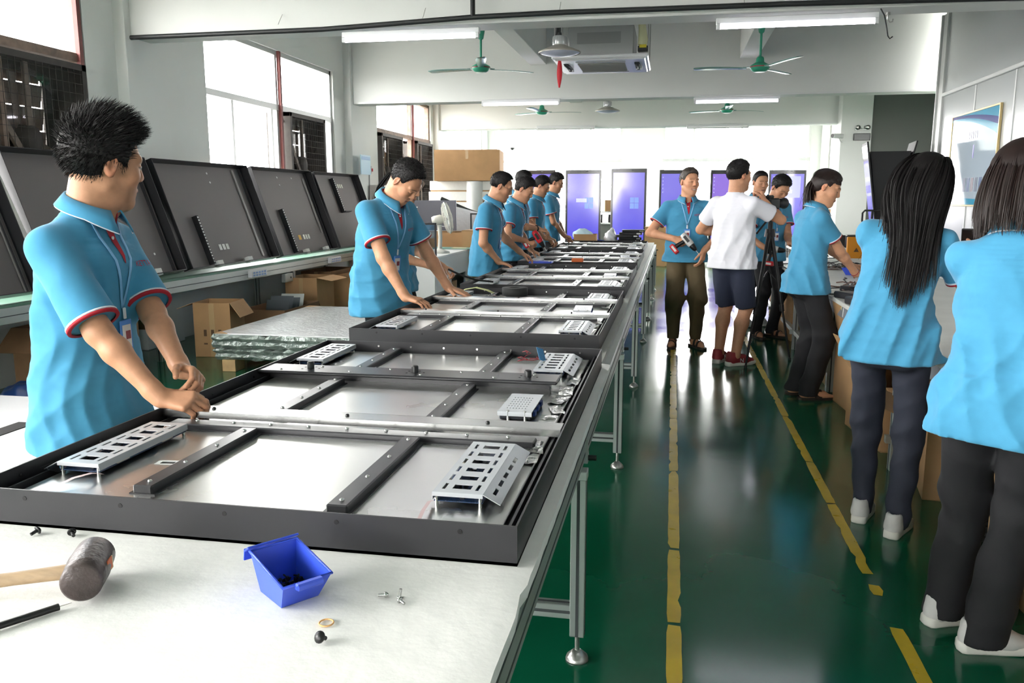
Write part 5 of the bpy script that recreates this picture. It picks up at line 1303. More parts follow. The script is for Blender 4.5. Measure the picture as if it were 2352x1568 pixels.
def desk_fan(loc,rz):
    o=thing('desk_fan','white pedestal fan facing away, standing at the white counter','fan',loc,rz)
    M_fw=mat('cream_fan_plastic',(222,220,208),.4)
    MB().lathe([(0,0),(.13,0),(.13,.02),(.05,.045),(.03,.06)],24).build('base',M_fw,o)
    MB().tube([(0,0,.05),(0,.01,.2),(0,.0,.36)],[.028,.026,.03],12).build('stem',M_fw,o)
    Mm=Matrix.Translation((0,.06,.44))@Matrix.Rotation(R(-78),4,'X')
    MB().lathe([(0,-.16),(.05,-.155),(.06,-.12),(.06,-.04),(.03,0)],20,M=Mm).build('motor_housing',M_fw,o)
    mb=MB()
    for r,z in ((.05,.0),(.1,.012),(.15,.02),(.19,.035)): mb.tube([(r*math.cos(a*.2618),r*math.sin(a*.2618),z-.02) for a in range(24)],.0022,5,closed=True,M=Mm); mb.tube([(r*math.cos(a*.2618),r*math.sin(a*.2618),.105-z) for a in range(24)],.0022,5,closed=True,M=Mm)
    for a in range(48): c,s=math.cos(a*.1309),math.sin(a*.1309); mb.tube([(c*.04,s*.04,-.02),(c*.15,s*.15,0),(c*.195,s*.195,.03),(c*.197,s*.197,.05),(c*.15,s*.15,.085),(c*.04,s*.04,.105)],.0016,4,M=Mm)
    g=mb.build('wire_guard',M_fw,o); g['kind']='stuff'; MB().tube([(.197*math.cos(a*.2618),.197*math.sin(a*.2618),.04) for a in range(24)],.009,8,closed=True,M=Mm).build('guard_rim',M_fw,o)
    for k in range(3):
        vs=[];
        for i in range(6):
            r=.03+.14*i/5
            for s in (-1,1): t=k*2.094+s*(.30+.15*i/5); vs.append((r*math.cos(t),r*math.sin(t),.04+s*.018))
        mb=MB(); mb.add(vs,[(2*i,2*i+1,2*i+3,2*i+2) for i in range(5)],0,True,Mm); b=mb.build('blade',mat('pale_blade',(206,214,206),.3),o); b.modifiers.new('t','SOLIDIFY').thickness=.002
desk_fan((-2.93,10.35,.75),R(-68))
def frame_stand(label,loc,w,h,rz,thick=.03,mesh_=True,name='clear_panel_stand'):
    o=thing(name,label,'frame',loc,rz)
    for s in (-1,1): MB().box((s*(w/2-.012),0,h/2),(.024,thick,h),bev=.002).build('frame_post',M_bar,o)
    for z in (.012,h-.012): MB().box((0,0,z),(w,thick,.024),bev=.002).build('frame_rail',M_bar,o)
    if mesh_: MB().box((0,0,h/2),(w-.04,.004,h-.04)).build('clear_sheet',glass_mat('clear_film2',.35,(.86,.87,.9)),o)
    return o
frame_stand('clear sheet in a black frame standing on the white counter',(-3.12,9.75,.75),.62,.40,R(15))
carton('low brown carton behind the white counter, under the grey monitor back',(-3.5,12.3,0),(1.0,.6,.95),0,True,(0,0,0,0))
mo=thing('monitor_back','dark grey back of a display with rows of short slots','monitor',(-3.55,12.05,.98)); MB().box((0,0,.22),(.80,.05,.44),bev=.006).build('shell',mat('slate_grey',(92,92,100),.45),mo)
for x in (-.22,.22):
    for k in range(5): MB().box((x,-.0265,.06+k*.07),(.07,.003,.012)).build('vent_slot',M_white,mo)
frame_stand('empty black frame leaning beside the foam stack',(-2.85,13.0,.0),.62,1.22,R(8),mesh_=False)
carton('brown carton beside the pedestal fan behind the counter',(-2.72,11.75,0),(.42,.5,1.0),0,False)
carton('long low brown carton behind the man with glasses',(-2.35,12.6,0),(.62,.5,.80),0,True,(0,0,0,0))
o=thing('green_tray','green cutting mat and papers on the far end of the counter','mat',(-3.0,11.35,.752)); MB().box((0,0,.006),(.6,.35,.012),bev=.003).build('mat_sheet',mat('green_cutting_mat',(120,160,146),.5),o); MB().box((.1,-.1,.014),(.2,.14,.004)).build('paper',mat('yellowed_paper',(226,206,160),.6),o)
# --- foam slab stack with the big carton on top
fs_=thing('foam_slab_pile','tall pile of white foam slabs under the big brown carton','foam pile',(-3.9,16.2,0))
for k in range(9): MB().box((float(rng.normal(0,.012)),float(rng.normal(0,.012)),.10+k*.20),(1.5,.9,.175),bev=.008).build('foam_slab',M_foam,fs_)
for k in range(8): MB().box((0,0,.2+k*.2),(1.46,.86,.024)).build('brown_spacer',M_card,fs_)
MB().cyl((.15,-.42,1.2),(.15,-.42,1.78),.16,n=20).build('film_roll',mat('film_roll',(226,228,226),.4),fs_)
carton('big brown carton on top of the white foam pile by the window',(-3.92,16.1,1.788),(1.25,1.0,.58),.12,False)
rk=thing('clear_machine','bundle of clear film draped over a slanted black arm','machine',(-3.2,13.2,0)); MB().tube([(-.5,0,1.45),(-.1,0,1.28),(.35,0,1.12)],.03,10).build('slanted_arm',M_pipe,rk); MB().box((-.08,0,1.05),(.75,.3,.45),rot=(0,R(14),0),bev=.02).build('film_bundle',mat('crinkled_film',(214,216,218),.25,bump=1.0,bscale=20),rk)
for x in(-.4,.3): MB().box((x,0,.45),(.05,.25,.9),bev=.004).build('stand_leg',M_al,rk)
# --- wall things
o=thing('wall_notice','pale blue printed notice on the window wall pilaster','notice',(-4.76,12.62,1.97),R(90)); MB().box((0,0,0),(.42,.012,.30),bev=.002).build('sheet',mat('pale_blue_print',(176,212,232),.5),o); MB().box((0,-.008,.1),(.36,.003,.05)).build('heading',mat('blue_print',(120,170,214),.5),o)
o=thing('alarm_bell','round alarm bell on the wall above the fire hose cabinet','alarm',(-4.99,13.4,1.92)); MB().lathe([(0,.05),(.05,.045),(.07,.02),(.075,0)],20,M=Matrix.Rotation(R(90),4,'Y')).build('gong',mat('bell_white',(214,212,208),.4),o); MB().box((.05,0,0),(.012,.05,.05),bev=.002).build('red_mark',M_shirt_red if 'M_shirt_red' in globals() else mat('alarm_red',(190,50,50),.5),o); MB().cyl((.0,0,-.08),(0,0,-.5),.012,n=8).build('conduit',M_trim,o)
o=thing('fire_hose_cabinet','wall fire hose cabinet with red lettering behind the leaning chassis','cabinet',(-4.96,13.62,1.20)); MB().box((.06,0,.1),(.16,.55,.75),bev=.006).build('body',mat('cabinet_white',(222,214,210),.4),o); MB().box((.145,-.08,.2),(.006,.28,.38)).build('red_panel',mat('fire_red',(186,56,52),.5),o); MB().box((.145,.18,.1),(.006,.1,.2)).build('glass_door',M_white,o)
# --- exhaust fans in the windows
M_fdark=mat('exhaust_dark_metal',(58,54,50),.7,.2,var=.2,vscale=9); M_lou=mat('louvre_grime',(112,100,90),.7,.1,var=.2,vscale=12)
def exhaust(y0,y1,z0,z1,label):
    L=y1-y0; Hh=z1-z0; o=thing('exhaust_fan',label,'exhaust fan',(WX-.12,(y0+y1)/2,(z0+z1)/2),0,'dark exhaust fans set in the window openings')
    mb=MB(); t=.05
    for s in (-1,1): mb.box((0,s*(L/2-t/2),0),(.34,t,Hh)); mb.box((0,0,s*(Hh/2-t/2)),(.34,L,t))
    mb.build('housing',M_fdark,o)
    n=7
    for k in range(n):
        z=-Hh/2+.08+(Hh-.16)*k/(n-1); MB().box((-.15,-.055*L,z),(.02,L*.80,Hh/n*.97),rot=(0,R(10),0)).build('louvre',M_lou,o)
    MB().box((-.15,L*.43,0),(.02,L*.14,Hh)).build('side_sheet',M_fdark,o); MB().box((-.15,-L*.48,0),(.02,L*.06,Hh)).build('side_sheet',M_fdark,o)
    # bell-mouth corner sheet
    mb=MB(); r=min(L,Hh)*.47; N=40; vs=[]; fs=[]
    for i in range(N):
        a=2*math.pi*i/N; c,s=math.cos(a),math.sin(a); k=min(L/2/abs(c) if abs(c)>1e-6 else 9,Hh/2/abs(s) if abs(s)>1e-6 else 9); vs+=[(-.02,c*r,s*r),(.10,c*k*.96,s*k*.96)]
    fs=[(2*i,2*((i+1)%N),2*((i+1)%N)+1,2*i+1) for i in range(N)]
    mb.add(vs,fs,0,True); mb.build('shroud',M_fdark,o)
    for a in (95,215,335): MB().box((-.03,r*.5,0),(.012,r*.95,.16),rot=(R(0),R(25),0),M=Matrix.Rotation(R(a),4,'X')).build('fan_blade',M_lou,o)
    MB().lathe([(0,.1),(.11,.1),(.12,.0),(.12,-.1),(0,-.1)],20,M=Matrix.Translation((-.02,0,0))@Matrix.Rotation(R(90),4,'Y')).build('motor',M_fdark,o)
    MB().box((.06,.0,0),(.03,.05,Hh),bev=.004).build('support_bar',M_lou,o); MB().box((.06,-L*.25,Hh*.12),(.03,.05,Hh*.75),rot=(R(35),0,0)).build('brace',M_lou,o)
    m=MB()
    for k in range(17): m.box((.165,0,-Hh/2+Hh*k/16),(.003,L,.003))
    for k in range(17): m.box((.165,-L/2+L*k/16,0),(.003,.003,Hh))
    g=m.build('wire_mesh',M_fdark,o); g['kind']='stuff'; return o
exhaust(5.38,6.53,1.25,2.55,'large dark exhaust fan with brown louvres above the spiky haired man')
exhaust(10.42,11.55,1.25,2.56,'dark exhaust fan in the middle window above the leaning chassis')
exhaust(13.95,15.1,1.25,2.57,'dark exhaust fan in the far window, left one of the two')
exhaust(16.0,17.08,1.25,2.57,'dark exhaust fan in the far window, right one of the two')
# ================================================================ the people
def P_(info,p): return info['Rw'].T@(np.asarray(p,float)-info['W0'])
def curtain(P,info,guides,n,spread,w,m,seed=0,name='loose_hair',segs=10):
    """ribbons of hair that follow guide curves given in world space"""
    rr=np.random.default_rng(seed); vs=[];fs=[]; G=[]
    for g in guides:
        g=np.array([P_(info,q) for q in g]); t=np.linspace(0,1,len(g)); G.append(np.stack([np.interp(np.linspace(0,1,segs),t,g[:,i]) for i in range(3)],1))
    for g in G:
        for k in range(3): g[1:-1]=(g[:-2]+2*g[1:-1]+g[2:])/4
    c=np.mean([g.mean(0) for g in G],0)
    for k in range(n):
        u=rr.uniform(0,len(G)-1); i=min(int(u),len(G)-2) if len(G)>1 else 0; fr=u-i
        g=G[i]*(1-fr)+G[min(i+1,len(G)-1)]*fr; off=rr.normal(0,spread,3); ln=rr.uniform(.82,1.03); tt=np.linspace(0,1,segs)*ln
        q=np.stack([np.interp(tt,np.linspace(0,1,segs),g[:,a]) for a in range(3)],1)+off*(.35+.65*np.linspace(0,1,segs)[:,None])+rr.normal(0,spread*.5,3)*np.linspace(0,1,segs)[:,None]**2
        ribbon(vs,fs,list(q),w*rr.uniform(.6,1.2),nrm(g[segs//2]-c+np.array([0,-.3,0])+rr.normal(0,.3,3)))
    return obj(name,np_mesh(name,np.array(vs),np.array(fs),m),P)
FX=-90
man1,i1=make_person('man in blue polo nearest at left, spiky black hair, head turned away over the chassis',(-1.80,2.27),-86,1.66,lean=10,shdrop=.03,head=(-52,5,0),
  handR=((-1.42,2.08,.852),(1,.20,-.12),(-.10,.55,-.8),'work'),handL=((-1.385,2.195,.838),(.88,-.45,-.05),(-.2,-.65,-.6),'work'),elbow=((-.45,-.75,-.5),(-.3,.8,-.5)),
  hair={'kind':'spiky','top':.020,'side':.010,'noise':.004,'flow':(0,.55,.2)},vox=.0056,hem=.68,badge=1.07,seed=3,fold=.6,sleeve=.88,headh=1.07,skin=.95,legs=((.12,.0,-5),(-.12,.02,5)))
man2,i2=make_person('man in blue polo looking down, both hands resting on a chassis',(-1.76,4.86),-112,1.72,lean=20,head=(-8,34,4),
  handR=((-1.50,4.56,.862),(.93,-.05,-.20),(-.1,.15,-1),'rest'),handL=((-1.395,5.13,.862),(.93,-.15,-.22),(0,.05,-1),'flat'),elbow=((-.5,-.8,-.1),(-.4,.6,-.3)),
  hair={'kind':'short','top':.016,'side':.004,'line':.104,'len':.010},vox=.0062,hem=.72,badge=1.08,fold=.8,seed=5,sleeve=.66,build=1.05,eyes='down')
wom3,i3=make_person('woman with tied back black hair, mostly hidden behind the man looking down',(-1.92,5.62),-98,1.66,sex='f',lean=8,head=(0,22,0),
  handR=((-1.60,5.50,.97),(.85,.15,-.4),(-.2,.4,-.9),'grip'),handL=((-1.62,5.78,.95),(.9,.1,-.3),(0,0,-1),'grip'),hair={'kind':'pony','line':.07},vox=.0085,seed=6,lanyard=False,eyes='down')
curtain(wom3,i3,[[(-1.94,5.62,1.60),(-2.00,5.60,1.53),(-2.03,5.60,1.44),(-2.02,5.60,1.36)],[(-1.94,5.60,1.60),(-2.01,5.56,1.50),(-2.04,5.57,1.42),(-2.01,5.57,1.36)]],120,.012,.004,M_hair,2,'ponytail')
man4,i4=make_person('man in blue polo with thin glasses, hand on the edge of the third chassis',(-1.69,7.50),-92,1.69,lean=15,head=(-10,12,0),
  handR=((-1.545,7.42,.865),(.85,.3,-.25),(-.1,.1,-1),'rest'),handL=((-1.41,7.80,.93),(.9,.15,-.45),(0,0,-1),'relaxed'),elbow=((-.5,-.8,0),(-.3,.6,-.4)),hair={'kind':'short','top':.010,'side':.005,'line':.098,'len':.009},vox=.0072,seed=8,eyes='down',hem=.74)
man5,i5=make_person('man in blue polo holding a red cordless drill over the table',(-1.70,8.70),-95,1.68,lean=16,head=(0,16,0),
  handR=((-1.50,8.60,1.0),(.95,.1,-.25),(-.3,.7,-.6),'grip'),handL=((-1.50,8.95,.88),(.9,-.1,-.35),(0,0,-1),'work'),elbow=((-.5,-.8,-.2),(-.3,.7,-.4)),hair={'kind':'short','top':.024,'side':.004,'len':.014},vox=.0085,seed=9,eyes='down')
man6,i6=make_person('tall man in blue polo with cropped hair and a black wristwatch',(-1.84,9.86),-98,1.78,lean=6,head=(0,15,0),
  handR=((-1.56,9.86,1.08),(.9,.25,-.2),(-.2,.3,-.9),'work'),handL=((-1.58,10.1,1.06),(.9,-.25,-.3),(0,-.2,-1),'work'),elbow=((-.5,-.8,-.2),(-.3,.7,-.4)),hair={'kind':'buzz','top':.010,'side':.003},vox=.0085,seed=10,eyes='down')
man7,i7=make_person('man in blue polo almost hidden between the tall cropped man and the last man',(-1.78,10.75),-95,1.74,lean=8,head=(0,20,0),
  handR=((-1.60,10.7,.93),(.9,.1,-.3),(0,0,-1),'work'),handL=((-1.60,10.95,.93),(.9,-.1,-.3),(0,0,-1),'work'),elbow=((-.5,-.8,-.2),(-.3,.7,-.4)),hair={'kind':'short','top':.02},vox=.010,seed=11,lanyard=False,logo=False,eyes='down')
man8,i8=make_person('last man at the far table end, hair swept up in front',(-1.72,11.75),-92,1.80,lean=7,head=(5,14,0),
  handR=((-1.50,11.75,.93),(.9,.15,-.25),(0,.2,-1),'fist'),handL=((-1.52,12.05,.90),(.9,-.1,-.3),(0,0,-1),'work'),elbow=((-.5,-.8,-.2),(-.3,.7,-.4)),hair={'kind':'short','top':.026,'side':.004,'len':.02,'flow':(0,.5,.3)},vox=.009,seed=12,eyes='down')
man9,i9=make_person('smiling man in blue polo and olive trousers walking down the aisle',(.14,8.22),186,1.71,lean=0,head=(-26,3,-2),
  handR=((.015,8.02,1.065),(.85,-.25,-.35),(.1,.85,-.4),'grip'),handL=((.305,8.04,.955),(-.15,-.15,-1),(-.8,.5,0),'relaxed'),elbow=((-1,.3,-.3),(.9,.4,-.2)),
  legs=((.10,.02,-12),(-.115,.03,22)),lower=('trousers',M_olive_tr,1.28,.72,.085),shoes='sandal',hair={'kind':'short','top':.016,'side':.004,'len':.010},hairm=mat('greying_brown_hair',(70,62,56),.5,var=.2,vscale=60),vox=.0068,smile=True,eyes='smile',build=1.07,belly=.03,badge=1.12,seed=14,hem=.83,skin=1.15)
man10,i10=make_person('cameraman in white t-shirt and navy shorts, seen from behind',(.52,7.38),-32,1.75,lean=2,head=(26,4,0),
  handR=((.79,7.60,1.405),(-.15,.65,.75),(-.7,.3,-.2),'grip'),handL=((.48,7.78,1.12),(.4,.9,.1),(.6,0,-.6),'grip'),elbow=((.75,-.5,-.7),(-.5,.3,-.5)),shirt='tee',lower=('shorts',M_navy_sh),lanyard=False,
  shoes=(mat('grey_red_sneaker',(150,52,58),.6,var=.15,vscale=18),M_sole,1),hair={'kind':'short','top':.014,'side':.010,'line':.085,'len':.009},vox=.007,seed=15,hem=.82,sleeve=.62,legs=((.08,-.02,-28),(-.10,.02,10)))
man11,i11=make_person('man in blue polo working at the right bench behind the video camera',(.98,8.98),212,1.70,lean=12,head=(0,30,0),
  handR=((.90,8.62,.96),(.8,-.3,-.3),(-.2,.4,-.8),'grip'),handL=((1.17,8.70,.99),(.6,-.6,-.2),(-.6,-.2,-.6),'work'),hair={'kind':'short','top':.018,'len':.012},vox=.0085,seed=16,eyes='down',legs=((.09,.0,-15),(-.09,.02,15)),shoes='sandal',badge=1.1)
man12,i12=make_person('man with very short hair standing directly behind the man at the video camera',(.93,9.80),208,1.74,lean=3,head=(8,8,0),hair={'kind':'buzz','top':.008},vox=.010,seed=17,eyes='down',lanyard=False,logo=False)
wom13,i13=make_person('woman in blue polo with bushy tied brown hair, working at the right bench',(.96,6.20),-74,1.635,sex='f',lean=7,head=(28,18,0),
  handR=((1.33,6.30,.865),(.72,.68,-.18),(-.1,0,-1),'rest'),handL=((1.40,6.55,.86),(.8,.5,-.1),(0,0,-1),'work'),elbow=((-.3,-.8,-.2),None),hair={'kind':'pony','line':.075,'top':.010},hairm=M_hairb,vox=.0066,seed=18,lanyard=False,logo=False,
  lower=('trousers',M_black_tr,1.18,1.25),shoes='slipper',hem=.80,legs=((.085,.02,-8),(-.085,.0,8)),eyes='down',skin=1.05,fold=1.5)
wom14,i14=make_person('woman in blue polo with long loose black hair, leaning over the right bench',(.925,3.70),-22,1.60,sex='f',lean=13,side=7,head=(8,14,6),
  handL=((1.08,4.08,.93),(.5,.8,-.3),(0,0,-1),'work'),handR=((1.30,3.92,1.16),(.2,.75,.5),(-.8,.3,.2),'grip'),elbow=((.25,-.3,-1),(-.75,-.35,-.3)),hair={'kind':'long','top':.020},vox=.0058,seed=19,headh=1.10,lanyard=False,logo=False,
  lower=('trousers',M_navy_tr,1.02,.95),shoes='sneaker',hem=.80,legs=((.085,-.04,-10),(-.075,.07,0)),skin=1.12,fold=1.5)
wom15,i15=make_person('woman in blue polo with brown bob haircut, cropped by the right edge',(.985,2.73),-36,1.575,sex='f',lean=7,side=-3,head=(4,10,2),
  handL=((1.28,3.22,.93),(.5,.8,-.2),(0,0,-1),'work'),handR=((1.50,2.9,.93),(.8,.5,-.2),(0,0,-1),'work'),elbow=((.5,-.6,-.5),(-.6,.2,-.6)),hair={'kind':'bob','top':.016},hairm=M_hairb,vox=.0058,seed=21,headh=1.08,pelvis=(.035,0),lanyard=False,logo=False,
  lower=('trousers',M_black_tr,1.22,1.15),shoes='sneaker',hem=.76,legs=((.05,-.02,-48),(-.10,.08,-30)),skin=1.1,fold=1.5,build=1.04)

# long hair of the woman leaning over the bench, bob, and the bushy tail
def W_(info,p): return info['W0']+info['Rw']@np.asarray(p,float)
def head_w(info,p): return W_(info,info['ho']+info['HR']@(np.array(p)*info['hs']))
hw=lambda *p: tuple(head_w(i14,p))
bp=lambda x,z,o=.02: tuple(W_(i14,np.array(i14['drape'](x,z,o,-1))))
back=[bp(-.07,1.38),bp(-.03,1.34),bp(.01,1.32,.03),bp(.05,1.32,.035),bp(.09,1.33,.03),bp(.13,1.36)]
tips=[bp(-.17,1.24),bp(-.03,1.14),bp(.02,1.06,.025),bp(.05,1.04,.03),bp(.09,1.10,.025),bp(.16,1.16)]
roots=[(-.098,-.02,.03),(-.085,-.078,.03),(-.035,-.112,.02),(.025,-.114,.02),(.08,-.09,.02),(.10,-.02,.0)]
low=[(-.118,-.03,-.07),(-.098,-.09,-.08),(-.04,-.118,-.09),(.025,-.122,-.09),(.088,-.098,-.09),(.118,-.02,-.10)]
curtain(wom14,i14,[[hw(0,.02,.142),hw(r[0]*.75,r[1]*.75-.012,.118),hw(*[q*1.16 for q in r]),hw(*[q*1.04 for q in l]),b,t] for r,l,b,t in zip(roots,low,back,tips)],1700,.008,.0038,M_hair,3,'long_hair',16)
hw=lambda *p: tuple(head_w(i15,p))
gl=[]
for a in np.linspace(-205,25,11):
    ca,sa=math.cos(R(a)),math.sin(R(a)); gl.append([hw(0,.0,.140),hw(ca*.078,-.015+sa*.092,.105),hw(ca*.102,-.02+sa*.122,.0),hw(ca*.108,-.02+sa*.125,-.08),hw(ca*.094,-.02+sa*.108,-.165)])
curtain(wom15,i15,gl,1500,.005,.0038,M_hairb,4,'bob_hair',12)
hw=lambda *p: tuple(head_w(i13,p))
curtain(wom13,i13,[[hw(x*.4,-.09,.02),hw(x,-.108,-.03),hw(x*1.5,-.085,-.09),hw(x*1.25,-.045,-.16)] for x in (-.045,-.02,.0,.02,.045)],800,.017,.0042,M_hairb,5,'tied_tail',9)
# ================================================================ back row of display kiosks
ES=1/2**S.view_settings.exposure
M_kb=mat('kiosk_black',(20,20,22),.25,coat=.4)
def screen_mat(name,top,bot,zs):
    m=mat(name,(20,20,40),.12,coat=.5); nt=m.node_tree; p=nt.nodes['Principled BSDF']
    tc=nt.nodes.new('ShaderNodeTexCoord'); sp=nt.nodes.new('ShaderNodeSeparateXYZ'); nt.links.new(tc.outputs['Object'],sp.inputs[0])
    mr=nt.nodes.new('ShaderNodeMapRange'); mr.inputs[1].default_value=.5; mr.inputs[2].default_value=2.05; nt.links.new(sp.outputs['Z'],mr.inputs[0])
    n=nt.nodes.new('ShaderNodeTexNoise'); n.inputs['Scale'].default_value=2.2; nt.links.new(tc.outputs['Object'],n.inputs['Vector'])
    ad=nt.nodes.new('ShaderNodeMath'); ad.operation='MULTIPLY_ADD'; ad.inputs[1].default_value=.5; nt.links.new(n.outputs['Fac'],ad.inputs[0]); nt.links.new(mr.outputs[0],ad.inputs[2])
    cr=nt.nodes.new('ShaderNodeValToRGB'); e=cr.color_ramp.elements; e[0].color=(*lin(bot),1); e[1].color=(*lin(top),1); e[0].position=.2; e[1].position=1
    nt.links.new(ad.outputs[0],cr.inputs[0]); nt.links.new(cr.outputs[0],p.inputs['Emission Color']); p.inputs['Emission Strength'].default_value=ES*zs
    return m
M_scr=screen_mat('blue_screen',(132,122,230),(88,86,236),1.0); M_scr2=screen_mat('violet_screen',(150,116,222),(116,94,216),1.0)
M_pane=mat('screen_pale_pane',(60,80,120),.2,emit=(122,150,226),estr=ES*.9); M_dlg=mat('screen_dialog',(90,90,110),.2,emit=(196,200,240),estr=ES*.95); M_page=mat('screen_page',(90,90,110),.2,emit=(172,176,236),estr=ES*.9)
M_icon=mat('screen_icon',(80,80,120),.2,emit=(190,190,250),estr=ES*.9)
def kiosk(x,w,label,kind,m,y=20.0,top=2.13):
    o=thing('display_kiosk',label,'display',(x,y,0),0,'standing display kiosks along the back')
    b=.05
    MB().box((0,.03,.30+(top-.30)/2),(w,.06,top-.30),bev=.006).build('casing',M_kb,o)
    MB().box((0,-.002,(.50+top-.09)/2),(w-2*b,.006,top-.09-.50)).build('screen',m,o)
    sc=MB().box((w*.1,-.0005,top-.03),(.05,.004,.012)).build('sensor',M_slot,o)
    MB().box((0,.08,.17),(.5*w,.25,.3),bev=.01).build('pedestal',M_kb,o); MB().box((0,.08,.03),(w*.95,.5,.03),bev=.008).build('base_plate',M_kb,o)
    for sx in(-1,1):
        for sy in(-.12,.28): MB().cyl((sx*w*.38-.01,sy,.0152),(sx*w*.38+.01,sy,.0152),.015,n=10).build('caster',M_steel,o)
    zc=1.42
    if 'logo' in kind:
        for (a,c) in ((0,0),(1,0),(0,1),(1,1)): MB().box((w*.10+a*w*.125,-.006,zc-.13+c*.135),(w*.115,.003,.125)).build('window_pane_icon',M_pane,o)
    if 'dialog' in kind: MB().box((-.04,-.008,zc),(.25,.003,.09)).build('dialog_box',M_dlg,o)
    if 'page' in kind:
        MB().box((-.01,-.006,1.72),(w-.22,.003,.48)).build('web_page',M_page,o); MB().box((0,-.008,1.28),(.22,.003,.07)).build('dialog_box',M_dlg,o)
        for k in range(2): MB().box((-.05+k*.11,-.0085,1.62),(.1,.003,.07)).build('page_tile',M_white,o)
    if 'icons' in kind:
        for k in range(5): MB().box((-w/2+b+.035,-.006,top-.17-k*.085),(.02,.003,.025)).build('desktop_icon',M_icon,o)
    return o
kiosk(-3.18,.82,'display kiosk with blue screen at far left, partly behind the men','plain',M_scr)
kiosk(-2.10,.85,'display kiosk showing a white dialog box and four pane emblem','logo dialog icons',M_scr)
kiosk(-1.02,.83,'display kiosk with plain blue screen and pale four pane emblem','logo',M_scr,19.9,2.15)
kiosk(.10,.84,'display kiosk with desktop icons behind the smiling man','icons',M_scr,20.0,2.12)
kiosk(1.22,.75,'display kiosk with violet screen and icons beside the cameraman','icons',M_scr2,20.0,2.11)
kiosk(2.55,.82,'display kiosk showing a pale page above a dialog box','page',M_scr,20.0,2.10)
# things at the foot of the kiosks
def block(name,label,cat,loc,dims,m,rz=0,group=None,bev=.006):
    o=thing(name,label,cat,loc,rz,group); return o
GK='cartons by the kiosks'
carton('brown carton on the floor between the kiosks and the table end',(-.35,18.6,0),(.45,.5,.85),0,False,group=GK)
carton('small brown carton on a shelf between two blue kiosks',(-1.52,21.2,1.15),(.35,.4,.28),.2,True,(1,0,1,0),group=GK,ang=(30,0,30,0))
o=thing('storage_shelf','low shelf with black bins behind the two central kiosks','shelf',(-1.55,21.3,0)); MB().box((0,0,1.13),(1.2,.5,.03),bev=.003).build('shelf_board',M_wht,o); MB().box((0,0,.85),(1.2,.5,.03),bev=.003).build('shelf_board',M_wht,o)
for x in(-.58,.58):
    for y in(-.22,.22): MB().box((x,y,.57),(.04,.04,1.14)).build('post',M_al,o)
for x in(-.3,.1,.45): MB().box((x,-.05,.97),(.26,.35,.2),bev=.01).build('black_bin',M_knob,o)
MB().box((0,0,.42),(1.1,.45,.80),bev=.004).build('grey_cabinet',M_grey,o)
pk=thing('wooden_pallet','wooden pallet on the floor below the kiosks','pallet',(.4,19.0,0))
for x in(-.5,0,.5): MB().box((x,0,.05),(.1,.9,.1)).build('block',M_blockw,pk)
for k in range(5): MB().box((0,-.4+k*.2,.112),(1.1,.12,.022)).build('board',M_foam if k==0 else M_blockw,pk)
# things on the far end of the assembly table
c=carton('small brown carton on the far end of the table with pale cloth inside',(-1.30,12.85,TZ),(.34,.26,.16),0,True,(0,0,0,0),tape=False)
o=thing('pale_cloth','pale blue cloth bulging out of the small carton','cloth',(-1.36,12.9,TZ+.08)); f=Field((-.25,-.2,-.08),(.25,.2,.22),.012); f.ell((0,0,.06),(.15,.1,.10),.03); f.ell((.07,0,.04),(.11,.1,.08),.03); f.add(lambda X,Y,Z:.008*np.sin(X*45+Z*20)*np.sin(Y*40+X*15)); V,F=f.mesh(); obj('cloth_folds',np_mesh('cloth',V,F,mat('pale_cloth',(196,224,232),.8)),o)
for k in range(6):
    o=thing('black_case',['bottom','second','third','fourth','fifth','top'][k]+' flat black case in the stack on the far table end','case',(-.62+float(rng.normal(0,.02)),12.9,TZ+.001+k*.038),float(rng.normal(0,.06)),'stack of flat black cases'); MB().box((0,0,.018),(.34,.24,.036),bev=.003).build('case_body',M_knob,o); MB().box((.12,-.121,.018),(.06,.002,.018)).build('metal_port',M_screw,o)
o=thing('plastic_bag','crumpled white plastic bag left of the black cases','bag',(-.92,12.9,TZ)); f=Field((-.2,-.2,-.01),(.2,.2,.3),.012); f.ell((0,0,.09),(.10,.09,.12),.03); f.cone((0,0,.15),(.02,0,.22),.05,.03,.04); f.add(lambda X,Y,Z:.012*np.sin(X*60+Z*40)*np.sin(Y*50+Z*30)); f.plane((0,0,0),(0,0,-1)); V,F=f.mesh(); obj('bag_body',np_mesh('bag',V,F,mat('white_bag',(232,234,236),.3)),o)
for (x,lb) in ((-1.06,'blue parts tray on the far table end beside the small carton'),):
    o=thing('parts_tray',lb,'tray',(x,12.95,TZ)); bin_mesh(1.0).build('tray_shell',M_bin,o)
# tray, orange box and tape on the chassis row
o=thing('parts_tray','flat blue tray under the hand of the man with glasses','tray',(-1.22,7.86,.829)); mb=MB(); mb.box((0,0,.008),(.22,.14,.016),bev=.003); mb.build('tray_shell',M_bin,o); MB().box((.08,0,.018),(.012,.12,.003)).build('white_stripe',M_white,o)
o=thing('orange_box','small orange box lying across the chassis rims','box',(-.89,8.05,.829)); MB().box((0,0,.02),(.11,.08,.036),bev=.003).build('box_body',mat('orange_plastic',(226,108,40),.45),o); MB().box((0,0,.039),(.10,.07,.003)).build('lid',mat('pale_lid',(214,196,182),.5),o)
o=thing('tape_roll','roll of black foam tape with pale backing on the second chassis','tape',(-1.08,5.38,.80)); MB().lathe([(.035,0),(.085,0),(.085,.05),(.035,.05),(.035,0)],32,M=Matrix.Translation((.07,0,0))).build('foam_roll',mat('dark_foam_tape',(44,46,46),.8),o)
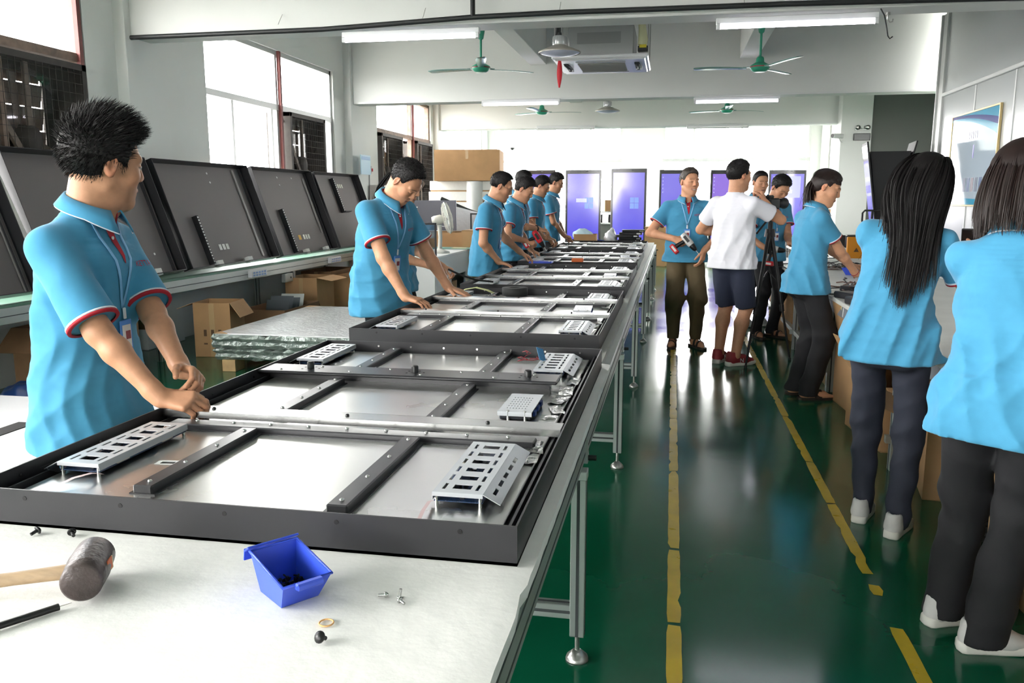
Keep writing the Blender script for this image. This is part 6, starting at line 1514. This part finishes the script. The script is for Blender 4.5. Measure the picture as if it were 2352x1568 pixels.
mb=MB(); P3=[(-.06,.0,.005),(-.12,.01,.03),(-.20,.02,.045),(-.28,.02,.03)]; vs=[q for p in P3 for q in ((p[0],p[1]-.025,p[2]),(p[0],p[1]+.025,p[2]))]; mb.add(vs,[(2*i,2*i+1,2*i+3,2*i+2) for i in range(3)],0,True); b=mb.build('backing_strip',mat('pale_green_backing',(204,208,150),.6),o); b.modifiers.new('t','SOLIDIFY').thickness=.004
o=thing('rubber_strip','thin black strip held by the woman over the table','strip',(-1.5,5.5,.955)); MB().tube([(0,0,0),(.08,.02,-.04),(.18,.05,-.075),(.30,.08,-.09)],.008,8,flat=.4).build('strip_body',M_knob,o)
# ================================================================ right bench
RX=1.16
rb=thing('right_bench','long white topped bench along the right side of the aisle','bench',(1.7,7.0,0)); r_=lambda x,y,z:(x-1.7,y-7.0,z)
M_fascia=mat('grey_fascia',(122,126,134),.5,var=.1,vscale=9)
BY0,BY1=1.2,10.3
MB().box(r_(1.72,(BY0+BY1)/2,.735),(1.18,BY1-BY0,.03),bev=.004).build('bench_top',mat('bench_top_white',(206,206,200),.45,var=.06,vscale=4),rb)
MB().box(r_(RX+.012,(BY0+BY1)/2,.675),(.025,BY1-BY0,.095),bev=.003).build('fascia',M_fascia,rb)
MB().box(r_(2.29,(BY0+BY1)/2,.675),(.025,BY1-BY0,.095),bev=.003).build('fascia',M_fascia,rb)
rr=random.Random(11)
for k in range(34):
    y=rr.uniform(3.2,8.0); hgt=rr.uniform(.02,.07); MB().box(r_(RX-.0015,y,.72-hgt/2-rr.uniform(0,.03)),(.002,rr.uniform(.006,.035),hgt),rot=(rr.uniform(-.3,.3),0,0)).build('torn_tape',M_white if rr.random()<.6 else mat('yellowed_tape',(206,198,150),.6),rb)
for y in (1.6,3.0,4.55,6.42,8.25,10.1):
    for x in (RX+.04,2.26):
        mb=MB(); profile_leg(mb,*r_(x,y,0)[:2],.0,.63,.05); mb.build('leg',[M_al,M_slot],rb)
    MB().box(r_(1.7,y,.17),(1.1,.04,.04)).build('cross_rail',M_al,rb); MB().box(r_(1.7,y,.60),(1.1,.04,.04)).build('cross_rail',M_al,rb)
MB().box(r_(RX+.04,9.3,.17),(.04,5.0,.04)).build('foot_rail',M_al,rb)
# adaptors and clutter on the right bench
M_adp=mat('black_adaptor',(38,38,42),.45); gA='black power adaptors on the right bench'
AD=[(1.22,5.62,.2,(.13,.26,.05),'black power adaptor nearest the bench edge by the long haired woman'),(1.40,5.72,-.1,(.14,.24,.06),'black adaptor with printed label behind the nearest adaptor'),(1.24,6.02,.5,(.13,.24,.045),'black power adaptor under the hand of the woman with tied hair'),(1.42,6.20,-.6,(.12,.22,.045),'black adaptor lying crosswise beyond the labelled one'),(1.36,6.52,.9,(.11,.2,.04),'black adaptor among cables near the blue bin'),(1.58,6.4,.1,(.12,.2,.04),'black adaptor set back from the edge among the cables')]
for (x,y,a,d,lb) in AD:
    o=thing('power_adaptor',lb,'adaptor',(x,y,TZ),a,gA); MB().box((0,0,d[2]/2),d,bev=.008).build('case',M_adp,o); MB().box((0,-d[1]/2-.001,d[2]/2),(d[0]*.5,.003,d[2]*.5)).build('label',mat('adaptor_label',(120,120,126),.5),o); MB().tube([(0,d[1]/2,d[2]/2),(.03,d[1]/2+.06,.012),(.0,d[1]/2+.13,.007)],.005,6).build('cord',M_knob,o)
def tangle(label,loc,n,spread,seed,m,r=.005):
    o=thing('cable_tangle',label,'cables',loc); q=random.Random(seed)
    for k in range(n):
        p=Vector((q.uniform(-spread,spread),q.uniform(-spread*1.5,spread*1.5),.01)); pts=[]; a=q.uniform(0,6.28)
        for i in range(9): pts.append(p.copy()); a+=q.uniform(-1.1,1.1); p=p+Vector((math.cos(a)*.05,math.sin(a)*.05,0)); p.z=max(r+.001,min(.07,p.z+q.uniform(-.015,.018)))
        MB().tube(pts,r,6).build('cable',m[k%len(m)],o)
M_brn=mat('brown_cable',(92,62,48),.5); M_gry=mat('grey_cable',(120,116,116),.5)
tangle('tangle of dark cables on the bench by the tied hair woman',(1.55,6.75,TZ),16,.16,3,[M_knob,M_brn,M_knob]); tangle('tangle of brown and black cables before the man at the camera',(1.48,8.6,TZ),22,.2,4,[M_brn,M_knob,M_gry]); tangle('dark cable heap on the far part of the right bench',(1.5,9.5,TZ),16,.2,5,[M_knob,M_brn])
o=thing('parts_bin','blue plastic bin on the right bench beyond the adaptors','bin',(1.62,8.0,TZ),R(160)); bin_mesh(1.25).build('bin_shell',M_bin,o); MB().tube([(.0,0,.05),(.15,.05,.10),(.28,.08,.12)],.003,5).build('thin_rod',M_slot,o)
o=thing('control_module','grey control module with ports on the bench behind the women','module',(1.42,3.35,TZ)); MB().box((0,0,.06),(.28,.4,.12),bev=.006).build('case',M_adp,o)
for k in range(6): MB().box((-.141,-.15+k*.06,.07),(.003,.03,.03)).build('port',M_slot,o)
for k in range(3):
    o=thing('black_speaker_box',['left','middle','right'][k]+' one of three black boxes on the far white table','box',(2.0+k*.30,12.7,TZ),0,'black boxes at the far bench end'); MB().box((0,0,.09),(.28,.25,.18),bev=.006).build('case',M_knob,o); MB().box((0,-.127,.12),(.1,.003,.03)).build('bright_patch',M_screw,o)
o=thing('far_table','white table behind the pallet jack carrying three black boxes','table',(2.3,12.75,0)); MB().box((0,0,.735),(1.2,.6,.03),bev=.003).build('table_top',M_wht,o)
for x in(-.55,.55):
    for y in(-.25,.25): MB().box((x,y,.36),(.04,.04,.72)).build('leg',M_al,o)
GR='cartons under the right bench'
carton('carton under the right bench behind the tied hair woman',(1.38,6.85,0),(.34,.40,.50),.0,True,(1,0,0,0),group=GR,ang=(60,0,0,0))
carton('tall open carton with a curled flap under the right bench',(1.42,5.95,0),(.44,.46,.52),.1,True,(0,1,0,1),group=GR,ang=(0,55,0,-78))
carton('low carton with its flap hanging to the aisle behind the long haired woman',(1.42,5.2,0),(.50,.62,.38),.12,True,(0,1,1,1),group=GR,ang=(0,20,30,-62))
carton('open carton holding a clear bag between the two women',(1.52,4.32,0),(.52,.52,.36),-.15,True,(0,1,0,1),group=GR,ang=(0,-38,0,-20))
o=thing('clear_bag','crumpled clear bag rising from the carton between the women','bag',(1.50,4.30,.02)); f=Field((-.25,-.25,0),(.25,.25,.6),.014); f.ell((0,0,.28),(.19,.19,.22),.03); f.add(lambda X,Y,Z:.018*np.sin(X*50+Z*38)*np.sin(Y*46+Z*22)); f.plane((0,0,.01),(0,0,-1)); V,F=f.mesh(); obj('bag_body',np_mesh('bag',V,F,mat('clear_grey_bag',(168,166,170),.18,coat=.4)),o)
carton('big taped brown carton on the floor at the right edge',(1.55,2.95,0),(.6,.75,.52),.05,False,group=GR,printed=True)
carton('dark carton under the bench beyond the tied hair woman',(1.48,7.8,0),(.45,.6,.40),0,True,(1,1,0,0),M_cardd,GR,ang=(30,40,0,0))
carton('carton under the bench by the tripod leg',(1.42,9.05,0),(.45,.6,.42),.1,True,(0,1,0,1),group=GR,ang=(0,40,0,-78))
carton('brown carton at the far end under the right bench',(1.5,10.6,0),(.5,.6,.45),0,True,(1,0,1,0),group=GR,ang=(40,0,20,0))
o=thing('wire_coil_stack','pile of grey ribbed coils beside the carton between the women','coils',(1.33,3.72,0))
for k in range(9): MB().tube([(math.cos(a*.5236)*.12,math.sin(a*.5236)*.12,.014+k*.024) for a in range(12)],.011,6,closed=True).build('coil',mat('grey_coil',(58,60,62),.5),o)
# pallet jack
pj=thing('pallet_jack','orange pallet jack with a black loop handle behind the right bench','pallet jack',(2.36,10.75,0)); M_or=mat('jack_orange',(232,150,26),.4)
MB().box((0,.1,.18),(.18,.16,.36),bev=.01).build('pump_body',M_or,pj); MB().box((-.12,0.02,.75),(.26,.04,.46),bev=.008).build('orange_cover',M_or,pj)
for s in(-1,1): MB().box((s*.19,.75,.09),(.16,1.2,.06),bev=.01).build('fork',M_or,pj)
MB().cyl((-.05,-.0,.092),(.05,0,.092),.09,n=18).build('steer_wheel',M_knob,pj)
MB().cyl((0,-.02,.25),(0,-.05,1.10),.021,n=10).build('handle_shaft',M_pipe,pj)
MB().tube([(0,-.05,1.08),(-.09,-.055,1.13),(-.11,-.06,1.18),(-.11,-.06,1.27),(-.085,-.06,1.30),(.085,-.06,1.30),(.11,-.06,1.27),(.11,-.06,1.18),(.09,-.055,1.13)],.012,8,closed=True).build('loop_handle',M_pipe,pj)
MB().cyl((0,-.05,1.08),(0,-.06,1.30),.014,n=8).build('handle_post',M_pipe,pj); MB().prism([(-.03,0),(.03,0),(0,.05)],-.002,.002,axis='y',M=Matrix.Translation((-.14,-.002,.80))).build('warning_mark',M_print,pj)
# V shaped double screen
vk=thing('v_display','V shaped double sided display with black sides and glossy white screen','display',(2.74,11.75,0),R(-6))
MB().prism([(-.08,1.06),(.08,1.06),(.27,2.05),(-.215,2.05)],.0,.5,axis='y').build('black_body',mat('matt_black',(16,16,17),.6),vk)
def vscreen(x0,z0,x1,z1,nm,m,s):
    d=Vector((x1-x0,0,z1-z0)); L=d.length; a=math.atan2(d.x,d.z); Mm=Matrix.Translation((x0,0,z0))@Matrix.Rotation(a,4,'Y')
    MB().box((0,.25,L/2),(.02,.62,L),bev=.003,M=Mm).build('screen_bezel',mat('matt_black',None),vk); MB().box((s*.0115,.25,L/2),(.003,.56,L-.08),M=Mm).build(nm,m,vk)
vscreen(-.096,1.08,-.265,2.175,'glossy_screen',mat('glossy_white_screen',(176,178,182),.05,coat=1.0),-1); vscreen(.096,1.08,.325,2.175,'grey_screen',mat('dark_grey_screen',(60,62,62),.5),1)  # left screen: white reflection painted into its base colour
MB().box((0,.25,.54),(.10,.30,1.06),bev=.006).build('stem',M_kb,vk); MB().box((0,.25,.015),(.5,.6,.03),bev=.006).build('base_plate',M_kb,vk)
# boxes by the far column, exit sign, emergency lamp, cameras
tb=thing('side_table','small white table by the far column carrying two cartons','table',(3.25,18.4,0)); MB().box((0,0,.70),(.8,.6,.04),bev=.004).build('table_top',M_wht,tb)
for x in(-.36,.36):
    for y in(-.26,.26): MB().box((x,y,.34),(.04,.04,.68)).build('leg',M_al,tb)
carton('larger lower carton on the white table by the far column',(3.28,18.35,.722),(.42,.4,.44),0,False,tape=False)
c=carton('smaller upper carton with two white labels by the far column',(3.26,18.35,1.165),(.34,.34,.24),.1,False,tape=False)
for x in(-.09,.09): MB().box((x,-.172,.12),(.07,.003,.09)).build('white_label',M_white,c)
ex=thing('exit_sign','dark green exit sign on the far column below two lamps','sign',(3.47,17.0,2.60)); MB().box((0,0,0),(.30,.03,.13),bev=.004).build('sign_body',M_knob,ex); MB().box((0,-.017,0),(.27,.003,.11)).build('green_face',mat('exit_green',(10,34,24),.3),ex)
em=thing('emergency_lamp','twin emergency spot lamps above the exit sign','lamp',(3.47,17.0,2.76))
MB().box((0,0,-.03),(.26,.04,.03),bev=.004).build('lamp_bar',M_trim,em)
for x in(-.09,.09): MB().lathe([(0,0),(.03,.0),(.045,.05),(.0,.045)],16,M=Matrix.Translation((x,.0,.02))@Matrix.Rotation(R(100),4,'X')).build('spot_head',M_steel,em)
def cctv(label,loc,rz):
    o=thing('security_camera',label,'camera',loc,rz); MB().box((0,0,0),(.09,.24,.085),bev=.012).build('housing',M_trim,o); MB().cyl((0,-.121,0),(0,-.126,0),.036,n=16).build('lens',M_knob,o); MB().tube([(0,.05,-.04),(0,.10,-.1),(.0,.2,-.1)],.012,8).build('bracket',M_trim,o); return o
cctv('white bullet security camera mounted beside the far column',(3.02,16.95,2.62),R(-55)); 
o=thing('dome_camera','small dome security camera on the back wall above the foam pile','camera',(-4.3,BACK-.06,2.85)); MB().box((0,.02,.0),(.14,.06,.14),bev=.01).build('base',M_trim,o); MB().lathe([(0,-.07),(.04,-.055),(.06,0)],16,M=Matrix.Translation((0,-.04,-.03))).build('dome',M_knob,o)
# dark cartons in the recess
carton('dark carton stack in the grey recess behind the V shaped display',(3.95,13.6,0),(.7,.6,.95),0,False,m=M_cardd); carton('small black topped carton standing in the grey recess',(4.2,13.6,.952),(.45,.4,.28),0,False,m=mat('black_card',(48,44,42),.7))
# framed poster on the partition
ps=thing('framed_poster','glossy blue and white poster in a thin gold frame on the partition','poster',(PX-.012,10.72,1.9),R(90))
M_po=mat('poster_paper',(196,212,226),.08,coat=.6); PWd,PHt=1.56,1.08
MB().box((0,0,0),(PWd,.016,PHt),bev=.002).build('poster_sheet',M_po,ps)
M_gold=mat('gold_frame',(206,184,132),.3,.6)
for s in(-1,1): MB().box((s*PWd/2,0.004,0),(.02,.028,PHt+.02),bev=.003).build('frame_side',M_gold,ps); MB().box((0,0.004,s*PHt/2),(PWd,.028,.02),bev=.003).build('frame_side',M_gold,ps)
# local x runs along the wall; the visible face looks to -x world = +y local after the 90 degree turn
def wave(z0,z1,m,nm,yo,flip=False):
    N=16; vs=[]
    for i in range(N+1):
        t=i/N; x=-PWd/2+.01+(PWd-.02)*t; u=(1-t); a=PHt/2-.012-(z0[0]+(z0[1]-z0[0])*u**2); b=PHt/2-.012-(z1[0]+(z1[1]-z1[0])*u**2); a=min(a,PHt/2-.012); b=min(b,PHt/2-.012)
        if flip: a,b=-a,-b
        vs+=[(x,yo,a),(x,yo,b)]
    mb=MB(); mb.add(vs,[(2*i,2*i+1,2*i+3,2*i+2) for i in range(N)]); mb.build(nm,m,ps)
for sg in (.0095,):
    wave((.0,.0),(.06,.30),mat('poster_cyan',(78,176,214),.1,coat=.6),'cyan_wave',sg); wave((.0,.12),(.03,.20),mat('poster_navy',(52,60,150),.1,coat=.6),'navy_wave',sg+.0012); wave((-.01,-.01),(.08,.04),mat('poster_cyan',None),'cyan_wave',sg,True)
    for k in range(5):
        for (dx,dz,a,b) in ((0,.035,.045,.01),(0,.012,.05,.008),(0,-.012,.04,.008),(0,-.036,.05,.01),(-.02,0,.008,.07)): MB().box((-.12+k*.065+dx,sg,.27+dz),(a,.002,b)).build('title_stroke',mat('poster_text',(84,80,130),.3),ps)
    MB().box((-.05,sg,.08),(.035,.002,.15)).build('text_column',mat('poster_violet',(120,110,190),.3),ps)
    for k in range(7): MB().box((-.62+k*.13,sg,-.30),(.085,.002,.16)).build('photo_tile',mat('poster_photo%d'%(k%3),[(110,120,140),(150,140,150),(90,110,150)][k%3],.2),ps)

o=thing('tablet','dark tablet held in the raised hand beside the long haired woman','tablet',(1.335,4.03,1.215),R(-20),None,rot=(R(-55),0,R(-20))); MB().box((0,0,0),(.12,.20,.009),bev=.003).build('tablet_body',M_knob,o); MB().box((0,0,.0052),(.105,.18,.001)).build('tablet_screen',mat('tablet_glass',(30,32,38),.1),o)
# ================================================================ held things
def drill(label,M,red=True):
    o=thing('cordless_drill',label,'drill',tuple(M.translation)); Rm=M.to_3x3().to_4x4()
    w=mat('drill_white',(206,206,202),.4); rd=mat('drill_red',(206,36,46),.4); bk=M_knob
    MB().lathe([(0,-.09),(.026,-.085),(.034,-.05),(.034,.03),(.028,.05)],18,M=Rm@Matrix.Rotation(R(-90),4,'X')).build('motor_body',w if not red else rd,o)
    MB().lathe([(.028,.05),(.026,.07),(.020,.10),(.012,.115),(.0,.116)],16,M=Rm@Matrix.Rotation(R(-90),4,'X')).build('chuck',bk,o)
    MB().cyl((0,.11,0),(0,.16,0),.003,n=6,M=Rm).build('bit',M_steel,o)
    MB().tube([(0,-.02,-.02),(0,-.03,-.07),(0,-.035,-.125)],[.019,.018,.022],12,M=Rm).build('grip',bk,o)
    MB().box((0,-.025,-.145),(.062,.10,.045),bev=.008,M=Rm).build('battery',rd,o)
    MB().box((.0335,-.02,0),(.004,.07,.026),M=Rm).build('side_stripe',bk,o); MB().box((-.0335,-.02,0),(.004,.07,.026),M=Rm).build('side_stripe',bk,o)
    MB().box((.032,-.025,-.145),(.003,.06,.02),M=Rm).build('battery_label',w,o)
    return o
def frame(pos,fwd,up):
    f=Vector(fwd).normalized(); u=Vector(up); u=(u-f*u.dot(f)).normalized(); x=f.cross(u); M=Matrix((x,f,u)).transposed().to_4x4(); M.translation=pos; return M
drill('black and white drill with red battery in the smiling man\'s hand',frame((.155,7.93,1.045),(.62,-.25,-.72),(.72,.0,.62)),False)
drill('red cordless drill held over the table by a man in blue',frame((-1.37,8.62,1.03),(.55,.0,-.83),(.8,.1,.55)),True)
drill('white drill held at the bench behind the tripod',frame((.995,8.545,.945),(.85,-.4,-.1),(0,0,1)),False)
# wristwatch and bracelet
sg=i6['arms'][True]; wr=i6['W0']+i6['Rw']@(sg[2]*.86+sg[1]*.14); ax=Vector(i6['Rw']@(sg[2]-sg[1])).normalized()
o=thing('wristwatch','black wristwatch on the arm of the tall cropped man','watch',tuple(wr)); Mq=ax.to_track_quat('Z','Y').to_matrix().to_4x4(); MB().lathe([(.030,-.011),(.034,-.011),(.034,.011),(.030,.011)],20,M=Mq).build('strap',M_knob,o); MB().cyl(Mq@Vector((0,.034,0)),Mq@Vector((0,.042,0)),.018,n=16).build('dial',M_knob,o)
sg=i13['arms'][True]; wr=i13['W0']+i13['Rw']@(sg[2]*.95+sg[1]*.05); ax=Vector(i13['Rw']@(sg[2]-sg[1])).normalized(); Mq=ax.to_track_quat('Z','Y').to_matrix().to_4x4()
o=MB().tube([Mq@Vector((math.cos(a*.4488)*.026,math.sin(a*.4488)*.026,0)) for a in range(14)],.0025,6,closed=True).build('red_bracelet',M_shirt_red,None,tuple(wr)); tag(o,'thin red string bracelet on the tied hair woman\'s wrist','bracelet')
# glasses
g=i4; hw=lambda *p: Vector(head_w(g,p)); o=thing('eyeglasses','thin rimmed eyeglasses on the man by the third chassis','glasses',tuple(hw(0,.1,.0)))
L0=Vector(hw(0,.1,.0)); mm=mat('thin_metal_rim',(150,140,130),.3,.8)
for sx in(-1,1):
    MB().tube([hw(sx*.033+math.cos(a*.5236)*.021,.098-abs(math.cos(a*.5236)*.004),.003+math.sin(a*.5236)*.016)-L0 for a in range(12)],.0012,5,closed=True).build('rim',mm,o)
    MB().tube([hw(sx*.055,.094,.008)-L0,hw(sx*.075,.05,.008)-L0,hw(sx*.082,-.01,.008)-L0],.0014,5).build('temple',mm,o)
MB().tube([hw(-.012,.10,.006)-L0,hw(0,.104,.008)-L0,hw(.012,.10,.006)-L0],.0012,5).build('bridge',mm,o)
# tripod with video camera
tp=thing('tripod','black tripod with a video camera on its head, beside the cameraman','tripod',(.86,7.72,0))
M_tp=mat('tripod_black',(26,26,28),.4,.2)
MB().cyl((0,0,.95),(0,0,1.26),.022,n=12).build('centre_column',M_tp,tp); MB().cyl((0,0,1.10),(0,0,1.17),.05,.04,14).build('spider',M_tp,tp)
for (x,y) in ((-.20,-.50),(.22,-.05),(-.1,.42)):
    g=MB().cyl((x*.06,y*.06,1.13),(x*.62,y*.62,.46),.018,.016,10).build('leg',M_tp,tp); MB().cyl((x*.60,y*.60,.49),(x,y,.015),.011,.009,10).build('lower_tube',M_tp,g); MB().cyl((x,y,.0),(x,y,.022),.014,n=10).build('rubber_foot',M_knob,g); MB().cyl((x*.62,y*.62,.44),(x*.58,y*.58,.50),.022,n=10).build('clamp',M_tp,g)
    MB().cyl((0,0,.80),(x*.42,y*.42,.70),.006,n=6).build('spreader',M_tp,tp)
MB().box((0,0,1.29),(.07,.09,.06),bev=.01).build('pan_head',M_tp,tp); MB().cyl((0,-.04,1.29),(-.14,-.28,1.14),.009,n=8).build('pan_handle',M_tp,tp)
vc=thing('video_camera','black video camera with a flip screen on the tripod','camera',(.86,7.74,1.335),R(-38))
MB().box((0,0,.055),(.085,.17,.10),bev=.015).build('camera_body',M_tp,vc); MB().lathe([(0,0),(.036,0),(.040,.06),(.045,.10),(.05,.13),(0,.128)],20,M=Matrix.Translation((0,.08,.06))@Matrix.Rotation(R(-90),4,'X')).build('lens',M_knob,vc)
MB().box((0,-.03,.115),(.05,.08,.03),bev=.01).build('viewfinder_hump',M_tp,vc); MB().box((-.055,-.06,.075),(.09,.012,.065),rot=(R(-15),0,R(25)),bev=.003).build('flip_screen',mat('lcd_grey',(150,146,160),.2),vc)
MB().tube([(-.04,-.06,.09),(-.12,-.1,.12),(-.2,-.1,.06)],.008,6,flat=.3).build('neck_strap',M_tp,vc)
